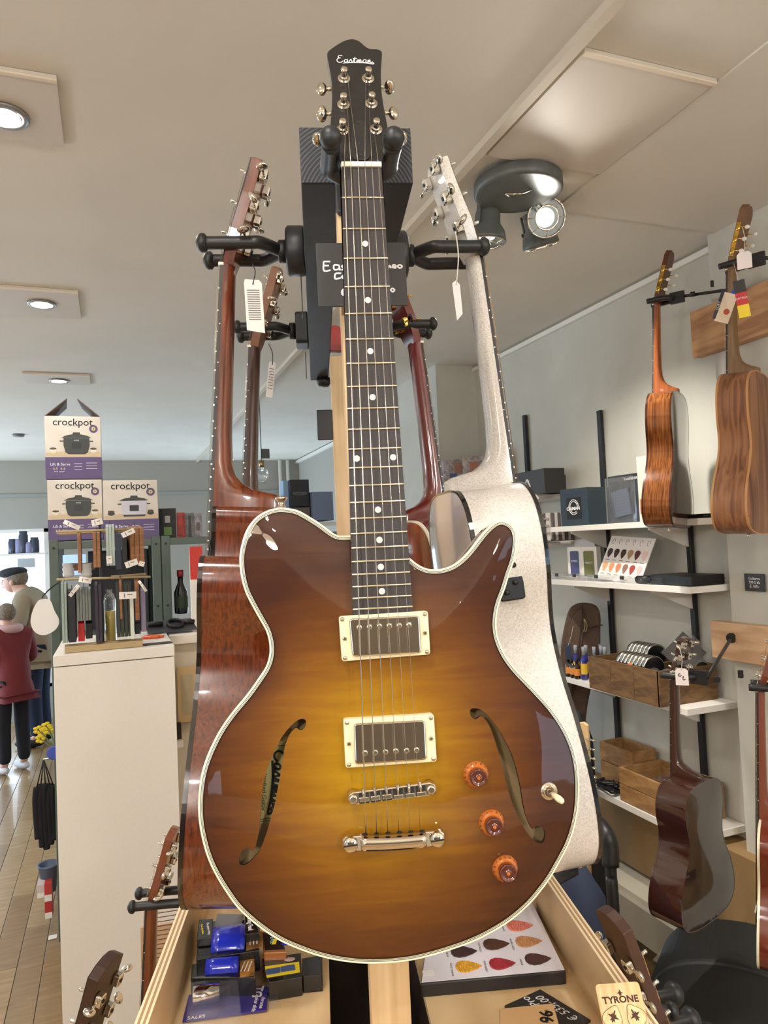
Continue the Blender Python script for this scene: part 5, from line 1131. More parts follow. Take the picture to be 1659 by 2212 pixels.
tube('frame_leg', [(0, 0, .03), (-.35, .3, .03)], .016, BLACKRUB, t, seg=10)
tube('frame_pad', cr([p-bs for p in (atD(1319, 1870, 2.22), atD(1318, 1830, 2.23), P1, P2, P3)], 5), .026, BLACKRUB, t, seg=12)
# big black hard case, lower right
t = thing('guitar_case', 'large black hard case lying open-ended at the lower right', 'guitar case', Tr(0, 0, 0))
a0 = atD(1690, 2330, 1.75); 
cM = gframe(atD(1640, 2235, 1.75), Vector((-.35, -.60, .2)).normalized(), R_(8))
ring_ = []
def prof_case(s): return [(s*x, s*y) for x, y in [(-.30, -.25), (-.28, -.02), (-.22, .09), (-.12, .14), (0, .155), (.12, .14), (.22, .09), (.28, -.02), (.30, -.25)]]
pc = [tuple(q)[:2] for q in cr([(x, y, 0) for x, y in prof_case(1.)], 5)]
cM = Matrix.Translation(atD(1600, 2270, 2.0)) @ Rz(-52) @ Rx(90)
bevprism('case_shell', pc, -.40, .18, DK2, t, cM, bev=.02, seg=3)
tube('case_rim', [(x, y, .18) for x, y in pc], .008, BLACKM, t, cM)
bevprism('case_lid', [(x*1.02, y*1.02+.005) for x, y in pc], -.41, -.12, DK2, t, cM, bev=.02, seg=3)
P = atD(1310, 2200, 1.75); blob('gig_bag', 'black nylon bag lying on the floor behind the brown headstock', 'gig bag', (P.x, P.y, .22), (.11, .13, .22), DK, Rz(20))

P = atD(1245, 1960, 2.0); P.z = .60; blob('cloth_bag', 'dark blue cloth bundle beside the right plywood side', 'bag', (P.x, P.y, .44), (.06, .08, .44), mat('navy_cloth', (40, 52, 76), .8), Rz(20))
# stand clamp under the white guitar
P = atD(1222, 1890, 1.5); t = thing('stand_clamp', 'black clamp with chrome knob under the white guitar', 'clamp', T(P)); tube('clamp_bar', [(-.10, -.02, -.01), (.03, .01, 0)], .011, BLACKM, t); ell('clamp_knob', (.034, 0, .015), (.009,)*3, CHROME, t, seg=12)
# plastic covered parcel on the pale plinth
P = onX(1490, 2010, 1.9); t = thing('clear_packet', 'packet in clear film lying at the foot of the right wall', 'packet', Tr(1.86, 1.98, .335) @ Rz(20)); box('packet_card', (0, 0, 0), (.2, .26, .006), mat('grey_packet', (70, 68, 66), .3, coat=.8), t, R=Ry(-10)); box('packet_film', (0, 0, .01), (.24, .3, .001), CLEAR, t, R=Ry(-10))
# rubber ball ends, lower right corner (stand feet)
for i, (px, py, d) in enumerate([(1452, 2148, 1.35), (1488, 2205, 1.25)]):
    P = atD(px, py, d); o = lathe('rubber_foot', [(.010, -.12), (.010, -.01), (.018, -.006), (.022, .004), (.016, .014), (0, .016)], BLACKRUB, None, align(P, P+RD+FD*.2-ZZ*.1), 18, False); tag(o, '%s black rubber rod end by the brown headstock' % ['upper', 'lower'][i], 'stand')
# ================================================================== left: cabinet, display rack, cooker boxes, metal unit, people
def plane_box(name, x0, y0, x1, y1, Y, dep, m, parent=None, bev=.001):
    "room-aligned box whose front face spans the pixel rectangle on the plane Y"
    a, b = onY(x0, y1, Y), onY(x1, y0, Y); c = onY((x0+x1)/2, (y0+y1)/2, Y)
    w_ = abs(onY(x1, (y0+y1)/2, Y).x-onY(x0, (y0+y1)/2, Y).x); h_ = abs(onY((x0+x1)/2, y0, Y).z-onY((x0+x1)/2, y1, Y).z)
    o = box(name, (c.x, Y+dep/2, c.z), (w_, dep, h_), m, parent, bev=bev); return o, c, w_, h_
YC = 2.70
a, b = onY(115, 1415, YC), onY(376, 1396, YC); zt = (a.z+b.z)/2; xa, xb = a.x, b.x
bk = onZ(129, 1378, zt)
cab = thing('storage_cabinet', 'tall plain beige cabinet standing left of the guitars', 'cabinet', Tr((xa+xb)/2, YC, 0))
dpt = max(.36, bk.y-YC)
print('cab', xa, xb, zt, dpt)
box('side_panel', (0, dpt/2, (zt-.04)/2), (xb-xa, dpt, zt-.04), BEIGEP, cab, bev=.0015)
box('top_board', (0, dpt/2-.001, zt-.0185), (xb-xa+.002, dpt+.002, .037), BEIGEP, cab, bev=.0015)
# counter behind to the right
zc = onY(400, 1372, 3.05).z
ct = thing('shop_counter', 'cream counter with leaflets behind the cabinet to the right', 'counter', Tr(0, 0, 0))
x1c = 1.3
box('counter_top', ((xb+.01+x1c)/2, 3.28, zc-.018), (x1c-xb-.01, .44, .036), WHITE, ct, bev=.002)
box('front_panel', ((xb+.01+x1c)/2, 3.10, (zc-.04)/2), (x1c-xb-.01, .02, zc-.04), mat('counter_cream', (206, 194, 172), .5), ct)
for k in range(1, 3): box('panel_joint', (xb-.05+k*.4, 3.089, (zc-.04)/2), (.004, .002, zc-.06), mat('joint_dark', (150, 138, 118), .6), ct)
o, c, w_, h_ = plane_box('picture_frame', 384, 1440, 425, 1560, 3.06, .012, mat('pale_wood', (198, 168, 120), .5)); tag(o, 'pale wooden frame leaning on the counter front beside the mahogany guitar', 'frame')
box('frame_inlay', (0, -.0065, 0), (w_*.62, .001, h_*.72), mat('frame_inner', (176, 160, 128), .5), o)
o, c, w_, h_ = plane_box('barcode_scanner', 376, 1563, 392, 1598, 3.02, .03, BLACKM); tag(o, 'small black box between the cabinet and the mahogany guitar', 'box')
o, c, w_, h_ = plane_box('price_card', 380, 1600, 396, 1615, 3.03, .003, PAPER); tag(o, 'small white price card below the black box', 'card')
# things on the counter
t = thing('blister_pack', 'black blister pack with a kitchen scoop on the counter', 'package', Tr(*onZ(368, 1352, zc+.03)) @ Rz(8) @ Rx(20)); box('backing_card', (0, 0, 0), (.20, .11, .003), mat('slate_card', (58, 60, 66), .4), t)
lathe('scoop_ring', [(.035, 0), (.038, .01), (.03, .018), (.027, .01), (.03, .002)], BLACKM, t, Tr(.02, 0, .002), 24, False); tube('scoop_handle', [(-.09, .01, .012), (-.03, .004, .012)], .010, BLACKM, t); tube('scoop_stub', [(.055, 0, .012), (.10, .004, .010)], .009, BLACKM, t)
t = thing('sweet_packet', 'red and orange cellophane packet on the cabinet corner', 'packet', Tr(*onZ(330, 1376, zc+.012)))
ell('packet_body', (0, 0, 0), (.045, .022, .010), mat('red_foil', (214, 60, 36), .25, coat=.6, noise=((50, 50, 50), (230, 120, 50), .4, .6)), t)
for i, (px, py, c, lb_) in enumerate([(340, 1390, (60, 50, 50), 'dark printed card lying on the cabinet top corner'), (388, 1366, (90, 96, 104), 'grey leaflet lying on the counter edge')]):
    z_ = (zt if i == 0 else zc)+.002; P = onZ(px, py, z_); o = box('leaflet', P, (.10, .05, .003), mat('leaflet_%d' % i, c, .5), R=Rz(6)); tag(o, lb_, 'leaflet')
# ---------------- rack on the cabinet
WOODR = mat('rack_oak', (176, 152, 112), .5); TANW = mat('tan_board', (152, 104, 66), .5, noise=((60, 60, 8), (132, 86, 52), .4, .65)); YR = YC+.10
rk = thing('display_rack', 'tabletop rack with black pole and wooden rods standing on the cabinet', 'display rack', T(Vector((onY(223, 1400, YR).x, YR, zt))))
def rl(px, py, Y=YR): p = onY(px, py, Y); return Vector((p.x, p.y, p.z))-Vector((onY(223, 1400, YR).x, YR, zt))
pt = rl(223, 1122); pb = Vector((0, 0, .002)); box('pole', (0, 0, pt.z/2), (.0095, .012, pt.z), BLACKM, rk, bev=.001)
for (xa_, xb_, y_, Y) in ((121, 285, 1149, YR-.03), (127, 300, 1153, YR+.03), (122, 325, 1252, YR-.03), (240, 316, 1246, YR+.04)):
    tube('rod', [rl(xa_, y_, Y), rl(xb_, y_-6, Y)], .0042, WOODR, rk, seg=10)
for k, Y in enumerate((YR-.05, YR+.0)): a_ = rl(140, 1403, Y); b_ = rl(308, 1390, Y); box('base_rail', ((a_.x+b_.x)/2, Y-YR, .012), (b_.x-a_.x, .03, .022), WOODR, rk, bev=.002)
def hung(name, lb_, px0, py0, px1, py1, c, dep=.09, n=1, cat='board', Y=None, yaw=0, mm=None):
    Y = Y or YR-.03; a_, b_ = onY(px0, (py0+py1)/2, Y), onY(px1, (py0+py1)/2, Y); zt_, zb__ = onY((px0+px1)/2, py0, Y).z, onY((px0+px1)/2, py1, Y).z
    w_ = b_.x-a_.x; t = thing(name, lb_, cat, Tr((a_.x+b_.x)/2, Y+.02, zt_), 'goods hanging on the cabinet rack')
    m = mm or mat('goods_%d_%d_%d' % c, c, .55)
    for k in range(n):
        q = bevprism('panel', [(-dep/2, -(zt_-zb__)), (dep/2, -(zt_-zb__)+.01), (dep/2, -.012), (0, 0), (-dep/2, -.01)], -w_/n*.46, w_/n*.46, m, t, Tr((k-(n-1)/2)*w_/n, .0, 0) @ Rz(90+yaw) @ Rx(90), bev=.0012)
    tube('loop', [(0, 0, -.004), (.0, 0, .012)], .0012, BLACKM, t, seg=5)
    return t
hung('wooden_board', 'single tan board at the left end of the upper rod', 168, 1148, 176, 1238, (164, 104, 58), mm=TANW)
hung('wooden_board', 'pair of tan boards left of the black pole on the upper rod', 201, 1146, 217, 1226, (164, 104, 58), n=2, mm=TANW)
hung('slate_board', 'pale sage panels right of the black pole on the upper rod', 229, 1132, 248, 1222, (170, 184, 176), n=3)
hung('cloth_item', 'navy item on the upper rod beside the sage panels', 249, 1148, 262, 1230, (38, 48, 66))
hung('cloth_item', 'black netted item on the upper rod left of the tan boards', 263, 1155, 275, 1216, (24, 24, 26))
hung('wooden_board', 'three tan hexagonal boards at the right of the upper rod', 277, 1136, 307, 1218, (164, 104, 58), n=3, mm=TANW, yaw=8)
hung('slate_board', 'pale sage panels at the left end of the lower rod', 134, 1254, 146, 1388, (150, 166, 156), n=2)
hung('cloth_item', 'dark navy item on the lower rod beside the pale sage panels', 147, 1272, 165, 1386, (24, 26, 36))
hung('slate_board', 'stack of five grey panels on the lower rod', 166, 1268, 197, 1340, (112, 118, 114), n=5)
hung('red_tube', 'red tapered tool under the grey panels', 168, 1341, 183, 1386, (204, 40, 34), dep=.03, cat='tool')
hung('black_strap', 'black strap under the grey panels', 184, 1341, 200, 1380, (22, 22, 24), dep=.03, cat='strap')
hung('book', 'dark spined book left of the black pole on the lower rod', 206, 1256, 221, 1386, (46, 40, 54), n=2, cat='book', dep=.12)
hung('slate_board', 'dark green panels on the lower rod right of the bottle', 251, 1256, 284, 1374, (48, 54, 48), n=4)
hung('wooden_board', 'slim tan board in front of the dark green panels', 258, 1250, 264, 1338, (164, 104, 58), mm=TANW, Y=YR-.06, dep=.04)
hung('wooden_board', 'slim tan board at the right end of the lower rod', 291, 1250, 301, 1340, (164, 104, 58), mm=TANW, Y=YR-.05, dep=.04)
hung('white_strip', 'long white strip below the lower rod', 281, 1288, 290, 1382, (214, 220, 208), dep=.02, cat='card', Y=YR-.07)
hung('purple_strip', 'purple and white strip at the far right of the rack', 304, 1268, 315, 1366, (132, 122, 146), dep=.02, cat='card', Y=YR-.04)
hung('cloth_item', 'navy pouch at the right end of the rack base', 291, 1342, 304, 1370, (24, 30, 48), dep=.04, cat='pouch')
P = onY(239, 1372, YR+.02); hB = onY(239, 1262, YR+.02).z-zt-.02
t = thing('glass_bottle', 'clear bottle of golden liquid standing on the cabinet behind the rack', 'bottle', Tr(P.x, YR+.05, zt))
lathe('bottle_glass', [(.02, 0), (.021, .004), (.021, hB*.8), (.016, hB*.9), (.009, hB*.94), (.009, hB)], CLEAR, t, seg=20); lathe('liquid', [(.0185, .004), (.0185, hB*.62), (0, hB*.62)], mat('golden_oil', (206, 180, 90), .1, coat=1.), t, seg=20)
def wtag(lb_, px, py, w_, h_, roll, Y=YR-.08, yaw=0, curl=True):
    P = onY(px, py, Y); w_, h_ = w_*.00155, h_*.00155
    t = thing('price_tag', lb_, 'price tag', Tr(*P) @ Rz(yaw) @ Rx(90) @ Rz(roll), 'white tags on the cabinet rack goods')
    n = 8; v = []; 
    for i in range(n+1): x = (i/n-.5)*w_; z = math.sin(i/n*3.0)*w_*(.18 if curl else .03); v += [(x, -h_/2, z), (x, h_/2, z)]
    obj('card', mesh('card', v, [(2*i, 2*i+2, 2*i+3, 2*i+1) for i in range(n)]), PAPER, t)
    box('print_line', (w_*.12, h_*.12, w_*(.19 if curl else .04)), (w_*.3, h_*.12, .0006), GREYW, t); box('print_line', (-w_*.2, 0, w_*(.16 if curl else .035)), (w_*.06, h_*.6, .0006), GREYW, t)
wtag('curled white tag above the single tan board', 155, 1134, 36, 10, -28); wtag('white tag looped over the pair of tan boards', 210, 1128, 24, 14, 12); wtag('white tag on the three tan boards, upper', 277, 1151, 30, 12, 24)
wtag('white tag under the three tan boards', 284, 1217, 28, 14, 18, curl=False); wtag('small white tag at the right below the three tan boards', 306, 1218, 12, 11, -20, curl=False); wtag('white tag over the pale sage panels', 236, 1209, 12, 17, 3, curl=False)
wtag('white tag above the five grey panels', 184, 1253, 26, 12, -14); wtag('curled white tag left of the five grey panels', 160, 1276, 30, 8, 52); wtag('wide white tag across the dark green panels', 276, 1286, 37, 16, -1, curl=False); wtag('folded white tag right of the lower rod', 308, 1266, 30, 6, -58)
# ---------------- sage metal unit with cooker boxes
SAGE = mat('sage_metal', (82, 94, 86), .5)
YU = 3.80
zu = onY(118, 1166, YU).z
un = thing('metal_shelf_unit', 'sage green metal shelf unit carrying the cooker boxes', 'shelf unit', Tr(0, YU, 0))
xs_u = [onY(x, 1200, YU).x for x in (116, 338, 359)]+[1.35]
XR = xs_u[3]
for x in xs_u:
    for y in (0, .40): p_ = box('post', (x, y+.02, zu/2), (.042, .035, zu), SAGE, un, bev=.003); 
    for z in (zu-.04, zu-.35, zu-.8): lathe('bolt_head', [(.006, 0), (.004, .003)], BLACKM, un, Tr(x, .001, z) @ Rx(90), 6)
for z in (zu-.03, zu-.5, zu-1.0, zu-1.5):
    for (xa_, xb_) in ((xs_u[0], xs_u[1]), (xs_u[2], XR)):
        box('rail', ((xa_+xb_)/2, .012, z), (xb_-xa_-.042, .02, .035), SAGE, un, bev=.002); box('shelf_board', ((xa_+xb_)/2, .22, z+.01), (xb_-xa_-.05, .38, .018), SAGE, un)
box('divider_panel', (onY(318, 1250, YU).x, .25, zu-.27), (.012, .3, .42), mat('dark_panel', (34, 36, 42), .5), un)
box('back_screen', ((xs_u[0]+xs_u[1])/2+.06, .41, zu-.27), (xs_u[1]-xs_u[0]-.16, .008, .42), mat('dark_panel', (34, 36, 42), .5), un)
o, c, w_, h_ = plane_box('screen', 136, 1198, 186, 1242, YU+.3, .01, mat('screen_blue', (150, 180, 235), .4, emit=.8)); o.parent = un; o.location = Vector(o.location)-Vector((0, YU, 0))
# cooker boxes
PURP = mat('purple_band', (92, 76, 118), .5); BOXW = mat('box_offwhite', (216, 208, 196), .5, noise=((3, 3, 3), (206, 196, 182), .4, .6)); POTD = mat('pot_dark', (58, 62, 60), .5); POTL = mat('pot_light', (196, 192, 204), .5); GLDT = mat('gold_print', (214, 190, 120), .5)
def cooker(lb_, x0, y0, x1, y1, dark, flaps=False, Y=YU+.03):
    o, c, w_, h_ = plane_box('tmp', x0, y0, x1, y1, Y, .24, BOXW); o.name = 'carton_body'
    t = thing('cooker_box', lb_, 'box', Tr(c.x, Y, c.z-h_/2), 'boxed slow cookers on the metal unit'); o.parent = t; o.location = (0, .12, h_/2)
    f = lambda x, y, k=0: Tr(x*w_, -.0006-.0005*k, (1-y)*h_) @ Rx(90)
    obj('purple_band', boxme(w_+.001, .2415, h_*.345), PURP, t, Tr(0, .12, h_*.172))
    pm = POTD if dark else POTL
    text('box_lettering', 'crockpot', w_*.195, INK, t, f(0, .10), .0002, bold=.0004)
    text('box_small_print', 'slow cooker', w_*.04, GREYW, t, f(0, .155), .0002)
    cxp = .06
    prism('print_table', [(-w_*.49, -h_*.02), (w_*.49, -h_*.03), (w_*.49, h_*.05), (0, h_*.07), (-w_*.49, h_*.03)], 0, .0003, mat('print_tan', (200, 180, 144), .5), t, f(0, .62))
    P_ = [(-.23, .10), (-.235, -.02), (-.20, -.13), (-.15, -.16), (.15, -.16), (.20, -.13), (.235, -.02), (.23, .10)]
    prism('print_pot', [(x*w_, y*h_) for x, y in P_], 0, .0005, pm, t, f(cxp, .45, 1))
    prism('print_pot_lid', [(x*w_, y*h_) for x, y in [(-.27, 0), (.27, 0), (.19, .035), (.07, .055), (.06, .085), (-.06, .085), (-.07, .055), (-.19, .035)]], 0, .0006, POTD, t, f(cxp, .345, 2))
    for s in (-1, 1): box('print_handle', (cxp*w_+s*.265*w_, -.001, (1-.40)*h_), (.07*w_, .0008, .02*h_), POTD, t)
    if not dark: prism('print_base', [(x*w_, y*h_) for x, y in [(-.19, 0), (.19, 0), (.21, .03), (-.21, .03)]], 0, .0006, POTD, t, f(cxp, .61, 2))
    box('print_display', (cxp*w_, -.0016, (1-.47)*h_), (.17*w_, .0006, .10*h_), mat('display_grey', (40, 44, 46) if dark else (60, 60, 70), .4), t); text('print_badge', 'crock', w_*.04, WINK, t, f(cxp, .385, 4), .0001)
    for s in (-1, 1): ell('print_bowl', (s*.36*w_, -.0008, (1-.555)*h_), (.065*w_, .0006, .035*h_), (mat('bowl_white', (222, 214, 200), .5) if dark else POTD), t, seg=12); ell('print_beans', (s*.36*w_, -.0014, (1-.52)*h_), (.06*w_, .0005, .018*h_), mat('beans', (96, 72, 60), .6), t, seg=12)
    lathe('print_seal', [(.078*w_, 0), (.078*w_, .0006)], PURP, t, f(.37, .20, 1), 24); lathe('seal_center', [(.038*w_, 0), (.038*w_, .0006)], GLDT, t, f(.37, .20, 3), 18); lathe('seal_dot', [(.014*w_, 0), (.014*w_, .0006)], PURP, t, f(.37, .20, 4), 10)
    text('box_caption', 'Lift & Serve', w_*.075, WINK, t, f(-.24, .77, 1), .0001); text('box_figures', '6.5  4-6', w_*.07, GLDT, t, f(-.26, .84, 1), .0001); text('box_figures_small', 'litres  people', w_*.035, WINK, t, f(-.26, .885, 1), .0001)
    for k in range(3): box('print_line', (w_*.08, -.0012, h_*(.24-.045*k)), (.14*w_, .0004, .006*h_), WINK, t); box('print_line', (w_*.32, -.0012, h_*(.25-.045*k)), (.2*w_, .0004, .006*h_), WINK, t)
    box('tape_strip', (0, .12, h_), (w_*.2, .236, .0008), mat('tape', (200, 205, 205), .2), t) if not flaps else None
    if flaps:
        FM = mat('flap_inside', (104, 88, 76), .7)
        for s in (-1, 1): obj('flap', fixn(mesh('flap', [(s*w_/2, 0, h_), (s*w_/2, .24, h_), (s*w_*.16, .24, h_+.085), (s*w_*.10, 0, h_+.088), (s*w_/2-.003*s, 0, h_-.002), (s*w_/2-.003*s, .24, h_-.002), (s*w_*.16-.003*s, .24, h_+.082), (s*w_*.10-.003*s, 0, h_+.085)], [(0, 1, 2, 3), (7, 6, 5, 4), (0, 3, 7, 4), (1, 5, 6, 2), (2, 6, 7, 3), (0, 4, 5, 1)])), FM, t)
        box('flap', (0, .238, h_+.002), (w_*.96, .003, .006), FM, t)
    return t
cooker('open topped slow cooker box with dark pot print, topmost of the stack', 98, 899, 219, 1034, True, True)
cooker('slow cooker box with dark pot print at the bottom left of the stack', 104, 1036, 222, 1166, True)
cooker('slow cooker box with pale pot print right of the stack', 224, 1037, 342, 1166, False)
pic_box('black carton with pale round print right of the cooker boxes', 362, 1132, 3.80, 36, 68, 0, (30, 32, 34), [(0, .15, .3, .22, (190, 190, 190)), (0, -.22, .45, .25, (110, 150, 80))])
pic_box('small red carton behind the black carton', 391, 1136, 3.82, 18, 58, 0, (196, 60, 44), [])
pic_box('grey carton with knife print beside the mahogany guitar', 410, 1137, 3.80, 20, 58, 0, (120, 112, 112), [(0, 0, .3, .8, (60, 60, 66))])
pic_box('pale grey carton with mug print half hidden by the mahogany neck', 428, 1137, 3.80, 16, 58, 0, (150, 142, 146), [(0, 0, .5, .3, (96, 84, 84))])
# goods inside the unit
for i, (px, py, w_, h_, c, lb_) in enumerate([(148, 1234, 18, 26, (228, 224, 220), 'left white stacked cups in the metal unit'), (187, 1234, 18, 26, (228, 224, 220), 'right white stacked cups in the metal unit')]):
    P = onY(px, py+h_/2, YU+.12); r = .028
    o = lathe('cup_stack', [(r*.8, 0), (r, .02), (r*.86, .022), (r, .045), (r*.86, .047), (r, .07), (0, .07)], mat('cup_white', c, .4), None, Tr(P.x, P.y, zu-.50+.02 if False else P.z), 18); tag(o, lb_, 'cups')
o, c, w_, h_ = plane_box('wooden_box', 150, 1216, 205, 1232, YU+.16, .05, TANW); tag(o, 'small tan box behind the cups in the metal unit', 'box')
P = onY(392, 1325, YU+.1); t = thing('dark_bottle', 'dark bottle with red cap in the metal unit', 'bottle', Tr(P.x, P.y, P.z)); lathe('bottle_glass', [(.032, 0), (.034, .01), (.034, .11), (.014, .16), (.014, .195), (0, .195)], mat('black_glass', (20, 16, 16), .08, coat=1.), t, seg=20); lathe('bottle_cap', [(.017, .19), (.017, .225), (0, .225)], mat('cap_red', (150, 40, 30), .4), t, seg=16); lathe('bottle_label', [(.0345, .03), (.0345, .09)], mat('label_green', (50, 60, 40), .5), t, seg=20, cap=False)
o, c, w_, h_ = plane_box('red_box', 412, 1180, 440, 1368, 3.38, .02, PAPER); box('red_print', (0, -.011, h_*.31), (w_, .001, h_*.38), mat('red_board', (206, 52, 36), .5), o); tag(o, 'red carton standing at the end of the counter behind the mahogany guitar', 'box')
# white round swing tag on a hook
P = onY(97, 1332, 3.6); t = thing('round_tag', 'large white egg shaped tag hanging on a hook beside the metal unit', 'tag', Tr(*P) @ Rx(90))
k = 3.6*.935/FPX; bevprism('card', [tuple(q)[:2] for q in cr([(x*k, y*k, 0) for x, y in [(-8, 36), (10, 34), (18, 12), (27, -10), (20, -28), (0, -38), (-18, -32), (-27, -12), (-24, 10), (-16, 28)]], 4, True)], -.001, .001, PAPER, t, bev=.0003)
tube('hook', cr([(-.01, .085, 0), (.0, .10, .0), (.03, .13, -.08), (.06, .15, -.28)], 5), .003, BLACKM, t)
# hanging gloves, flowers and boxes on the unit's side
xg = xs_u[0]-.03
P = onY(94, 1640, 3.95); t = thing('glove_bundle', 'bundle of black gloves hanging on the side of the metal unit', 'gloves', Tr(*P))
kk = 3.95*.935/FPX
for i, (dx, top_, bot) in enumerate([(-14, 55, 160), (-6, 50, 178), (2, 50, 184), (10, 52, 176), (17, 55, 168)]):
    tube('glove', cr([(dx*kk, .01*(i % 2), -top_*kk), (dx*kk-.006, .0, -(top_+30)*kk), (dx*kk-.002, .01, -(bot-20)*kk), (dx*kk, .0, -bot*kk)], 5), [.016]*15+[.012], mat('glove_black', (18, 18, 21), .85), t, seg=8); tube('strap', [(0, 0, 0), (dx*kk, 0, -top_*kk)], .003, BLACKM, t, seg=5)
tube('hook', [(0, 0, 0), (.09, -.05, .01)], .004, NICKEL, t, seg=6)
t = thing('flower_bunch', 'yellow artificial flowers hanging by the metal unit', 'flowers', Tr(*onY(92, 1590, 4.1)))
YEL = mat('yellow_petal', (232, 204, 40), .5)
for i, (x, z) in enumerate([(-8, 14), (0, 6), (8, 20), (14, 10), (-4, -6)]):
    for q in range(5): ell('petal', (x*kk+.014*math.cos(q*1.26), .0, z*kk+.014*math.sin(q*1.26)), (.012, .004, .009), YEL, t, seg=8)
    tube('flower_stem', [(x*kk, 0, z*kk), (.08, -.12, -.06)], .002, mat('stem_green', (90, 110, 50), .6), t, seg=5)
o = lathe('round_sign', [(.032, 0), (.032, .003), (.026, .0035), (0, .0035)], mat('sign_blue', (70, 90, 180), .4), None, Tr(*onY(117, 1626, 3.77)) @ Rx(90), 24); tag(o, 'small round blue and white sign on the metal unit post', 'sign')
for i, (x0, y0, x1, y1, c, lb_) in enumerate([(80, 1912, 96, 1940, (206, 190, 186), 'pinkish white carton on the low shelf edge of the metal unit'), (96, 1908, 112, 1948, (186, 60, 54), 'red and white carton at the unit edge, upper'), (97, 1948, 113, 1985, (180, 50, 46), 'red and white carton at the unit edge, lower')]):
    o, cc, w_, h_ = plane_box('small_carton', x0, y0, x1, y1, 3.86, .08, mat('sc_%d' % i, c, .5)); tag(o, lb_, 'box'); box('white_band', (0, -.0405, -h_*.3), (w_*.98, .001, h_*.35), PAPER, o)
o, cc, w_, h_ = plane_box('price_card', 105, 2012, 124, 2032, 3.72, .003, PAPER); o.location = onZ(114, 2024, .002); o.rotation_euler = (R_(88), 0, 0); tag(o, 'white card low beside the cabinet left edge', 'card'); box('print_line', (0, -.002, -.01), (w_*.6, .001, .008), GREYW, o)
t = thing('blue_bowl', 'blue grey bucket on the floor beside the metal unit', 'bucket', Tr(*onY(106, 1925, 3.95))); lathe('bucket_body', [(.03, 0), (.045, .12), (.052, .125), (.052, .132), (.042, .13), (.03, .01)], mat('bucket_blue', (86, 100, 124), .4), t, seg=22, cap=False)
# brown paper sheet behind the plywood side
P = atD(372, 2040, 1.95); M = facecam(P, -6, 0); t = thing('paper_sheet', 'brown printed cardboard panel standing behind the left plywood side', 'poster', M); box('paper', (0, (.11-P.z-.11)/2-.0, 0), (.16, P.z+.11, .012), mat('kraft', (188, 152, 120), .7), t)
for k in range(12): box('print_line', (-.02+.002*k, .085-k*.011, .0064), (.09, .0022, .0004), mat('print_brown', (96, 66, 48), .7), t)
# ---------------- window goods and far shelves
t = thing('window_shelf', 'white shelf with jars in the bright shop window', 'shelf', Tr(-1.05, 8.75, onY(30, 1196, 8.7).z)); box('board', (0, 0, -.01), (.75, .2, .02), SHELFW, t)
for i, (px, h_) in enumerate([(28, .16), (40, .16), (51, .24), (62, .12), (75, .17)]):
    P = onY(px, 1190, 8.72); o = lathe('jar', [(.045, 0), (.048, .01), (.048, h_*.8), (.04, h_*.85), (.04, h_), (0, h_)], mat('jar_%d' % (i % 2), [(60, 66, 84), (150, 150, 190)][i % 2], .3), None, Tr(P.x, 8.72, onY(30, 1196, 8.7).z), 16); tag(o, '%s jar on the window shelf' % ['leftmost', 'second', 'tallest middle', 'fourth, low', 'rightmost'][i], 'jar', 'jars on the window shelf')
o, cc, w_, h_ = plane_box('window_card', 38, 1206, 76, 1226, 8.8, .01, mat('card_grey', (170, 180, 186), .5)); tag(o, 'grey card hanging in the bright window below the shelf', 'card')
# rear shelves visible between the posts
RSY = 5.6
zr_ = onY(700, 1128, RSY).z
t = thing('wall_shelf', 'white shelf in the rear right part of the shop', 'shelf', Tr(0, 0, zr_)); a_, b_ = onY(560, 1128, RSY), onY(800, 1120, RSY); box('board', ((a_.x+b_.x)/2, RSY+.15, -.015), (b_.x-a_.x+.3, .36, .03), SHELFW, t)
for x_ in (a_.x, b_.x): box('shelf_leg', (x_, RSY+.25, -zr_/2-.015), (.04, .04, zr_-.03), SHELFW, t)
def rearbox(lb_, x0, y0, x1, y1, c, dep=.2, Y=RSY, txt=None):
    o, cc, w_, h_ = plane_box('carton', x0, y0, x1, y1, Y, dep, mat('rb_%d_%d_%d' % c, c, .5)); tag(o, lb_, 'box')
    if txt: text('box_lettering', txt, w_*.17, GREYW, o, Tr(0, -dep/2-.001, 0) @ Rx(90)); tube('logo_ring', [(w_*.36*math.cos(a*.3), -dep/2-.001, -h_*.02+h_*.055*math.sin(a*.3)) for a in range(22)], .002, GREYW, o, seg=4)
    return o
rearbox('black carton with a grey oval logo on the rear shelf', 627, 1036, 668, 1094, (30, 32, 38), txt='champagne')
rearbox('pale blue carton behind the black logo carton', 613, 1038, 628, 1125, (150, 180, 214), .12, RSY+.06)
rearbox('brown picture carton under the black logo carton', 628, 1096, 670, 1124, (104, 88, 84))
rearbox('blue grey fabric patterned carton at the right of the rear shelf', 675, 1062, 720, 1124, (112, 124, 150), .3, RSY-.05)
rearbox('purple and white carton at the left of the rear shelf', 560, 1076, 596, 1127, (110, 110, 160))
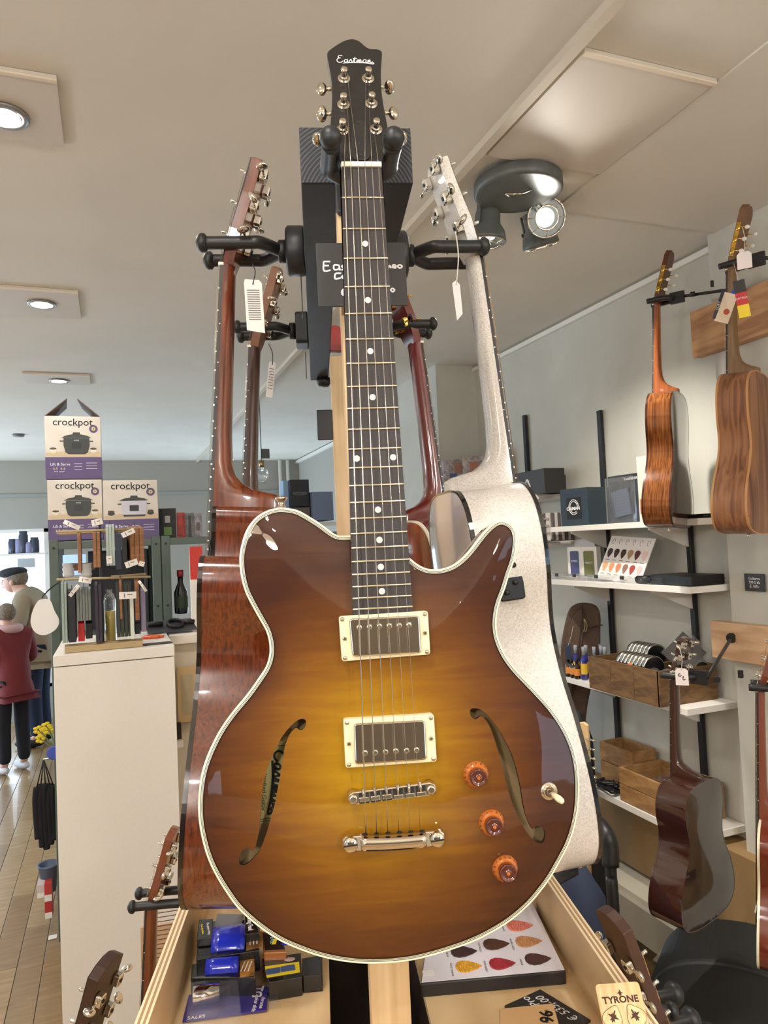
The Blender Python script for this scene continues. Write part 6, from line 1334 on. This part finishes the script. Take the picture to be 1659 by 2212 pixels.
# bulb pendant
P = atD(566, 1025, 4.4); t = thing('bulb_pendant', 'clear globe bulb hanging from the ceiling in the rear', 'pendant lamp', T(P)); ell('bulb_glass', (0, 0, 0), (.04, .04, .045), CLEAR, t); lathe('socket', [(.016, .04), (.018, .085), (0, .086)], mat('brass', (170, 150, 110), .3, 1.), t, seg=14); tube('cord', [(0, 0, .085), (0, 0, CZ-P.z)], .0025, BLACKM, t, seg=6)
box('mount_plate', (.03, .02, .13), (.05, .004, .06), mat('plate_grey', (70, 72, 74), .4), t)
P = atD(497, 993, 5.2); t = thing('spot_bulb', 'small bright bulb glowing beside the mahogany neck', 'light', T(P)); ell('bulb', (0, 0, 0), (.022,)*3, LEDM, t); tube('cord', [(0, 0, .02), (0, 0, CZ-P.z)], .002, BLACKM, t, seg=5)
P = atD(876, 993, 5.5); t = thing('spot_bulb', 'small bright bulb glowing in the dark doorway', 'light', T(P)); ell('bulb', (0, 0, 0), (.022,)*3, LEDM, t); tube('cord', [(0, 0, .02), (0, 0, CZ-P.z)], .002, BLACKM, t, seg=5)
o = lathe('smoke_detector', [(.05, 0), (.045, -.02), (0, -.022)], mat('detector', (110, 110, 106), .5), None, Tr(*onZ(40, 938, CZ-.0)), 20); tag(o, 'small dark ceiling disc left of the cooker boxes', 'ceiling disc')
# dark doorway with neon sign, black edge panel on the pillar
YD = 5.2
dw = thing('shop_doorway', 'dark glazed doorway behind the red guitar', 'door', Tr(0, YD, 0))
a_ = onY(868, 960, YD); b_ = onY(912, 960, YD)
box('dark_glass', ((a_.x+b_.x)/2+.1, .03, 1.12), (b_.x-a_.x+.7, .02, 2.24), mat('night_glass', (44, 62, 84), .12, coat=1.), dw); box('door_frame', ((a_.x+b_.x)/2+.1, .02, 2.27), (b_.x-a_.x+.74, .05, .06), BLACKM, dw); box('door_bar', ((a_.x+b_.x)/2+.1, 0, onY(890, 1022, YD).z), (b_.x-a_.x+.7, .03, .03), BLACKM, dw)
NEON = mat('neon_white', (255, 255, 255), .5, emit=5.); P = onY(884, 940, YD-.06)
t = thing('neon_sign', 'glowing white round neon sign in the dark doorway', 'sign', T(P)); q = 1/320.
prism('neon_shape', [tuple(v)[:2] for v in cr([(x*q, y*q, 0) for x, y in [(-10, -8), (-14, 4), (-8, 14), (-4, 22), (2, 18), (8, 24), (12, 16), (16, 6), (12, -6), (0, -12)]], 4, True)], 0, .01, NEON, t, Rx(90)); tube('neon_arc', cr([(-18*q, 0, -4*q), (-14*q, 0, -16*q), (-4*q, 0, -26*q), (12*q, 0, -30*q)], 6), .013, NEON, t)
P = onY(922, 795, 4.05); o = box('wall_strip', (onY(922, 950, 4.05).x, 4.06, 1.4), (.05, .03, 2*(P.z-1.4)), BLACKM, bev=.003); tag(o, 'tall narrow black panel on the edge of the grey pillar', 'panel')

# ---------------- people
def skin(name, V, E, Rr, m, parent, lv=2, M=None):
    me = bpy.data.meshes.new(name); me.from_pydata([tuple(v) for v in V], E, []); o = bpy.data.objects.new(name, me); col.objects.link(o)
    md = o.modifiers.new('s', 'SKIN'); md.use_smooth_shade = True
    for i, r in enumerate(Rr): sv = me.skin_vertices[0].data[i]; sv.radius = (r, r) if not isinstance(r, tuple) else r
    me.skin_vertices[0].data[0].use_root = True
    sb = o.modifiers.new('u', 'SUBSURF'); sb.levels = lv
    bpy.context.view_layer.update(); m2 = bpy.data.meshes.new_from_object(o.evaluated_get(bpy.context.evaluated_depsgraph_get()))
    bpy.data.objects.remove(o); bpy.data.meshes.remove(me); m2.materials.clear()
    for p in m2.polygons: p.use_smooth = True
    return obj(name, m2, m, parent, M)
SKINM = mat('skin', (206, 160, 138), .55)
def person(lb_, M, h, coat, legs, shoe, hairc, cap=None, scarf=None, bend=0., arm=(.25, .30, -.05), hair_len=0., patch=False):
    t = thing('person', lb_, 'person', M); k = h/1.7; s_ = lambda *p: (p[0]*k, p[1]*k, p[2]*k)
    fy = .10*bend   # local +y = facing direction
    hx, hy, hz = 0, .06+.25*bend, 1.56-.10*bend
    V = [s_(0, 0, .92), s_(0, .01+fy*.5, 1.12), s_(0, .01+fy, 1.36), s_(0, .03+fy*1.6, 1.46), s_(hx, hy, hz), s_(0, hy+.01, hz+.08)]
    E_ = [(0, 1), (1, 2), (2, 3), (3, 4), (4, 5)]; Rr = [.13, .125, .12, .052, .075, .07]
    for sd in (-1, 1):
        b_ = len(V); V += [s_(sd*.17, .01+fy, 1.38), s_(sd*.24, .02+fy, 1.12), s_(sd*.20, arm[0]+fy, arm[1]+.80), s_(sd*.18, arm[0]+.06+fy, arm[1]+.80)]
        E_ += [(2, b_), (b_, b_+1), (b_+1, b_+2), (b_+2, b_+3)]; Rr += [.058, .046, .030, .036]
        b_ = len(V); V += [s_(sd*.09, 0, .86), s_(sd*.10, .02, .48), s_(sd*.10, -.01, .09), s_(sd*.11, .10, .04)]
        E_ += [(0, b_), (b_, b_+1), (b_+1, b_+2), (b_+2, b_+3)]; Rr += [.080, .056, .038, .03]
    skin('body', V, E_, [r*k for r in Rr], SKINM, t)
    # coat: torso and sleeves
    Vc = V[:4]+[s_(0, -.005, .80)]; Ec = [(0, 1), (1, 2), (2, 3), (0, 4)]; Rc = [.19, .17, .155, .075, .20]
    for sd, b0 in ((-1, 6), (1, 14)):
        b_ = len(Vc); Vc = Vc+[V[b0], V[b0+1], V[b0+2]]; Ec += [(2, b_), (b_, b_+1), (b_+1, b_+2)]; Rc += [.085, .07, .05]
    skin('coat', Vc, Ec, [r*k for r in Rc], coat, t)
    Vl = [V[0]]; El = []; Rl = [.125]
    for b0 in (10, 18):
        b_ = len(Vl); Vl += [V[b0], V[b0+1], (V[b0+2][0], V[b0+2][1], V[b0+2][2])]; El += [(0, b_), (b_, b_+1), (b_+1, b_+2)]; Rl += [.092, .078, .062]
    skin('trousers', Vl, El, [r*k for r in Rl], legs, t)
    for sd in (-1, 1): ell('shoe', (sd*.105*k, .06*k, .045*k), (.05*k, .135*k, .045*k), shoe, t); 
    H = Vector(s_(hx, hy, hz+.05))
    ell('hair', H+Vector((0, -.02*k, .025*k)), (.088*k, .10*k, .098*k), hairc, t)
    ell('face', H+Vector((0, .03*k, -.015*k)), (.068*k, .078*k, .098*k), SKINM, t); ell('nose', H+Vector((0, .108*k, -.02*k)), (.012*k, .02*k, .02*k), SKINM, t, seg=8)
    for sd in (-1, 1): ell('ear', H+Vector((sd*.083*k, .0, -.02*k)), (.012*k, .02*k, .03*k), SKINM, t, seg=8); ell('eye', H+Vector((sd*.028*k, .098*k, .005*k)), (.010*k, .006*k, .006*k), INK, t, seg=8)
    box('mouth', H+Vector((0, .104*k, -.06*k)), (.04*k, .006*k, .006*k), mat('lips', (150, 90, 80), .5), t)
    if cap: ell('flat_cap', H+Vector((0, .02*k, .075*k)), (.105*k, .135*k, .05*k), cap, t, Rx(-6)); ell('cap_brim', H+Vector((0, .13*k, .055*k)), (.07*k, .05*k, .012*k), cap, t)
    if scarf: tube('scarf', [(.095*k*math.cos(a*math.pi/8), .03*k+fy*k+.095*k*math.sin(a*math.pi/8), 1.45*k) for a in range(16)], .045*k, scarf, t, seg=10, closed=True)
    if patch: box('shoulder_badge', s_(.205, -.02, 1.30), (.10*k, .004, .03*k), INK, t, R=Rz(-70))
    return t
MARO = mat('maroon_coat', (112, 36, 40), .8); NAVY = mat('navy_trousers', (22, 24, 34), .85); JEAN = mat('blue_jeans', (36, 50, 78), .85); KHAK = mat('khaki_jacket', (160, 146, 122), .8)
HG = mat('grey_hair', (138, 124, 108), .9, noise=((80, 80, 80), (104, 92, 80), .4, .6)); CAPM = mat('dark_cap', (42, 42, 50), .85)
P = onZ(32, 1668, 0.); person('grey haired person in maroon coat and dark trousers standing at the left frame edge', Tr(P.x, P.y, 0) @ Rz(35), 1.8-(1298-1205)/FPX*(P.y*.935)-.0, MARO, NAVY, mat('white_shoe', (200, 200, 205), .6), HG, scarf=mat('pink_scarf', (196, 160, 160), .85), bend=.2)
P = onZ(88, 1608, 0.); person('person in dark flat cap and khaki jacket looking down at the left', Tr(P.x, P.y, 0) @ Rz(75), 1.74, KHAK, JEAN, INK, HG, cap=CAPM, bend=.55, patch=True)
P = onZ(-28, 1640, 0.); person('person in navy at the extreme left frame edge', Tr(P.x-.25, P.y-.1, 0) @ Rz(-60), 1.70, mat('navy_coat', (40, 58, 96), .85), NAVY, INK, CAPM)
# ================================================================== goods in the plywood tray
ZTR = CAMZ+HF
def ontray(px, py, dz=0.): return onZ(px, py, ZTR+dz)
def flat(name, lb_, cat, pxs, z, th, m, group=None, bev=.0008):
    "flat slab lying in the tray: outline pixels on its top surface"
    P = [onZ(x, y, z+th) for x, y in pxs]; c = sum(P, Vector())/len(P); yaw = math.atan2((P[1]-P[0]).y, (P[1]-P[0]).x)
    M = Matrix.Translation((c.x, c.y, z)) @ Matrix.Rotation(yaw, 4, 'Z'); Mi = M.inverted()
    poly = [tuple((Mi @ p)[:2]) for p in P]
    ar = sum(a[0]*b[1]-b[0]*a[1] for a, b in zip(poly, poly[1:]+poly[:1]))
    if ar < 0: poly.reverse()
    t = thing(name, lb_, cat, M, group); return t, poly, Mi
# tonewood plectrum board
t, poly, Mi = flat('pick_display_case', 'glass topped case of seven coloured wooden plectrums lying in the right tray', 'display case', [(908, 2120), (1222, 2092), (1148, 1940), (930, 1958)], ZTR, .022, BLACKM)
bevprism('case_body', poly, 0, .019, mat('case_dark', (40, 38, 40), .4), t, bev=.002); prism('paper_insert', [(x*.985, y*.985) for x, y in poly], .0192, .0200, mat('insert_white', (226, 222, 230), .35, coat=.6), t)
def topw(px, py, z): return Mi @ onZ(px, py, z)
zt_ = ZTR+.0203
pk = [((1123, 2000), (234, 130, 108), 1.), ((1072, 2040), (92, 60, 46), 1.05), ((1142, 2034), (206, 146, 96), 1.), ((1002, 2056), (66, 44, 44), 1.), ((1012, 2088), (228, 166, 52), 1.08), ((1085, 2082), (178, 50, 64), 1.1), ((1162, 2072), (84, 48, 46), 1.08)]
for (q, c, s) in pk:
    p = topw(*q, zt_); pa = topw(q[0]-28, q[1]+2, zt_); pb_ = topw(q[0]+30, q[1]-1, zt_); ln = (pb_-pa).length; ang = math.degrees(math.atan2((pb_-pa).y, (pb_-pa).x))+90
    bevprism('plectrum', [(a*ln*1.02, b*ln) for a, b in PICKP], 0, .0014, mat('woodpick_%d' % c[0], c, .35, noise=((90, 500, 90), tuple(int(v*.78) for v in c), .4, .6)), t, Matrix.Translation((p.x, p.y, .0200)) @ Rz(ang), bev=.0005)
    l = topw(q[0]-36, q[1]+6, zt_); text('plectrum_name', ['PADAUK', 'COCOBOLO', 'FIGURED MAPLE', 'EBONY', 'OSAGE ORANGE', 'PURPLEHEART', 'WENGE'][pk.index((q, c, s))], .0042, GREYW, t, Matrix.Translation((l.x, l.y, .0203)) @ Rz(ang+180), .0001)
l = topw(925, 2112-10, zt_); box('price_sticker', (l.x, l.y, .0205), (.016, .012, .0004), PAPER, t); 
# chalk price card
t, poly, Mi = flat('chalk_sign', 'black chalk price card lying under the cardboard box in the tray', 'sign', [(1090, 2172), (1167, 2137), (1276, 2203), (1200, 2250)], ZTR, .003, CHALK)
prism('sign_board', poly, 0, .003, CHALK, t)
p = Mi @ onZ(1205, 2178, ZTR+.003); a0 = Mi @ onZ(1235, 2195, ZTR+.003); a1 = Mi @ onZ(1160, 2150, ZTR+.003); ang = math.degrees(math.atan2((a1-a0).y, (a1-a0).x))
text('sign_writing', '€ 535,-00', .016, WINK, t, Matrix.Translation((p.x, p.y, .0033)) @ Rz(ang), .0001, shear=.3); p = Mi @ onZ(1165, 2175, ZTR+.003); text('sign_writing', 'Phil Pro', .016, WINK, t, Matrix.Translation((p.x, p.y, .0033)) @ Rz(ang), .0001, shear=.3)
# kraft box
t, poly, Mi = flat('kraft_box', 'brown cardboard hanger box at the bottom edge of the tray', 'box', [(1078, 2250), (1078, 2178), (1195, 2166), (1218, 2250)], ZTR+.003, .045, None)
KR = mat('kraft_board', (196, 156, 108), .7); bevprism('carton', poly, 0, .045, KR, t, bev=.0015); p = Mi @ onZ(1183, 2205, ZTR+.048); a0 = Mi @ onZ(1176, 2240, ZTR+.048); a1 = Mi @ onZ(1170, 2180, ZTR+.048); ang = math.degrees(math.atan2((a1-a0).y, (a1-a0).x))
text('box_number', '9196', .022, INK, t, Matrix.Translation((p.x-.004, p.y, .0453)) @ Rz(ang), .0001, bold=.0006); text('box_lettering', 'HANGER', .0062, INK, t, Matrix.Translation((p.x+.008, p.y+.0, .0453)) @ Rz(ang), .0001); text('box_lettering', 'PRO', .006, INK, t, Matrix.Translation((p.x-.018, p.y-.004, .0453)) @ Rz(ang), .0001)
# wooden plectrum card leaning on the right plywood rim
P0, P1, P2 = atD(1287, 2138, .795), atD(1382, 2131, .795), atD(1316, 2245, .765)
xv = (P1-P0).normalized(); yv = (P0-P2); yv = (yv-xv*yv.dot(xv)).normalized(); M = basis((P0+P1)/2, xv, yv, xv.cross(yv)); wd = (P1-P0).length
t = thing('plectrum_card', 'engraved pale wooden card with two plectrums leaning on the right plywood rim', 'card', M)
ASH = mat('ash_wood', (226, 190, 140), .5, noise=((160, 14, 20), (206, 166, 114), .4, .62)); ENG = mat('engraving', (66, 30, 14), .7)
bevprism('card', [(x, y-.06) for x, y in rrect(wd, .13, .004)], -.003, 0, ASH, t, Tr(0, .0, 0), bev=.0005)
k = wd/95.
text('card_lettering', 'TYRONE', 17*k, ENG, t, Tr(0, -21*k, .0001), .0001, bold=.0003, sx=1.15)
BIRD = [(0, -.5), (.08, -.3), (.22, -.38), (.12, -.12), (.5, .02), (.22, .08), (.14, .3), (.08, .12), (.05, .5), (-.05, .5), (-.08, .12), (-.14, .3), (-.22, .08), (-.5, .02), (-.12, -.12), (-.22, -.38), (-.08, -.3)]
prism('bird_emblem', [(x*16*k, y*12*k) for x, y in BIRD], 0, .0003, ENG, t, Tr(2*k, -9*k, 0))
for s in (-1, 1):
    pm = Tr(s*23*k, -50*k, 0) @ Rz(s*28); po = [tuple(v)[:2] for v in cr([(a*56*k, -b*44*k, 0) for a, b in PICKP], 3, True)]
    pe = bevprism('plectrum', po, -.001, .0006, ASH, t, pm, bev=.0003); tube('cut_line', [(a, b, .0003) for a, b in po], .0004, ENG, pe, seg=4, closed=True); prism('bird_emblem', [(x*26*k, y*24*k) for x, y in BIRD], .0006, .0009, ENG, pe)
text('card_small_print', 'PICKS', 9*k, ENG, t, Tr(2*k, -84*k, .0001), .0001)
# engraved writing on the inner plywood side (hand written note)
for k_ in range(9): 
    tube('pencil_line', cr([(UR-.0165, 1.42-.012*j, HF+.075-.008*k_+.0015*math.sin(j*2.3+k_)) for j in range(9)], 2), .0006, mat('pencil', (120, 96, 70), .7), st, seg=4)
# humidifier and care packs on the left tray
def pack3(lb_, pxs, z, th, m, yaw=None): return flat('care_pack', lb_, 'package', pxs, z, th, m, 'care product packs in the left tray')
BKP = mat('pack_black', (20, 20, 22), .2, coat=.6); BLUEP = mat('pack_blue', (30, 50, 190), .15, coat=.8); GOLDP = mat('pack_gold', (190, 130, 50), .3, coat=.5, noise=((40, 40, 40), (96, 58, 24), .35, .65)); YLP = mat('pack_yellow', (236, 206, 30), .4)
for i, (lb_, pxs, z, bl, gd) in enumerate([
        ('upper black pack with a bright blue cleaning tool in the left tray', [(424, 2072), (560, 2052), (562, 1985), (430, 1990)], .012, [(460, 2052), (530, 2044), (530, 1994), (460, 2002)], [(532, 2052), (566, 2044), (566, 2010), (532, 2018)]),
        ('lower black pack with a blue tool in the left tray', [(412, 2112), (552, 2110), (550, 2062), (414, 2082)], .0, [(446, 2100), (516, 2094), (515, 2068), (446, 2080)], [(518, 2110), (550, 2106), (549, 2066), (518, 2070)])]):
    t, poly, Mi = pack3(lb_, pxs, ZTR+z, .03, None); bevprism('carton', poly, 0, .030, BKP, t, bev=.0015)
    B = [Mi @ onZ(x, y, ZTR+z+.034) for x, y in bl]; G = [Mi @ onZ(x, y, ZTR+z+.031) for x, y in gd]
    def q_(L_): 
        L_ = [(p.x, p.y) for p in L_]; a_ = sum(u[0]*v[1]-v[0]*u[1] for u, v in zip(L_, L_[1:]+L_[:1])); return L_ if a_ > 0 else L_[::-1]
    prism('gold_print', q_(G), .0301, .0308, GOLDP, t)
    cB = sum(B, Vector())/4; wB = ((B[1]-B[0]).length+(B[2]-B[3]).length)/2; hB_ = ((B[3]-B[0]).length+(B[2]-B[1]).length)/2; aB = math.atan2((B[1]-B[0]).y, (B[1]-B[0]).x)
    v, f = loft([[(x, math.cos(an)*hB_/2, math.sin(an)*.014) for an in [math.pi*j/10 for j in range(11)]] for x in (-wB/2, -wB*.25, wB*.25, wB/2)]); v = [(a, b*(.94 if abs(a) < wB*.3 else 1), c) for a, b, c in v]
    obj('blue_tool', fixn(mesh('tool', v, f+[tuple(range(11)), tuple(range(33, 44))], True)), BLUEP, t, Matrix.Translation((cB.x, cB.y, .030)) @ Matrix.Rotation(aB, 4, 'Z'))
    for k_ in range(3): c_ = sum(G, Vector())/4; box('print_line', (c_.x-.006+.005*k_, c_.y, .0312), (.0015, .024, .0003), PAPER, t)
t, poly, Mi = pack3('black pack corner with white and yellow lettering at the tray side', [(425, 2028), (458, 2024), (460, 1984), (430, 1986)], ZTR+.043, .012, None); bevprism('carton', poly, 0, .012, BKP, t, bev=.001)
cc_ = Mi @ onZ(446, 2006, ZTR+.055); text('pack_text', 'One piece string', .0052, PAPER, t, Matrix.Translation((cc_.x+.003, cc_.y, .0122)) @ Rz(-80), .0001); text('pack_text', 'Cleans & polishes', .0042, YLP, t, Matrix.Translation((cc_.x-.006, cc_.y, .0122)) @ Rz(-80), .0001)
t, poly, Mi = pack3('black string cleaner pack under the sunburst guitar edge', [(528, 2018), (560, 2014), (552, 1974), (528, 1972)], ZTR+.043, .012, None); bevprism('carton', poly, 0, .012, BKP, t, bev=.001); cc_ = Mi @ onZ(540, 1994, ZTR+.055); text('pack_text', 'String Fuel', .010, PAPER, t, Matrix.Translation((cc_.x, cc_.y, .0122)) @ Rz(-86), .0001, bold=.0003)
t, poly, Mi = pack3('small black and yellow pack with a blue dot in the left tray', [(570, 2058), (618, 2056), (606, 2016), (566, 2012)], ZTR+.025, .012, None); bevprism('carton', poly, 0, .012, mat('pack_amber', (150, 90, 36), .3), t, bev=.001); prism('print_top', [(x*.9, y*.8) for x, y in poly], .012, .0125, BKP, t); cc_ = Mi @ onZ(588, 2032, ZTR+.037); text('pack_text', 'EASE', .009, mat('print_cyan', (150, 190, 210), .4), t, Matrix.Translation((cc_.x, cc_.y, .0127)) @ Rz(-80), .0001); box('yellow_band', (cc_.x+.004, cc_.y-.004, .0127), (.006, .014, .0003), YLP, t); ell('blue_dot', (cc_.x+.022, cc_.y-.012, .013), (.006, .004, .001), BLUEP, t, seg=12)
t, poly, Mi = pack3('black and yellow grip box standing in the left tray', [(580, 2122), (652, 2110), (650, 2058), (566, 2070)], ZTR, .026, None); bevprism('carton', poly, 0, .026, BKP, t, bev=.001)
Y_ = [Mi @ onZ(x, y, ZTR+.0262) for x, y in [(576, 2112), (648, 2100), (646, 2078), (572, 2088)]]; prism('yellow_panel', q_(Y_), .0261, .0266, YLP, t)
for q in ((590, 2098), (622, 2092)): p = Mi @ onZ(*q, ZTR+.0266); bevprism('panel_picture', rrect(.020, .014, .002), .0267, .0272, mat('pic_blue', (60, 84, 130), .4), t, Matrix.Translation((p.x, p.y, 0)), bev=.0002)
p = Mi @ onZ(605, 2070, ZTR+.0266); text('pack_text', 'GRIP', .012, mat('print_mauve', (150, 110, 120), .4), t, Matrix.Translation((p.x, p.y, .0263)) @ Rz(-14), .0001); p = Mi @ onZ(626, 2072, ZTR+.0266); ell('print_dot', (p.x, p.y, .0264), (.008, .005, .0005), mat('print_pale', (196, 170, 160), .4), t, seg=12)
t, poly, Mi = pack3('plain black carton at the right end of the left tray', [(654, 2108), (696, 2104), (696, 2062), (652, 2070)], ZTR, .024, None); bevprism('carton', poly, 0, .024, BKP, t, bev=.001)
t, poly, Mi = flat('leaflet', 'grey leaflet tucked under the mahogany guitar in the tray', 'leaflet', [(462, 2000), (520, 2000), (528, 1974), (470, 1972)], ZTR+.045, .003, None); prism('paper', poly, 0, .002, mat('grey_leaf', (112, 112, 112), .5), t)
# slide blister
t, poly, Mi = flat('blister_pack', 'purple guitar slide blister pack lying at the lower left of the tray', 'package', [(394, 2204), (576, 2180), (578, 2130), (408, 2148)], ZTR+.002, .003, None); prism('backing_card', poly, 0, .0025, mat('purple_back', (52, 40, 130), .3, coat=.6), t)
CLR2 = mat('clear_shell', (240, 242, 245), .05, trans=.6, alpha=.13, coat=.6)
sp_ = [Mi @ onZ(x, y, ZTR+.03) for x, y in [(402, 2190), (520, 2170), (512, 2102), (412, 2116)]]; prism('clear_shell', q_(sp_), .003, .024, CLR2, t)
e_ = [Mi @ onZ(x, y, ZTR+.003) for x, y in [(580, 2180), (604, 2176), (596, 2134), (578, 2138)]]; prism('clear_edge', q_(e_), .0, .0012, CLR2, t); p = Mi @ onZ(594, 2142, ZTR+.004); box('price_sticker', (p.x, p.y, .0015), (.010, .008, .0005), PAPER, t)
a_ = Mi @ onZ(417, 2152, ZTR+.016); b_ = Mi @ onZ(474, 2142, ZTR+.016); lathe('chrome_slide', [(.0125, 0), (.0125, (b_-a_).length), (.0095, (b_-a_).length), (.0095, 0)], CHROME, t, align(a_, b_), 26, False)
p = Mi @ onZ(556, 2142, ZTR+.005); text('pack_logo', 'TG', .018, PAPER, t, Matrix.Translation((p.x, p.y, .0028)) @ Rz(-98), .0001, bold=.0006); p = Mi @ onZ(560, 2166, ZTR+.005); text('pack_text', 'chrome', .008, PAPER, t, Matrix.Translation((p.x+.004, p.y, .0028)) @ Rz(-98), .0001); text('pack_text', 'guitar slide', .008, PAPER, t, Matrix.Translation((p.x-.005, p.y, .0028)) @ Rz(-98), .0001); p = Mi @ onZ(440, 2198, ZTR+.005); text('pack_text', 'SALES', .009, PAPER, t, Matrix.Translation((p.x-.01, p.y+.003, .0028)) @ Rz(0), .0001)
